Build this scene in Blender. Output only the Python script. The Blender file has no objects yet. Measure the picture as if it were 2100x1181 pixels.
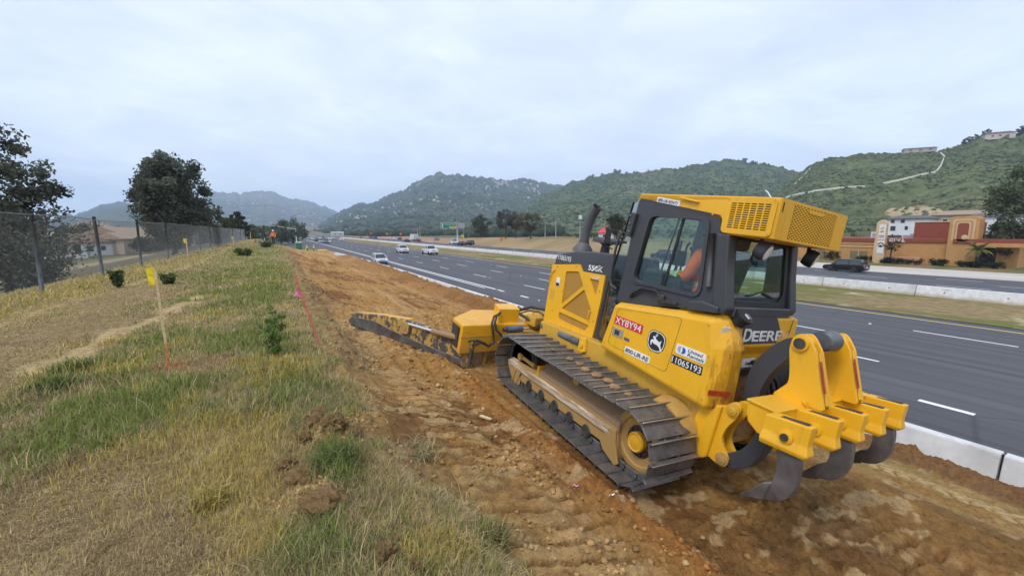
import bpy, bmesh, math, random
import numpy as np
from mathutils import Vector, Matrix, Euler
random.seed(7)
RNG = np.random.default_rng(7)
sc = bpy.context.scene
COL = sc.collection
R = math.radians

# ---------------------------------------------------------------- camera, sky, sun, exposure
CAM = Vector((0.0, 0.0, 4.74))
cam_data = bpy.data.cameras.new('camera')
cam_data.sensor_width = 36.0
cam_data.lens = 849.58 / 2100 * 36.0
cam_data.clip_start = 0.05
cam_data.clip_end = 20000
cam = bpy.data.objects.new('camera', cam_data)
COL.objects.link(cam)
_F = Vector((0.487916502, 0.862460636, -0.134533040))
_R = Vector((0.870394321, -0.492355182, 0.000318060))
_U = Vector((0.065963725, 0.117251981, 0.990909057))
cam.matrix_world = Matrix(((_R.x, _U.x, -_F.x, CAM.x), (_R.y, _U.y, -_F.y, CAM.y), (_R.z, _U.z, -_F.z, CAM.z), (0, 0, 0, 1)))
sc.camera = cam
sc.view_settings.view_transform = 'Standard'
sc.view_settings.look = 'None'
sc.view_settings.gamma = 1.0
sc.view_settings.exposure = 0.56
sc.cycles.max_bounces = 6
sc.cycles.diffuse_bounces = 3
sc.cycles.glossy_bounces = 3
sc.cycles.transparent_max_bounces = 24
sc.cycles.volume_bounces = 2
sc.cycles.use_denoising = True

SUN_EL, SUN_AZ = 58.0, 250.0      # azimuth clockwise from +Y
w = bpy.data.worlds.new('World')
sc.world = w
w.use_nodes = True
nt = w.node_tree
nt.nodes.clear()
n_out = nt.nodes.new('ShaderNodeOutputWorld')
n_bg = nt.nodes.new('ShaderNodeBackground')
n_sky = nt.nodes.new('ShaderNodeTexSky')
n_sky.sky_type = 'NISHITA'
n_sky.sun_disc = False
n_sky.sun_elevation = R(SUN_EL)
n_sky.sun_rotation = R(SUN_AZ)
n_sky.air_density = 1.0
n_sky.dust_density = 3.0
n_tc = nt.nodes.new('ShaderNodeTexCoord')
# flatten the direction onto a cloud layer: xy / (z + .18)
n_sep = nt.nodes.new('ShaderNodeSeparateXYZ')
nt.links.new(n_tc.outputs['Generated'], n_sep.inputs[0])
def wmath(op, a, b=None, clamp=False):
    n = nt.nodes.new('ShaderNodeMath'); n.operation = op; n.use_clamp = clamp
    for i, v in enumerate((a, b)):
        if v is None: continue
        if isinstance(v, (int, float)): n.inputs[i].default_value = v
        else: nt.links.new(v, n.inputs[i])
    return n.outputs[0]
zz = wmath('ADD', wmath('MAXIMUM', n_sep.outputs[2], 0.0), 0.16)
n_comb = nt.nodes.new('ShaderNodeCombineXYZ')
nt.links.new(wmath('DIVIDE', n_sep.outputs[0], zz), n_comb.inputs[0])
nt.links.new(wmath('DIVIDE', n_sep.outputs[1], zz), n_comb.inputs[1])
def wnoise(scale, detail, dist=0.0, rough=0.55):
    n = nt.nodes.new('ShaderNodeTexNoise')
    n.inputs['Scale'].default_value = scale; n.inputs['Detail'].default_value = detail
    n.inputs['Roughness'].default_value = rough; n.inputs['Distortion'].default_value = dist
    nt.links.new(n_comb.outputs[0], n.inputs['Vector'])
    return n.outputs['Fac']
def wramp(fac, stops):
    n = nt.nodes.new('ShaderNodeValToRGB')
    e = n.color_ramp.elements
    e[0].position, e[0].color = stops[0][0], (*stops[0][1], 1)
    e[1].position, e[1].color = stops[-1][0], (*stops[-1][1], 1)
    for p, c in stops[1:-1]:
        x = e.new(p); x.color = (*c, 1)
    nt.links.new(fac, n.inputs[0])
    return n.outputs[0]
cl = wmath('ADD', wmath('MULTIPLY', wnoise(0.55, 6, 0.9), 0.65), wmath('MULTIPLY', wnoise(2.4, 6, 0.6, 0.6), 0.35))
cloud = wramp(cl, [(0.36, (3.9, 4.5, 6.0)), (0.5, (5.3, 5.95, 7.3)), (0.62, (7.0, 7.5, 8.2))])
hz = wramp(wmath('MAXIMUM', n_sep.outputs[2], 0.0), [(0.0, (7.6, 7.9, 8.4)), (0.12, (6.6, 7.1, 8.1)), (0.35, (5.8, 6.3, 7.6)), (0.9, (5.0, 5.5, 6.9))])
def wmix(f, a, b):
    n = nt.nodes.new('ShaderNodeMix'); n.data_type = 'RGBA'
    if isinstance(f, float): n.inputs[0].default_value = f
    else: nt.links.new(f, n.inputs[0])
    nt.links.new(a, n.inputs[6]); nt.links.new(b, n.inputs[7])
    return n.outputs[2]
over = wmix(0.36, cloud, hz)
nt.links.new(wmix(0.93, n_sky.outputs[0], over), n_bg.inputs[0])
n_bg.inputs[1].default_value = 0.118
nt.links.new(n_bg.outputs[0], n_out.inputs[0])

sun_d = bpy.data.lights.new('sun', 'SUN')
sun_d.energy = 1.5
sun_d.angle = R(18)
sun_d.color = (1.0, 0.96, 0.9)
sun = bpy.data.objects.new('sun', sun_d)
COL.objects.link(sun)
_sd = Vector((math.sin(R(SUN_AZ)) * math.cos(R(SUN_EL)), math.cos(R(SUN_AZ)) * math.cos(R(SUN_EL)), math.sin(R(SUN_EL))))
sun.rotation_euler = _sd.to_track_quat('Z', 'Y').to_euler()

# ---------------------------------------------------------------- noise for terrain (numpy)
def _hash(ix, iy, s):
    h = (ix.astype(np.int64) * 374761393 + iy.astype(np.int64) * 668265263 + s * 974634777) & 0x7fffffff
    h = ((h ^ (h >> 13)) * 1274126177) & 0x7fffffff
    return ((h ^ (h >> 16)) & 0xffff) / 65535.0
def vnoise(x, y, s=0):
    x = np.asarray(x, float); y = np.asarray(y, float)
    ix = np.floor(x); iy = np.floor(y); fx = x - ix; fy = y - iy
    ux = fx * fx * fx * (fx * (fx * 6 - 15) + 10); uy = fy * fy * fy * (fy * (fy * 6 - 15) + 10)
    a = _hash(ix, iy, s); b = _hash(ix + 1, iy, s); c = _hash(ix, iy + 1, s); d = _hash(ix + 1, iy + 1, s)
    return (a + (b - a) * ux + (c - a) * uy + (a - b - c + d) * ux * uy) * 2 - 1
def fbm(x, y, o=4, s=0, g=0.5, l=2.03):
    v = 0; a = 1.0; t = 0
    for i in range(o):
        v = v + a * vnoise(x, y, s + i * 17); t += a
        x = x * l + 5.3; y = y * l + 1.7; a *= g
    return v / t
def clods(x, y, sc, prob, s=0):
    """heights of separate lumps strewn over a plane, in units of the cell size"""
    x = np.asarray(x, float) * sc; y = np.asarray(y, float) * sc; ix = np.floor(x); iy = np.floor(y); h = np.zeros(x.shape)
    for dx in (-1, 0, 1):
        for dy in (-1, 0, 1):
            cx, cy = ix + dx, iy + dy; r = 0.22 + 0.42 * _hash(cx, cy, s + 3) ** 2
            on = _hash(cx, cy, s + 4) < prob
            a = 3.0 * _hash(cx, cy, s + 5); ux = x - cx - _hash(cx, cy, s + 1); uy = y - cy - _hash(cx, cy, s + 2)
            e = 1 + 0.7 * _hash(cx, cy, s + 6); px = (ux * np.cos(a) + uy * np.sin(a)) * e; py = -ux * np.sin(a) + uy * np.cos(a)
            dd = (np.abs(px) ** 2.6 + np.abs(py) ** 2.6) ** (1 / 2.6) / r
            h = np.maximum(h, np.where(on & (dd < 1), r * (1 - dd ** 3) ** 0.6 * (0.5 + 0.5 * _hash(cx, cy, s + 7)), 0))
    return h
def sstep(a, b, x):
    t = np.clip((np.asarray(x, float) - a) / (b - a), 0, 1)
    return t * t * (3 - 2 * t)

# ---------------------------------------------------------------- object helpers
def tag(o, label=None, cat=None, group=None, kind=None):
    if label: o['label'] = label
    if cat: o['category'] = cat
    if group: o['group'] = group
    if kind: o['kind'] = kind
    return o
def empty(name, loc=(0, 0, 0), rz=0.0, label=None, cat=None, group=None, parent=None, scale=1.0):
    o = bpy.data.objects.new(name, None)
    COL.objects.link(o)
    o.location = loc; o.rotation_euler = (0, 0, rz); o.scale = (scale,) * 3
    o.empty_display_size = 0.1
    if parent: o.parent = parent
    return tag(o, label, cat, group)
def link(name, me, mats=None, parent=None, smooth=False):
    o = bpy.data.objects.new(name, me)
    COL.objects.link(o)
    if mats is not None:
        for m in (mats if isinstance(mats, (list, tuple)) else [mats]): me.materials.append(m)
    if parent: o.parent = parent
    if smooth:
        me.polygons.foreach_set('use_smooth', [True] * len(me.polygons))
    return o
def copy_tree(o, parent=None):
    c = o.copy(); COL.objects.link(c)
    if parent: c.parent = parent
    for ch in list(o.children): copy_tree(ch, c)
    return c
def np_mesh(name, V, F, smooth=False):
    """V (n,3), F (m,k) arrays with one face size"""
    me = bpy.data.meshes.new(name)
    V = np.asarray(V, np.float32); F = np.asarray(F, np.int32)
    k = F.shape[1]
    me.vertices.add(len(V)); me.vertices.foreach_set('co', V.ravel())
    me.loops.add(F.size); me.loops.foreach_set('vertex_index', F.ravel())
    me.polygons.add(len(F)); me.polygons.foreach_set('loop_start', np.arange(0, F.size, k, dtype=np.int32))
    if smooth: me.polygons.foreach_set('use_smooth', np.ones(len(F), bool))
    me.update(calc_edges=True)
    return me
def set_col(me, name, rgb, domain='POINT'):
    a = me.attributes.new(name, 'FLOAT_COLOR', domain)
    c = np.ones((len(rgb), 4), np.float32); c[:, :rgb.shape[1]] = rgb
    a.data.foreach_set('color', c.ravel())

class MB:
    """collects shapes into one bmesh"""
    def __init__(s):
        s.bm = bmesh.new()
    def poly_prism(s, pts, axis, a, b, bevel=0.0, seg=2, taper=None):
        """extrude a polygon (2-D pts) along axis from a to b. axis 0: pts=(y,z); 1: pts=(x,z); 2: pts=(x,y).
        taper: second polygon used at b."""
        def P(p, t):
            return {0: (t, p[0], p[1]), 1: (p[0], t, p[1]), 2: (p[0], p[1], t)}[axis]
        q = taper or pts
        va = [s.bm.verts.new(P(p, a)) for p in pts]
        vb = [s.bm.verts.new(P(p, b)) for p in q]
        n = len(pts); fs = [s.bm.faces.new(va), s.bm.faces.new(vb[::-1])]
        for i in range(n):
            fs.append(s.bm.faces.new((va[i], vb[i], vb[(i + 1) % n], va[(i + 1) % n])))
        bmesh.ops.recalc_face_normals(s.bm, faces=fs)
        if bevel > 0:
            es = list({e for f in fs for e in f.edges})
            bmesh.ops.bevel(s.bm, geom=es, offset=bevel, segments=seg, profile=0.6, affect='EDGES', clamp_overlap=True)
        return s
    def box(s, c, size, bevel=0.0, seg=2, rot=None):
        n0 = len(s.bm.verts)
        before = set(s.bm.verts)
        x, y, z = [v / 2 for v in size]
        s.poly_prism([(-x, -y), (x, -y), (x, y), (-x, y)], 2, -z, z, bevel, seg)
        M = Matrix.Translation(c)
        if rot: M = M @ Euler(rot).to_matrix().to_4x4()
        for v in s.bm.verts:
            if v not in before: v.co = M @ v.co
        return s
    def xform_since(s, before, M):
        for v in s.bm.verts:
            if v not in before: v.co = M @ v.co
    def tube(s, pts, r, n=10, caps=True, closed=False):
        """sweep a circle; r scalar or list"""
        pts = [Vector(p) for p in pts]
        m = len(pts)
        rs = r if isinstance(r, (list, tuple)) else [r] * m
        rings = []
        up = None
        for i, p in enumerate(pts):
            if i == 0: t = (pts[1] - p)
            elif i == m - 1: t = (p - pts[i - 1])
            else: t = (pts[i + 1] - pts[i - 1])
            t.normalize()
            if up is None:
                up = Vector((0, 0, 1)) if abs(t.z) < 0.9 else Vector((1, 0, 0))
                up = (up - t * up.dot(t)).normalized()
            else:
                up = (up - t * up.dot(t))
                if up.length < 1e-6: up = t.orthogonal()
                up.normalize()
            sd = t.cross(up)
            rings.append([s.bm.verts.new(p + (up * math.cos(2 * math.pi * k / n) + sd * math.sin(2 * math.pi * k / n)) * rs[i]) for k in range(n)])
        for i in range(m - 1):
            for k in range(n):
                f = s.bm.faces.new((rings[i][k], rings[i][(k + 1) % n], rings[i + 1][(k + 1) % n], rings[i + 1][k])); f.smooth = True
        if caps:
            s.bm.faces.new(rings[0]); s.bm.faces.new(rings[-1][::-1])
        return s
    def lathe(s, prof, c, axis=0, n=32, a0=0.0):
        """prof: list of (axial, radius); revolve around axis through c"""
        c = Vector(c); rings = []
        for (t, r) in prof:
            ring = []
            for k in range(n):
                a = a0 + 2 * math.pi * k / n
                u, v = r * math.cos(a), r * math.sin(a)
                d = {0: (t, u, v), 1: (u, t, v), 2: (u, v, t)}[axis]
                ring.append(s.bm.verts.new(c + Vector(d)))
            rings.append(ring)
        fs = []
        for i in range(len(rings) - 1):
            for k in range(n):
                fs.append(s.bm.faces.new((rings[i][k], rings[i][(k + 1) % n], rings[i + 1][(k + 1) % n], rings[i + 1][k])))
        if prof[0][1] > 1e-5: fs.append(s.bm.faces.new(rings[0]))
        if prof[-1][1] > 1e-5: fs.append(s.bm.faces.new(rings[-1][::-1]))
        bmesh.ops.recalc_face_normals(s.bm, faces=fs)
        return s
    def quad(s, a, b, c, d):
        s.bm.faces.new([s.bm.verts.new(p) for p in (a, b, c, d)]); return s
    def face(s, pts):
        s.bm.faces.new([s.bm.verts.new(p) for p in pts]); return s
    def build(s, name, mats, parent=None, smooth_angle=None):
        me = bpy.data.meshes.new(name)
        bmesh.ops.remove_doubles(s.bm, verts=s.bm.verts, dist=1e-6)
        s.bm.normal_update()
        if smooth_angle:
            for f in s.bm.faces: f.smooth = True
            for e in s.bm.edges:
                if len(e.link_faces) == 2 and e.calc_face_angle(0) > R(smooth_angle): e.smooth = False
        s.bm.to_mesh(me); s.bm.free()
        return link(name, me, mats, parent)

# ---------------------------------------------------------------- materials
class NT:
    def __init__(s, name):
        s.m = bpy.data.materials.new(name); s.m.use_nodes = True
        s.t = s.m.node_tree; s.t.nodes.clear()
        s.out = s.n('ShaderNodeOutputMaterial'); s.b = s.n('ShaderNodeBsdfPrincipled')
        s.t.links.new(s.b.outputs[0], s.out.inputs[0])
    def n(s, t): return s.t.nodes.new(t)
    def l(s, a, b): s.t.links.new(a, b)
    def put(s, sock, v):
        if v is None: return
        if isinstance(v, bpy.types.NodeSocket): s.l(v, sock)
        elif isinstance(v, (tuple, list)) and sock.type == 'RGBA': sock.default_value = (*v[:3], 1)
        else: sock.default_value = v
    def obj(s): 
        if not hasattr(s, '_tc'): s._tc = s.n('ShaderNodeTexCoord')
        return s._tc.outputs['Object']
    def geo(s):
        if not hasattr(s, '_ge'): s._ge = s.n('ShaderNodeNewGeometry')
        return s._ge
    def pos(s): return s.geo().outputs['Position']
    def vscale(s, v, k):
        n = s.n('ShaderNodeVectorMath'); n.operation = 'MULTIPLY'; s.l(v, n.inputs[0]); n.inputs[1].default_value = k if isinstance(k, (tuple, list)) else (k,) * 3
        return n.outputs[0]
    def noise(s, scale, detail=4, vec=None, rough=0.55, dist=0.0):
        n = s.n('ShaderNodeTexNoise'); n.inputs['Scale'].default_value = scale; n.inputs['Detail'].default_value = detail
        n.inputs['Roughness'].default_value = rough; n.inputs['Distortion'].default_value = dist
        s.l(vec if vec is not None else s.obj(), n.inputs['Vector']); return n.outputs['Fac']
    def voro(s, scale, vec=None, feat='F1'):
        n = s.n('ShaderNodeTexVoronoi'); n.inputs['Scale'].default_value = scale; n.feature = feat
        s.l(vec if vec is not None else s.obj(), n.inputs['Vector']); return n.outputs['Distance']
    def ramp(s, fac, stops):
        n = s.n('ShaderNodeValToRGB'); e = n.color_ramp.elements
        cc = lambda c: (*c, 1) if isinstance(c, (tuple, list)) else (c, c, c, 1)
        e[0].position, e[0].color = stops[0][0], cc(stops[0][1]); e[1].position, e[1].color = stops[-1][0], cc(stops[-1][1])
        for p, c in stops[1:-1]:
            x = e.new(p); x.color = cc(c)
        s.l(fac, n.inputs[0]); return n.outputs[0]
    def mix(s, f, a, b, mode='MIX'):
        n = s.n('ShaderNodeMix'); n.data_type = 'RGBA'; n.blend_type = mode; n.clamp_factor = True
        s.put(n.inputs[0], f); s.put(n.inputs[6], a); s.put(n.inputs[7], b); return n.outputs[2]
    def math(s, op, a, b=None, clamp=False):
        n = s.n('ShaderNodeMath'); n.operation = op; n.use_clamp = clamp
        s.put(n.inputs[0], a); s.put(n.inputs[1], b); return n.outputs[0]
    def sep(s, v):
        n = s.n('ShaderNodeSeparateXYZ'); s.l(v, n.inputs[0]); return n.outputs
    def attr(s, name):
        n = s.n('ShaderNodeAttribute'); n.attribute_name = name; return n
    def rand(s):
        n = s.n('ShaderNodeObjectInfo'); return n.outputs['Random']
    def bump(s, h, strength=0.3, dist=0.02):
        n = s.n('ShaderNodeBump'); n.inputs['Strength'].default_value = strength; n.inputs['Distance'].default_value = dist
        s.l(h, n.inputs['Height']); s.l(n.outputs[0], s.b.inputs['Normal']); return s
    def set(s, **k):
        names = dict(base='Base Color', rough='Roughness', metal='Metallic', spec='Specular IOR Level', trans='Transmission Weight', ior='IOR', alpha='Alpha', emit='Emission Color', emits='Emission Strength', coat='Coat Weight', sheen='Sheen Weight', sub='Subsurface Weight')
        for a, v in k.items(): s.put(s.b.inputs[names[a]], v)
        return s
def simple(name, col, rough=0.6, metal=0.0, var=0.12, scale=8.0, spec=0.5, bump=0.0, bscale=60):
    t = NT(name)
    nz = t.noise(scale, 4)
    c2 = tuple(c * (1 - var * 2) for c in col); c1 = tuple(min(1, c * (1 + var)) for c in col)
    t.set(base=t.ramp(nz, [(0.3, c2), (0.7, c1)]), rough=t.math('ADD', t.math('MULTIPLY', nz, 0.2), rough - 0.1), metal=metal, spec=spec)
    if bump: t.bump(t.noise(bscale, 3), bump, 0.01)
    return t.m
# ---------------------------------------------------------------- terrain
def plane_dozer(X, Y):
    Yc = np.clip(Y, 0.6, 8.6)
    return 2.223 + 0.0928 * (Yc - 3.405) - 0.1122 * (X - 3.942)
def zbase(X, Y):
    X = np.asarray(X, float); Y = np.asarray(Y, float)
    zl = np.interp(X, [-900, -400, -120, -60, -30, -15, -10, -6.6, -4, 0.3], [-8, -3, -2, -1.4, -0.8, 0.6, 2.1, 2.95, 3.1, 3.12])
    zr = np.interp(X, [0.3, 0.62, 1.0, 2.45, 3.94, 5.2, 7, 8.5, 10, 11, 11.4, 11.7], [3.12, 3.06, 2.88, 2.42, 2.2, 1.95, 1.42, 0.98, 0.45, 0.3, 0.12, -0.03])
    z = np.where(X < 0.3, zl, np.where(X < 11.7, zr, -0.03))
    # the bench the machine has cut, tilted as the machine stands
    xl = np.interp(Y, [0, 4.5, 7, 9], [2.25, 2.25, 1.15, 0.95])
    m = sstep(0, 0.5, X - xl) * (1 - sstep(5.3, 6.6, X)) * sstep(-3, 0.4, Y) * (1 - sstep(8.4, 13, Y))
    z = z * (1 - m) + plane_dozer(X, Y) * m
    # spoil windrow along the barrier
    wr = sstep(6.5, 10, Y) * (1 - sstep(56, 64, Y))
    z = z + wr * (0.62 * np.exp(-((X - 7.9) / 0.85) ** 2) - 0.2 * np.exp(-((X - 5.9) / 0.8) ** 2) - 0.12 * np.exp(-((X - 10) / 0.7) ** 2))
    # the cut runs out towards the junction
    t = sstep(58, 96, Y) * sstep(-3.5, 0.5, X) * (1 - sstep(11, 11.7, X))
    z = z * (1 - t) + np.minimum(z, -0.03) * t
    t = sstep(110, 170, Y) * (1 - sstep(11, 11.7, X)) * sstep(-60, -20, X)
    z = z * (1 - t) + np.minimum(z, -0.03) * t
    # far verge bank, and the slow rise to the hills
    bk = sstep(45, 75, Y) * (1 - sstep(150, 200, Y))
    z = z + bk * 2.5 * sstep(65.5, 69.5, X)
    z = z + 0.035 * np.maximum(0, X - 110) * (1 - sstep(250, 600, Y)) 
    z = z + 0.018 * np.maximum(0, Y - 750)
    return z
def edge_x(Y):
    return 0.56 + 0.16 * vnoise(Y * 1.1, Y * 0 + 3.3, 5) + 0.1 * vnoise(Y * 3.7, Y * 0 + 1.3, 6) + 0.35 * np.exp(-((np.asarray(Y, float) - 1.6) / 1.4) ** 2)
def dirtmask(X, Y):
    e = edge_x(Y)
    return sstep(-0.22, 0.3, X - e + 0.16 * vnoise(X * 5, Y * 5, 8)) * (1 - sstep(100, 112, Y))
PRINTS = [(1.1, 2.0, 0.6, 5.8, 0.2, 0.068), (4.3, 5.05, -2.0, 1.8, 0.6, 0.06), (2.7, 3.3, -1.0, 1.6, 0.4, 0.045)]
def print_mask(X, Y, x0, x1, y0, y1, ph):
    m = sstep(x0 - 0.08, x0 + 0.08, X + 0.1 * vnoise(X * 3, Y * 3, 95)) * (1 - sstep(x1 - 0.08, x1 + 0.08, X + 0.1 * vnoise(X * 3, Y * 3, 96))) * sstep(y0, y0 + 0.6, Y) * (1 - sstep(y1 - 0.6, y1, Y))
    q = (Y + 0.035 * vnoise(X * 2.5, Y * 2, 97)) / 0.171 + ph + X * 0.3
    return m, q - np.floor(q), 0.35 + 0.65 * sstep(-0.3, 0.1, fbm(X * 1.5, Y * 1.5, 2, 99))
def zdetail(X, Y):
    d = dirtmask(X, Y) * (1 - sstep(11.0, 11.6, X))
    n = 0.04 * fbm(X * 1.3, Y * 0.9, 3, 21) + 0.036 * np.abs(fbm(X * 5.3, Y * 4.6, 3, 31)) + 0.034 * np.abs(fbm(X * 13, Y * 12, 2, 41)) ** 0.7
    rough = sstep(0.15, 0.85, fbm(X * 0.6, Y * 0.4, 3, 61) + 0.45)
    lump = np.maximum(0, fbm(X * 6.1, Y * 5.6, 2, 55) - 0.16) * 0.16 + np.maximum(0, fbm(X * 11.3, Y * 10.7, 2, 57) - 0.12) * 0.13
    nearm = (1 - sstep(9, 13, Y)) * (X < 7.2)
    jx, jy = X + 0.02 * vnoise(X * 30, Y * 30, 111), Y + 0.02 * vnoise(X * 30, Y * 30, 112)
    ck = (clods(jx, jy, 7, 0.13, 120) / 7 * 0.7 + clods(jx, jy, 15, 0.3, 130) / 15 * 0.8 + clods(jx, jy, 32, 0.5, 140) / 32) * nearm
    # longitudinal blade scrapes, with crisp little steps
    u = X * 5.5 + 0.6 * vnoise(X * 0.7, Y * 0.25, 73)
    scr = 0.03 * vnoise(u, Y * 0.16, 71) + 0.03 * np.abs(vnoise(X * 12, Y * 0.3, 72)) 
    windrow = np.exp(-((X - 7.9) / 1.3) ** 2) * sstep(6, 9, Y)
    pm = np.max([print_mask(X, Y, *q[:5])[0] for q in PRINTS], 0)
    dz = (1 - 0.62 * pm) * n * (0.4 + 0.75 * rough) + (1 - 0.8 * pm) * lump * (0.1 + 0.6 * rough) + (1 - 0.45 * pm) * ck * (0.25 + 0.85 * rough) * (1 - 0.6 * sstep(1.0, 1.2, X) * (1 - sstep(1.9, 2.1, X)) * sstep(0.4, 1, Y) * (1 - sstep(5, 5.8, Y))) + scr + windrow * (0.2 * fbm(X * 1.3, Y * 0.9, 4, 81) + 0.5 * lump)
    heap = np.exp(-((X - 0.27) / 0.2) ** 2 - ((Y - 3.42) / 0.33) ** 2) + 0.8 * np.exp(-((X - 0.12) / 0.14) ** 2 - ((Y - 2.66) / 0.2) ** 2)
    # smooth strip the track is running on
    flat = sstep(2.45, 2.65, X) * (1 - sstep(5.3, 5.5, X)) * sstep(1.9, 2.3, Y) * (1 - sstep(5.4, 6.2, Y))
    dz = dz * (1 - 0.75 * flat) - 0.035 * flat
    # rolled edge of loose soil beside the track
    dz = dz + 0.055 * np.exp(-((X - 2.32) / 0.16) ** 2) * sstep(0.4, 1.5, Y) * (1 - sstep(5, 6.3, Y)) * (0.7 + 0.6 * fbm(X * 6, Y * 6, 2, 91))
    # old grouser prints: left pass and the passes behind the machine
    def prints(x0, x1, y0, y1, ph, amp):
        m, f, k = print_mask(X, Y, x0, x1, y0, y1, ph); return amp * m * (0.4 * (f - 0.5) - 1.15 * np.exp(-(np.abs(f - 0.15) / 0.15) ** 3)) * k
    def prints_old(x0, x1, y0, y1, ph, amp):
        m = sstep(x0 - 0.06, x0 + 0.06, X + 0.08 * vnoise(X * 3, Y * 3, 95)) * (1 - sstep(x1 - 0.06, x1 + 0.06, X)) * sstep(y0, y0 + 0.6, Y) * (1 - sstep(y1 - 0.6, y1, Y))
        s = (Y + 0.05 * vnoise(X * 2, Y * 2, 97)) / 0.171 + ph + X * 0.35
        f = s - np.floor(s)
        return amp * m * (0.45 * (f - 0.5) - np.exp(-((f - 0.12) / 0.11) ** 2)) * (0.35 + 0.65 * sstep(-0.25, 0.15, fbm(X * 1.5, Y * 1.5, 2, 99)))
    dz = dz + sum(prints(*q) for q in PRINTS)
    # tyre track along the barrier
    ms = sstep(7.35, 7.45, X) * (1 - sstep(7.95, 8.05, X)) * (1 - sstep(4, 5, Y))
    sy = (Y + 0.5 * np.abs(X - 7.7)) / 0.19
    dz = dz * (1 - 0.8 * ms) + 0.035 * ms * sstep(0.25, 0.4, np.abs(sy - np.floor(sy) - 0.5) * 2)
    eb = np.exp(-((X - edge_x(Y) - 0.28) / 0.24) ** 2) * sstep(3.4, 4.6, Y) * (1 - sstep(50, 58, Y)) * sstep(-0.45, 0.2, fbm(X * 1.1, Y * 0.7, 2, 171))
    berm = eb * (0.05 + 0.9 * (clods(X, Y, 5.5, 0.7, 180) / 5.5 + clods(X, Y, 12, 0.7, 190) / 12) + 0.06 * np.abs(fbm(X * 7, Y * 7, 2, 175)))
    g = (1 - d) * (X < 11.5)
    dg = 0.05 * fbm(X * 0.9, Y * 0.9, 3, 13) + 0.025 * fbm(X * 3.3, Y * 3.3, 3, 14)
    return dz * d + berm + dg * g * sstep(-9, -6, X) + heap * (0.07 + 0.06 * np.abs(fbm(X * 9, Y * 8, 3, 44)) + 0.9 * (clods(X, Y, 8, 0.8, 150) / 8 + clods(X, Y, 17, 0.7, 160) / 17))
def zground(X, Y):
    return zbase(X, Y) + zdetail(X, Y)
def gz(x, y):
    return float(zground(np.array([x], float), np.array([y], float))[0])

# where the verge is green, straw or bare: shared by the soil colour and by the grass blades
GREEN = [(-2.19, 6.67, .32, .3, 1.2), (-2.14, 6.0, .3, .25, 1.1), (-1.9, 4.7, .7, .8, .5), (-0.35, 7.2, .75, 1.6, .8), (-0.3, 11.5, .8, 4.5, .9), (-1.2, 25, 1.6, 12, .8), (-1.5, 42, 2.2, 14, .9), (0.05, 2.15, .3, .4, .8), (-1.4, 8.2, .7, 1.4, .45), (-3.9, 11.2, .5, 1.2, .7), (-1.6, 6.1, .35, .5, .6), (-0.1, 4.7, .45, 1.2, .7), (.25, 2.95, .16, .3, 1.3), (-1.0, 5.3, .5, .7, .6)]
BROWN = [(-3.5, 9.3, 1.2, 2.2, 1.0), (-3.3, 13.8, 1.0, 3.2, .9), (-2.9, 7.6, .5, 1.2, .6), (-1.1, 3.3, .5, .5, .8), (-0.75, 2.6, .5, .5, .6), (-1.0, 6.2, .5, .5, .5)]
YEL = [(-0.6, 3.6, .4, .6, .9), (-0.35, 2.8, .35, .5, .9), (-6, 17, 1.6, 6, 1.0), (-5.5, 26, 1.5, 8, .8), (-5.2, 11, 1.2, 3, .8), (-0.2, 5.4, .4, .8, .4)]
BARE = [(-2.55, 6.9), (-2.45, 7.6), (-2.43, 8.3), (-2.16, 9.7), (-2.05, 10.4), (-1.91, 11.3), (-1.75, 13)]
def blobs(L, X, Y):
    v = 0
    for (a, b, rx, ry, k) in L: v = np.maximum(v, k * np.exp(-((X - a) / rx) ** 2 - ((Y - b) / ry) ** 2))
    return v
def fields(X, Y):
    n1 = fbm(X * 0.8, Y * 0.45, 3, 201); n2 = fbm(X * 2.6, Y * 2.2, 3, 211)
    g = np.clip(0.21 + 0.75 * n1 + 0.5 * n2 + blobs(GREEN, X, Y) - 0.75 * blobs(BROWN, X, Y) - 0.35 * blobs(YEL, X, Y), 0, 1)
    br = np.clip(0.1 + 0.5 * fbm(X * 1.1, Y * 0.8, 3, 221) + blobs(BROWN, X, Y), 0, 1)
    ye = np.clip(0.2 + 0.7 * fbm(X * 1.3, Y * 1.1, 3, 231) + blobs(YEL, X, Y), 0, 1)
    # distance to the bare streak
    bd = np.full(np.shape(X), 9.0)
    for i in range(len(BARE) - 1):
        ax, ay = BARE[i]; bx, by = BARE[i + 1]
        t = np.clip(((X - ax) * (bx - ax) + (Y - ay) * (by - ay)) / ((bx - ax) ** 2 + (by - ay) ** 2), 0, 1)
        bd = np.minimum(bd, np.hypot(X - ax - t * (bx - ax), Y - ay - t * (by - ay)))
    bare = sstep(0.3, 0.08, bd + 0.24 * n2 + 0.1 * fbm(X * 7, Y * 7, 2, 241))
    # narrow worn line by the fence and the gravel track beyond it
    px = np.interp(Y, [8, 12.7, 26.6, 32, 60], [-4.5, -4.4, -3.55, -3.7, -4.6])
    bare = np.maximum(bare, 0.7 * sstep(0.22, 0.06, np.abs(X - px + 0.1 * n2)) * sstep(-0.15, 0.25, n1 + 0.2) * sstep(5, 9, Y))
    return g, br, ye, bare
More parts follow.
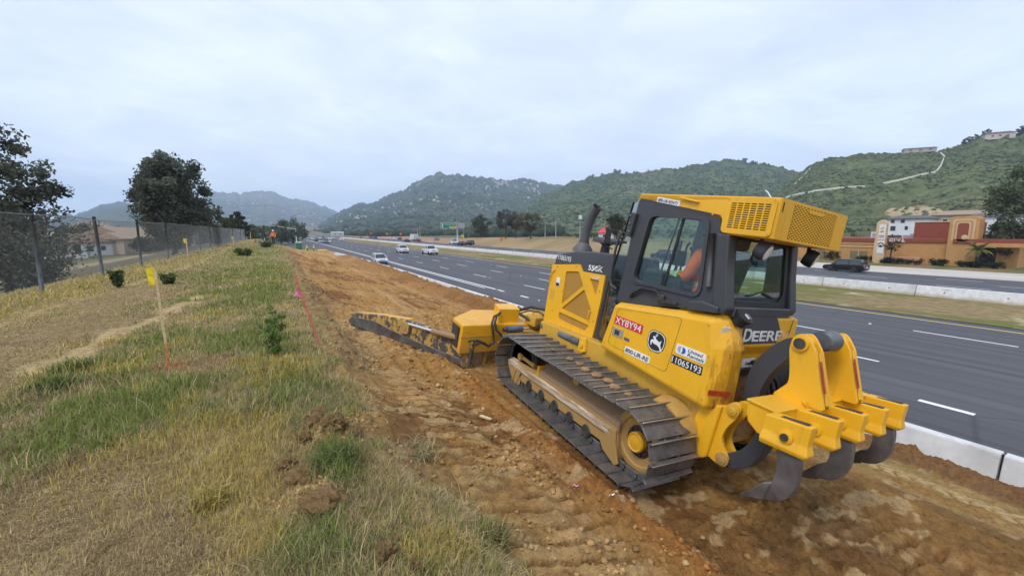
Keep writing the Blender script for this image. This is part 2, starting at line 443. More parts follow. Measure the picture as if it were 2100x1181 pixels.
def ground_colour(X, Y):
    n1 = fbm(X * 0.7, Y * 0.5, 4, 301); n2 = fbm(X * 2.3, Y * 1.3, 4, 311); n3 = fbm(X * 7, Y * 5, 3, 321)
    g, br, ye, bare = fields(X, Y)
    L = lambda a, b, t: a + (np.array(b) - a) * np.clip(t, 0, 1)[:, None]
    c = np.tile(np.array([0.275, 0.203, 0.085]), (len(X), 1))
    c = L(c, [0.175, 0.18, 0.058], g * 0.8); c = L(c, [0.225, 0.158, 0.08], br * 0.8); c = L(c, [0.31, 0.23, 0.09], ye * 0.5)
    c = L(c, [0.44, 0.32, 0.16], bare)
    c = L(c, [0.4, 0.26, 0.115], np.exp(-((X - 0.27) / 0.24) ** 2 - ((Y - 3.42) / 0.38) ** 2) * 1.5 + np.exp(-((X - 0.12) / 0.16) ** 2 - ((Y - 2.66) / 0.22) ** 2) * 1.3)
    c *= (1 + 0.25 * n3)[:, None]
    # gravel track and fields beyond the fence
    bey = sstep(-6.9, -7.8, X); c = L(c, [0.2, 0.16, 0.085], bey)
    c = L(c, [0.36, 0.3, 0.2], bey * sstep(-16.6, -16.0, X + 1.6 * n2 + 0.7 * n3) * sstep(-13.2, -14.0, X + 1.6 * n2 + 0.7 * n3) * 0.85)
    c = L(c, [0.12, 0.09, 0.055], sstep(-16, -17, X + n2) * sstep(-24.5, -23, X + 2 * n2) * 0.9); c = L(c, [0.1, 0.105, 0.04], sstep(-9, -11, X) * sstep(-0.1, 0.3, n1 + 0.4 * n2) * sstep(-24, -20, X) * 0.8)
    c = L(c, [0.3, 0.26, 0.16], sstep(-23, -24, X + 2 * n2) * sstep(-28, -26.5, X + 2 * n2) * 0.8)
    c = L(c, [0.1, 0.11, 0.045], sstep(-28, -34, X))
    # cut soil
    d = np.tile(np.array([0.35, 0.188, 0.06]), (len(X), 1))
    d = L(d, [0.20, 0.092, 0.03], sstep(0.0, 0.4, n1 + 0.5 * n2)); d = L(d, [0.43, 0.265, 0.115], sstep(0.12, 0.5, n2 - 0.3 * n1 + 0.25 * n3) * 0.8)
    d = L(d, [0.46, 0.285, 0.13], sstep(0.1, 0.5, fbm(X * 2.5, Y * 0.12, 3, 351)) * sstep(5, 12, Y) * 0.7)
    d = L(d, [0.235, 0.115, 0.042], np.exp(-((X - 7.9) / 1.3) ** 2) * sstep(6, 9, Y) * 0.85)
    # damp fresh soil behind the machine, dry flakes, grass mixed in near the edge
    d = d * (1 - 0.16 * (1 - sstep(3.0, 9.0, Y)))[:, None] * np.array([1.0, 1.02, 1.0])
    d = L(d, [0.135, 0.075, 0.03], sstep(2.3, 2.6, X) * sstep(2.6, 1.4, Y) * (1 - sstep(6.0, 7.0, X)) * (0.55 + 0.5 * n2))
    d = L(d, [0.33, 0.14, 0.035], np.exp(-((X - 2.34) / 0.2) ** 2) * (1 - sstep(5, 6.5, Y)) * 0.8)
    d = L(d, [0.44, 0.31, 0.155], sstep(0.27, 0.42, fbm(X * 3.1, Y * 5.9, 3, 331)) * (1 - sstep(8, 12, Y)) * 0.7)
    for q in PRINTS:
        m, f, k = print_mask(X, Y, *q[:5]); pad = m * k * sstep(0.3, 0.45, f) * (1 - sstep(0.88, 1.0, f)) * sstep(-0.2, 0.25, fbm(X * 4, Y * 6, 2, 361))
        d = L(d, [0.45, 0.28, 0.115], pad * 0.8); d = L(d, [0.22, 0.105, 0.036], m * k * np.exp(-((f - 0.14) / 0.14) ** 2) * 0.6)  # pale pads; print grooves darkened, their shade put into the soil colour
    ed = np.exp(-np.maximum(0, X - edge_x(Y)) / 0.5)
    d = L(d, [0.27, 0.2, 0.095], ed * (0.55 + 0.9 * n2))
    eb = np.exp(-((X - edge_x(Y) - 0.28) / 0.24) ** 2) * sstep(3.4, 4.6, Y) * (1 - sstep(50, 58, Y)) * sstep(-0.45, 0.2, fbm(X * 1.1, Y * 0.7, 2, 171))
    d = L(d, [0.2, 0.13, 0.062], eb * (0.75 + 0.6 * n3)); d = L(d, [0.34, 0.25, 0.12], eb * sstep(0.15, 0.4, fbm(X * 8, Y * 6, 2, 177)) * 0.7)
    vg = sstep(6.4, 7.2, X + 0.5 * n2) * (1 - sstep(5, 7, Y))
    d = L(d, [0.22, 0.17, 0.055], vg * (0.45 + 0.8 * fbm(X * 1.3, Y * 1.3, 2, 341)) * (1 - sstep(8.6, 9.2, X)))
    d = L(d, [0.19, 0.10, 0.042], sstep(8.7, 9.4, X + 0.3 * n2) * (1 - sstep(5, 7, Y)))
    d = L(d, [0.46, 0.32, 0.15], vg * sstep(7.3, 7.42, X) * (1 - sstep(7.98, 8.1, X)) * np.where(np.abs(((Y + 0.5 * np.abs(X - 7.7)) / 0.19) % 1 - 0.5) > 0.17, 0.95, 0.1))
    d = L(d, [0.55, 0.4, 0.22], sstep(40, 62, Y) * sstep(-0.1, 0.5, n1))
    c = L(c, d, dirtmask(X, Y)) if False else c + (d - c) * dirtmask(X, Y)[:, None]
    # right of the barrier
    r = sstep(11.5, 11.9, X)
    v = np.tile(np.array([0.2, 0.15, 0.075]), (len(X), 1)); v = L(v, [0.11, 0.12, 0.04], sstep(0, 0.4, n1))
    v = L(v, [0.34, 0.25, 0.135], (0.35 + 0.65 * sstep(-0.35, 0.2, fbm(X * 0.5, Y * 0.13, 4, 371))) * sstep(45, 70, Y) * (1 - sstep(70, 78, X)) * (1 - sstep(160, 220, Y))); v = L(v, [0.33, 0.2, 0.13], sstep(120, 200, Y) * (1 - sstep(95, 120, X)) * (1 - sstep(400, 500, Y)))
    v = L(v, [0.085, 0.1, 0.045], sstep(95, 130, X))
    c = c + (v - c) * r[:, None]
    far = sstep(110, 160, Y) * (1 - r)
    c = c + (np.array([0.08, 0.09, 0.045]) - c) * far[:, None]
    return np.clip(c, 0.01, 0.9)

def geom(a, b, s0, k):
    out = [a]; s = s0
    while out[-1] < b: out.append(out[-1] + s); s *= k
    return out
gx = sorted(set(np.round(np.concatenate([-np.array(geom(34, 6500, 1.6, 1.3)), np.arange(-34, -14, 0.5), np.arange(-14, -3.5, 0.14), np.arange(-3.5, -0.6, 0.07), np.arange(-0.6, -0.1, 0.034), np.arange(-0.1, 3.3, 0.0155), np.arange(3.3, 6.2, 0.024), np.arange(6.2, 11.8, 0.06), np.array(geom(11.8, 6500, 1.2, 1.2))]), 4)))
gy = sorted(set(np.round(np.concatenate([[-400, -200, -100, -50, -25, -14, -9, -6, -4, -2.8, -2, -1.4, -.9, -.5, -.2], np.arange(0, 0.9, 0.03), np.arange(0.9, 5.2, 0.0165), np.arange(5.2, 9, 0.03), np.array(geom(9, 140, 0.034, 1.022)), np.array(geom(141, 7000, 4, 1.16))]), 4)))
GX, GY = np.meshgrid(np.array(gx), np.array(gy))
gxx, gyy = GX.ravel(), GY.ravel()
zz_ = zground(gxx, gyy)
nx, ny = len(gx), len(gy)
idx = np.arange(nx * ny).reshape(ny, nx)
Fq = np.stack([idx[:-1, :-1], idx[:-1, 1:], idx[1:, 1:], idx[1:, :-1]], -1).reshape(-1, 4)
me = np_mesh('ground', np.stack([gxx, gyy, zz_], -1), Fq, True)
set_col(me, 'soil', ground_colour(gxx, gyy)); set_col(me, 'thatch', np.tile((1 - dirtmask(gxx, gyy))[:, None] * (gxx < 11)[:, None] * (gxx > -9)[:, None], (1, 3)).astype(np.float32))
t = NT('soil and thatch')
a = t.attr('soil').outputs['Color']
p = t.pos()
n1 = t.noise(11, 7, p, 0.7); n2 = t.noise(55, 5, p, 0.65); n3 = t.noise(2.2, 3, p)
c = t.mix(t.ramp(n1, [(0.34, 0.0), (0.66, 1.0)]), t.mix(1.0, a, (0.62, 0.58, 0.55), 'MULTIPLY'), t.mix(1.0, a, (1.28, 1.27, 1.25), 'MULTIPLY'))
c = t.mix(t.ramp(n2, [(0.5, 0.0), (0.72, 0.55)]), c, t.mix(1.0, a, (1.5, 1.5, 1.5), 'MULTIPLY'))
c = t.mix(t.ramp(n2, [(0.3, 0.6), (0.42, 0.0)]), c, t.mix(1.0, a, (0.45, 0.42, 0.4), 'MULTIPLY'))
th = t.attr('thatch').outputs['Fac']
wob = t.n('ShaderNodeVectorMath'); wob.operation = 'MULTIPLY_ADD'; nzc = t.n('ShaderNodeTexNoise'); nzc.inputs['Scale'].default_value = 3.5; t.l(p, nzc.inputs['Vector']); t.l(nzc.outputs['Color'], wob.inputs[0]); wob.inputs[1].default_value = (0.6, 0.6, 0.6); t.l(p, wob.inputs[2])
sA = t.noise(1.0, 2, t.vscale(wob.outputs[0], (150, 16, 10))); sB = t.noise(1.0, 2, t.vscale(wob.outputs[0], (18, 140, 10))); sC = t.noise(1.0, 2, t.vscale(wob.outputs[0], (75, 60, 10)))
strw = t.math('MAXIMUM', t.ramp(sA, [(0.58, 0.0), (0.68, 1.0)]), t.ramp(sB, [(0.58, 0.0), (0.68, 1.0)]))
c = t.mix(t.math('MULTIPLY', t.math('MULTIPLY', strw, th), 0.6), c, (0.5, 0.4, 0.19))
c = t.mix(t.math('MULTIPLY', t.math('MULTIPLY', t.ramp(sC, [(0.36, 1.0), (0.46, 0.0)]), th), 0.7), c, (0.075, 0.06, 0.03))
t.set(base=c, rough=0.95, spec=0.15)
t.bump(t.math('ADD', n1, t.math('MULTIPLY', n2, 0.6)), 0.8, 0.04)
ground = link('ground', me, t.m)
tag(ground, kind='structure')

# ---------------------------------------------------------------- freeway
YS = np.concatenate([np.arange(-80, 750, 10.0), np.arange(750, 1500, 25.0)])
def ribbon(name, x0, x1, y0, y1, dz, mat, step=None, wob=0.0):
    ys = np.array([y0] + [y for y in YS if y0 < y < y1] + [y1])
    V = []; 
    for y in ys:
        e = 0.018 * max(0, y - 750)
        a = x0 + (wob * vnoise(np.array([y * 0.21]), np.array([x0]), 3)[0] if wob else 0); b = x1 + (wob * vnoise(np.array([y * 0.23]), np.array([x1]), 4)[0] if wob else 0)
        V += [(a, y, e + dz), (b, y, e + dz)]
    n = len(ys)
    F = [(2 * i, 2 * i + 1, 2 * i + 3, 2 * i + 2) for i in range(n - 1)]
    return tag(link(name, np_mesh(name, V, F), mat), kind='structure')
t = NT('asphalt')
p = t.pos()
st = t.vscale(p, (1.0, 0.03, 1.0))
nn = t.noise(1.1, 3, st); fine = t.noise(90, 2, p); big = t.noise(0.08, 3, p)
c = t.ramp(nn, [(0.35, (0.062, 0.064, 0.07)), (0.65, (0.088, 0.09, 0.097))])
c = t.mix(t.ramp(fine, [(0.55, 0.0), (0.75, 0.35)]), c, (0.17, 0.17, 0.17))
c = t.mix(t.ramp(big, [(0.45, 0.0), (0.7, 0.5)]), c, (0.105, 0.105, 0.11))
xs = t.sep(p)[0]
lane = t.math('FRACT', t.math('DIVIDE', t.math('SUBTRACT', xs, 15.62), 3.68))
wp_ = t.math('ABSOLUTE', t.math('SUBTRACT', t.math('ABSOLUTE', t.math('SUBTRACT', lane, 0.5)), 0.24))       # tyre paths
c = t.mix(t.math('MULTIPLY', t.ramp(t.math('ADD', wp_, t.math('MULTIPLY', nn, 0.1)), [(0.06, 0.6), (0.17, 0.0)]), 0.6), c, (0.05, 0.052, 0.056))
oil = t.math('ADD', t.math('ABSOLUTE', t.math('SUBTRACT', lane, 0.5)), t.math('MULTIPLY', t.noise(0.5, 4, t.vscale(p, (1, 0.12, 1))), 0.16))
c = t.mix(t.ramp(oil, [(0.07, 0.55), (0.13, 0.0)]), c, (0.036, 0.036, 0.037))
c = t.mix(t.ramp(t.math('ABSOLUTE', t.math('SUBTRACT', lane, 0.02)), [(0.002, 0.6), (0.006, 0.0)]), c, (0.03, 0.03, 0.03))
pt = t.n('ShaderNodeTexVoronoi'); pt.feature = 'DISTANCE_TO_EDGE'; pt.inputs['Scale'].default_value = 0.16; t.l(t.vscale(p, (1, 0.5, 1)), pt.inputs['Vector'])
c = t.mix(t.ramp(pt.outputs['Distance'], [(0.0, 0.5), (0.006, 0.0)]), c, (0.028, 0.028, 0.03))
c = t.mix(t.ramp(t.noise(0.9, 5, p, 0.7), [(0.62, 0.0), (0.75, 0.25)]), c, (0.16, 0.15, 0.135))
t.set(base=c, rough=0.8, spec=0.35); t.bump(fine, 0.2, 0.004)
M_asphalt = t.m
t = NT('road paint')
p = t.pos()
wear = t.noise(14, 5, p, 0.7)
t.set(base=t.mix(t.ramp(wear, [(0.3, 1.0), (0.42, 0.0)]), (0.78, 0.78, 0.76), (0.2, 0.2, 0.2)), rough=0.7)
M_paint = t.m
t = NT('yellow road paint')
p = t.pos(); wear = t.noise(14, 5, p, 0.7)
t.set(base=t.mix(t.ramp(wear, [(0.3, 1.0), (0.42, 0.0)]), (0.75, 0.52, 0.16), (0.2, 0.18, 0.14)), rough=0.7)
M_ypaint = t.m
t = NT('worn concrete shoulder')
p = t.pos(); nn = t.noise(0.8, 6, t.vscale(p, (1, 0.15, 1)), 0.65)
t.set(base=t.ramp(nn, [(0.3, (0.36, 0.32, 0.27)), (0.7, (0.56, 0.52, 0.46))]), rough=0.9); t.bump(t.noise(20, 3, p), 0.2, 0.01)
M_shoulder = t.m
t = NT('median soil and dry grass')
p = t.pos()
nA = t.noise(0.16, 4, t.vscale(p, (1.6, 0.5, 1))); nB = t.noise(1.6, 5, p); xs = t.sep(p)[0]
c = t.ramp(nB, [(0.3, (0.16, 0.115, 0.055)), (0.7, (0.3, 0.23, 0.12))])
c = t.mix(t.ramp(nA, [(0.48, 0.0), (0.6, 0.85)]), c, (0.12, 0.135, 0.035))
c = t.mix(t.ramp(t.noise(0.3, 5, p), [(0.6, 0.0), (0.68, 0.9)]), c, (0.45, 0.37, 0.24))
t.set(base=c, rough=0.95, spec=0.1); t.bump(nB, 0.5, 0.1)
M_median = t.m
ribbon('freeway', 11.62, 31.4, -80, 1500, 0.0, M_asphalt)
ribbon('opposite_carriageway', 41.95, 62.7, -80, 1500, 0.0, M_asphalt)
ribbon('road_shoulder', 62.7, 73.5, -80, 62, 0.004, M_shoulder, wob=0.8)
ribbon('median', 31.4, 41.95, -80, 700, 0.03, M_median, wob=0.25)
ribbon('junction_road', -2, 11.62, 128, 700, 0.0, M_asphalt)
ribbon('gravel_apron', 62.7, 66.5, 62, 200, 0.004, M_shoulder, wob=0.5)
def line(x, y0, y1, w=0.12, mat=None): ribbon('lane_line', x - w / 2, x + w / 2, y0, y1, 0.004, mat or M_paint)
line(15.62, 30.4, 700, 0.2); line(15.1, -80, 27, 0.14, M_paint) if False else None
line(15.15, 31.5, 700, 0.13)
line(29.75 + 0.55, -80, 60, 0.15, M_ypaint); line(30.3, 60, 700, 0.13)
line(43.6, -80, 700, 0.15, M_ypaint); line(61.2, 34, 700, 0.13)
mbv, mbf = [], []
def dash(x, y, ln, w=0.13):
    k = len(mbv)
    mbv.extend([(x - w / 2, y, 0.004), (x + w / 2, y, 0.004), (x + w / 2, y + ln, 0.004), (x - w / 2, y + ln, 0.004)]); mbf.append((k, k + 1, k + 2, k + 3))
for x, ph, w in ((19.07, 3.2, 0.13), (22.84, 6.6, 0.13), (26.58, 1.2, 0.13), (47.4, 2, .13), (51.1, 7, .13), (54.8, 4, .13), (58.4, 9, .13)):
    k = 0
    y = -74 + ph
    while y < 480:
        dash(x, y, 3.3, w); y += 11.0
y = 3.0
while y < 29.5:
    dash(15.62, y, 1.1, 0.2); y += 3.7
tag(link('lane_dashes', np_mesh('lane_dashes', mbv, mbf), M_paint), kind='structure')
mk, mf = [], []
for x in (15.62, 19.07, 22.84, 26.58):       # raised pavement markers
    y = -20
    while y < 60:
        k = len(mk)
        for sx, sy in ((-.06, -.06), (.06, -.06), (.06, .06), (-.06, .06)): mk.append((x + sx, y + sy, 0.004))
        for sx, sy in ((-.035, -.035), (.035, -.035), (.035, .035), (-.035, .035)): mk.append((x + sx, y + sy, 0.03))
        for a, b in ((0, 1), (1, 2), (2, 3), (3, 0)): mf.append((k + a, k + b, k + b + 4, k + a + 4))
        mf.append((k + 4, k + 5, k + 6, k + 7)); y += 14.6
tag(link('road_studs', np_mesh('road_studs', mk, mf), M_paint), kind='stuff')

# ---------------------------------------------------------------- concrete barriers
t = NT('barrier concrete')
nn = t.noise(3, 6, rough=0.65); stn = t.noise(1.2, 4, t.vscale(t.obj(), (1, 1, 0.25)))
oz = t.sep(t.obj())[2]
c = t.ramp(nn, [(0.3, (0.55, 0.55, 0.55)), (0.7, (0.72, 0.72, 0.71))])
c = t.mix(t.ramp(stn, [(0.48, 0.0), (0.72, 0.7)]), c, (0.4, 0.385, 0.36))
c = t.mix(t.ramp(t.noise(2.2, 6, t.vscale(t.obj(), (1, 0.35, 2.5)), 0.75), [(0.6, 0.0), (0.68, 0.6)]), c, (0.24, 0.23, 0.22))
c = t.mix(t.math('MULTIPLY', t.rand(), 0.3), c, (0.4, 0.39, 0.37))
c = t.mix(t.ramp(t.math('ADD', oz, t.math('MULTIPLY', nn, 0.3)), [(0.22, 0.8), (0.5, 0.0)]), c, (0.36, 0.26, 0.15))
t.set(base=c, rough=0.85, spec=0.2); t.bump(t.noise(25, 4), 0.15, 0.01)
M_krail = t.m
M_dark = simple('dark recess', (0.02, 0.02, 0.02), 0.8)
M_steel = simple('worn steel', (0.24, 0.24, 0.25), 0.4, 0.8)
def make_rail():
    b = MB()
    prof = [(-0.305, 0), (0.305, 0), (0.305, 0.08), (0.115, 0.81 - 0.02), (0.095, 0.81), (-0.095, 0.81), (-0.115, 0.81 - 0.02), (-0.305, 0.08)]
    b.poly_prism(prof, 1, -3.03, 3.03, 0.012, 1)
    o = b.build('concrete_barrier', M_krail)
    for y in (-1.5, 1.5):
        for s in (-1, 1): h = MB(); h.lathe([(0.0, 0.055), (0.012, 0.05)], (s * 0.212 - 0.006, y, 0.42), 0, 12); h.build('lifting_hole', M_dark, o)
    h = MB()
    for z in (0.25, 0.6): h.tube([(-0.03, 3.0, z), (-0.03, 3.075, z), (0.03, 3.075, z), (0.03, 3.0, z)], 0.012, 6)
    h.tube([(0, 3.055, 0.12), (0, 3.055, 0.79)], 0.016, 8)
    h.build('joint_pin', M_steel, o)
    return o
rail0 = make_rail()
k = 0
y = 1.72 - 3.05 - 6.1
while y < 86:
    o = rail0 if k == 0 else copy_tree(rail0)
    x = 11.17 + (0 if y < 40 else -0.0006 * (y - 40) ** 2)
    o.location = (x, y, -0.02); o.rotation_euler = (0, 0, R(RNG.uniform(-.15, .15)) + (0 if y < 40 else math.atan(0.0012 * (y - 40))))
    tag(o, 'white concrete barrier segment lining the near side of the freeway above the cut soil', 'barrier', 'concrete barriers along the near shoulder')
    y += 6.1; k += 1
y = 16.0 - 4.85 * 4; k = 0
while y < 330:
    o = copy_tree(rail0) if y < 110 else rail0.copy()
    if y >= 110: COL.objects.link(o)
    o.location = (41.62, y, -0.02); o.rotation_euler = (0, 0, R(RNG.uniform(-.15, .15)))
    tag(o, 'white concrete barrier segment between the grassy median and the opposite carriageway', 'barrier', 'concrete barriers along the median')
    y += 6.1; k += 1
# ---------------------------------------------------------------- bulldozer materials
def paint(name, col, dirt=(0.3, 0.19, 0.09), amount=0.35, rough=0.38, low=0.5, worn=None, wornamt=0.0):
    t = NT(name)
    o = t.obj(); z = t.sep(o)[2]
    big = t.noise(2.4, 6, o, 0.65); fine = t.noise(26, 4, o, 0.6); sp = t.noise(120, 2, o)
    c = t.ramp(t.noise(1.3, 3, o), [(0.3, tuple(v * 0.9 for v in col)), (0.7, tuple(min(1, v * 1.05) for v in col))])
    nz = t.n('ShaderNodeNewGeometry'); up = t.math('MAXIMUM', t.sep(nz.outputs['Normal'])[2], 0.0)
    hgt = t.math('SUBTRACT', 1.0, t.math('DIVIDE', z, low, True), True)        # more soil low on the machine
    f = t.math('ADD', t.math('MULTIPLY', hgt, 0.9), t.math('MULTIPLY', up, 0.22))
    f = t.math('MULTIPLY', t.math('ADD', f, 0.3), t.math('ADD', t.math('MULTIPLY', big, 1.2), t.math('MULTIPLY', fine, 0.8)))
    f = t.ramp(f, [(0.34, 0.0), (0.85, amount)])
    c = t.mix(f, c, dirt)
    c = t.mix(t.ramp(sp, [(0.62, 0.0), (0.75, 0.25)]), c, tuple(v * 0.55 for v in col))
    if worn:
        wf = t.ramp(t.math('ADD', t.math('MULTIPLY', t.noise(5, 5, o, 0.7), 0.75), t.math('MULTIPLY', t.noise(20, 3, t.vscale(o, (1, 1, .35))), 0.25)), [(0.465, 0.0), (0.495, wornamt)])
        c = t.mix(wf, c, worn)
    stk = t.noise(14, 3, t.vscale(o, (1, 1, 0.12))); c = t.mix(t.ramp(stk, [(0.6, 0.0), (0.78, 0.22)]), c, tuple(v * 0.4 for v in dirt)); c = t.mix(t.ramp(t.noise(55, 2, t.vscale(o, (1, 0.25, 1))), [(0.70, 0.0), (0.78, 0.35)]), c, (0.3, 0.25, 0.18))
    t.set(base=c, rough=t.math('ADD', t.math('MULTIPLY', f, 0.5), rough), spec=0.45)
    t.bump(t.math('ADD', fine, t.math('MULTIPLY', big, 0.4)), 0.06, 0.01)
    return t.m
YEL_ = (0.82, 0.43, 0.016)
M_yel = paint('yellow machine paint', YEL_, amount=0.42)
M_yel_dirty = paint('muddy yellow paint', (0.66, 0.37, 0.025), amount=0.75, low=1.0)
M_yel_worn = paint('worn yellow blade paint', (0.66, 0.37, 0.02), amount=0.55, low=0.9, worn=(0.075, 0.068, 0.06), wornamt=1.0)
M_char = paint('charcoal machine paint', (0.052, 0.053, 0.06), dirt=(0.2, 0.15, 0.1), amount=0.3, rough=0.45)
M_mesh = paint('dusty grille mesh', (0.42, 0.22, 0.035), dirt=(0.33, 0.2, 0.09), amount=0.6)
M_black = simple('black rubber', (0.016, 0.016, 0.017), 0.55, 0, 0.2, 12)
M_hose = simple('hydraulic hose', (0.03, 0.03, 0.032), 0.5, 0, 0.3, 9)
M_chrome = NT('cylinder rod').set(base=(0.75, 0.75, 0.77), metal=1.0, rough=0.16).m
M_cyl = simple('grey cylinder paint', (0.12, 0.13, 0.145), 0.45, 0.2, 0.2, 6)
M_cylb = simple('blue grey cylinder paint', (0.085, 0.11, 0.17), 0.45, 0.1, 0.2, 6)
M_mud = simple('caked mud', (0.34, 0.21, 0.105), 0.95, 0, 0.22, 14, 0.1, 0.7, 40)
M_white = simple('white label', (0.78, 0.78, 0.78), 0.45, 0, 0.03)
M_redlab = simple('red label', (0.62, 0.035, 0.03), 0.5, 0, 0.08)
M_reflect = simple('red reflector', (0.42, 0.045, 0.02), 0.4, 0, 0.2, 30)
M_blklab = simple('black label', (0.022, 0.023, 0.027), 0.45, 0, 0.1)
M_blue = simple('blue mark', (0.03, 0.11, 0.42), 0.4, 0, 0.05)
M_greyl = simple('grey mark', (0.38, 0.4, 0.42), 0.4, 0, 0.05)
M_glassl = NT('lamp lens').set(base=(0.75, 0.72, 0.68), rough=0.12, spec=0.7).m
M_dull = simple('dull interior plastic', (0.04, 0.042, 0.045), 0.7, 0, 0.2)
t = NT('track steel')
o = t.obj(); a = t.noise(7, 5, t.pos(), 0.65); fz = t.noise(40, 4, t.pos())
c = t.ramp(a, [(0.35, (0.12, 0.116, 0.114)), (0.65, (0.22, 0.212, 0.205))])
c = t.mix(t.ramp(t.math('ADD', t.math('MULTIPLY', a, 0.6), t.math('MULTIPLY', fz, 0.4)), [(0.54, 0.0), (0.7, 0.7)]), c, (0.27, 0.18, 0.11))
t.set(base=c, rough=t.ramp(fz, [(0.3, 0.34), (0.7, 0.6)]), metal=0.6); t.bump(fz, 0.15, 0.006); M_track = t.m
M_edge = NT('polished grouser edge').set(base=(0.66, 0.65, 0.63), metal=0.9, rough=0.28).m
M_iron = simple('dirty cast iron', (0.07, 0.06, 0.052), 0.6, 0.3, 0.3, 10, 0.5, 0.3, 30)
t = NT('rubbed rail'); o = t.obj(); a = t.noise(6, 5, t.vscale(o, (4, 0.5, 6)), 0.7); c = t.ramp(a, [(0.3, (0.2, 0.12, 0.06)), (0.5, (0.42, 0.3, 0.18)), (0.62, (0.62, 0.55, 0.45))]); t.set(base=c, rough=0.7); t.bump(a, 0.3, 0.01); M_rub = t.m
M_shank = simple('earth polished steel', (0.2, 0.19, 0.185), 0.4, 0.6, 0.25, 5, 0.5, 0.12, 40)
t = NT('tinted cab glass')
tr = t.n('ShaderNodeBsdfTransparent'); tr.inputs[0].default_value = (0.84, 0.93, 0.9, 1)
gl = t.n('ShaderNodeBsdfGlossy'); gl.inputs['Roughness'].default_value = 0.02; gl.inputs['Color'].default_value = (0.9, 0.95, 1, 1)
fr = t.n('ShaderNodeLayerWeight'); fr.inputs[0].default_value = 0.5
mx = t.n('ShaderNodeMixShader'); t.l(t.math('ADD', t.math('MULTIPLY', t.math('POWER', fr.outputs['Facing'], 4.0), 0.8), 0.045), mx.inputs[0]); t.l(tr.outputs[0], mx.inputs[1]); t.l(gl.outputs[0], mx.inputs[2])
t.l(mx.outputs[0], t.out.inputs[0]); M_glass = t.m

M_tank = paint('stained tank paint', YEL_, amount=0.42)
_nt = M_tank.node_tree; _b = next(n for n in _nt.nodes if n.type == 'BSDF_PRINCIPLED'); _src = _b.inputs['Base Color'].links[0].from_socket
_t = NT.__new__(NT); _t.m = M_tank; _t.t = _nt; _t.b = _b
_o = _t.obj(); _sp = _t.sep(_o)
_st = _t.math('ADD', _t.math('MULTIPLY', _t.noise(9, 5, _t.vscale(_o, (1, 1, 0.3)), 0.7), 0.9), _t.math('MULTIPLY', _t.math('SUBTRACT', -0.82, _sp[1], True), 1.5))       # oil spilled round the filler, running down the rear
_c = _t.mix(_t.ramp(_st, [(0.70, 0.0), (0.78, 0.6)]), _src, (0.34, 0.155, 0.012)); _c = _t.mix(_t.ramp(_t.math('ADD', _st, _t.math('MULTIPLY', _t.noise(30, 3, _o), 0.12)), [(0.93, 0.0), (0.97, 0.75)]), _c, (0.16, 0.075, 0.03)); _nt.links.new(_c, _b.inputs['Base Color'])
def plate_holes(mb, outer, holes, axis, a, b):
    """flat plate with holes, thick from a to b along axis"""
    bm2 = mb.bm
    def P(p, t_): return {0: (t_, p[0], p[1]), 1: (p[0], t_, p[1]), 2: (p[0], p[1], t_)}[axis]
    loops, edges = [], []
    for L in [outer] + holes:
        vs = [bm2.verts.new(P(p, a)) for p in L]
        loops.append(vs)
        for i in range(len(vs)): edges.append(bm2.edges.new((vs[i], vs[(i + 1) % len(vs)])))
    r = bmesh.ops.triangle_fill(bm2, edges=edges, use_beauty=True)
    fs = [g for g in r['geom'] if isinstance(g, bmesh.types.BMFace)]
    mp = {}
    for vs in loops:
        for v in vs:
            c_ = list(v.co); c_[axis] = b; mp[v] = bm2.verts.new(c_)
    new = list(fs)
    for f in fs: new.append(bm2.faces.new([mp[v] for v in f.verts][::-1]))
    for vs in loops:
        n = len(vs)
        for i in range(n): new.append(bm2.faces.new((vs[i], vs[(i + 1) % n], mp[vs[(i + 1) % n]], mp[vs[i]])))
    bmesh.ops.recalc_face_normals(bm2, faces=new)
    return mb
def rrect(x0, x1, y0, y1, r, n=4):
    out = []
    for cx, cy, a0 in ((x1 - r, y1 - r, 0), (x0 + r, y1 - r, 90), (x0 + r, y0 + r, 180), (x1 - r, y0 + r, 270)):
        for k in range(n + 1):
            an = R(a0 + 90 * k / n); out.append((cx + r * math.cos(an), cy + r * math.sin(an)))
    return out
def rpoly(pts, r, n=3):
    """round the corners of a polygon"""
    out = []; m = len(pts)
    for i in range(m):
        p = Vector(pts[i]); a_ = Vector(pts[i - 1]); b_ = Vector(pts[(i + 1) % m])
        u = (a_ - p); v = (b_ - p); rr = min(r, u.length * 0.45, v.length * 0.45)
        s0 = p + u.normalized() * rr; s1 = p + v.normalized() * rr
        for k in range(n + 1):
            q = k / n; w_ = s0.lerp(p, q).lerp(p.lerp(s1, q), q); out.append((w_.x, w_.y))
    return out
SIDE = Matrix(((0, 0, -1), (-1, 0, 0), (0, 1, 0)))      # lettering on a face looking to -X
REAR = Matrix(((1, 0, 0), (0, 0, -1), (0, 1, 0)))       # lettering on a face looking to -Y
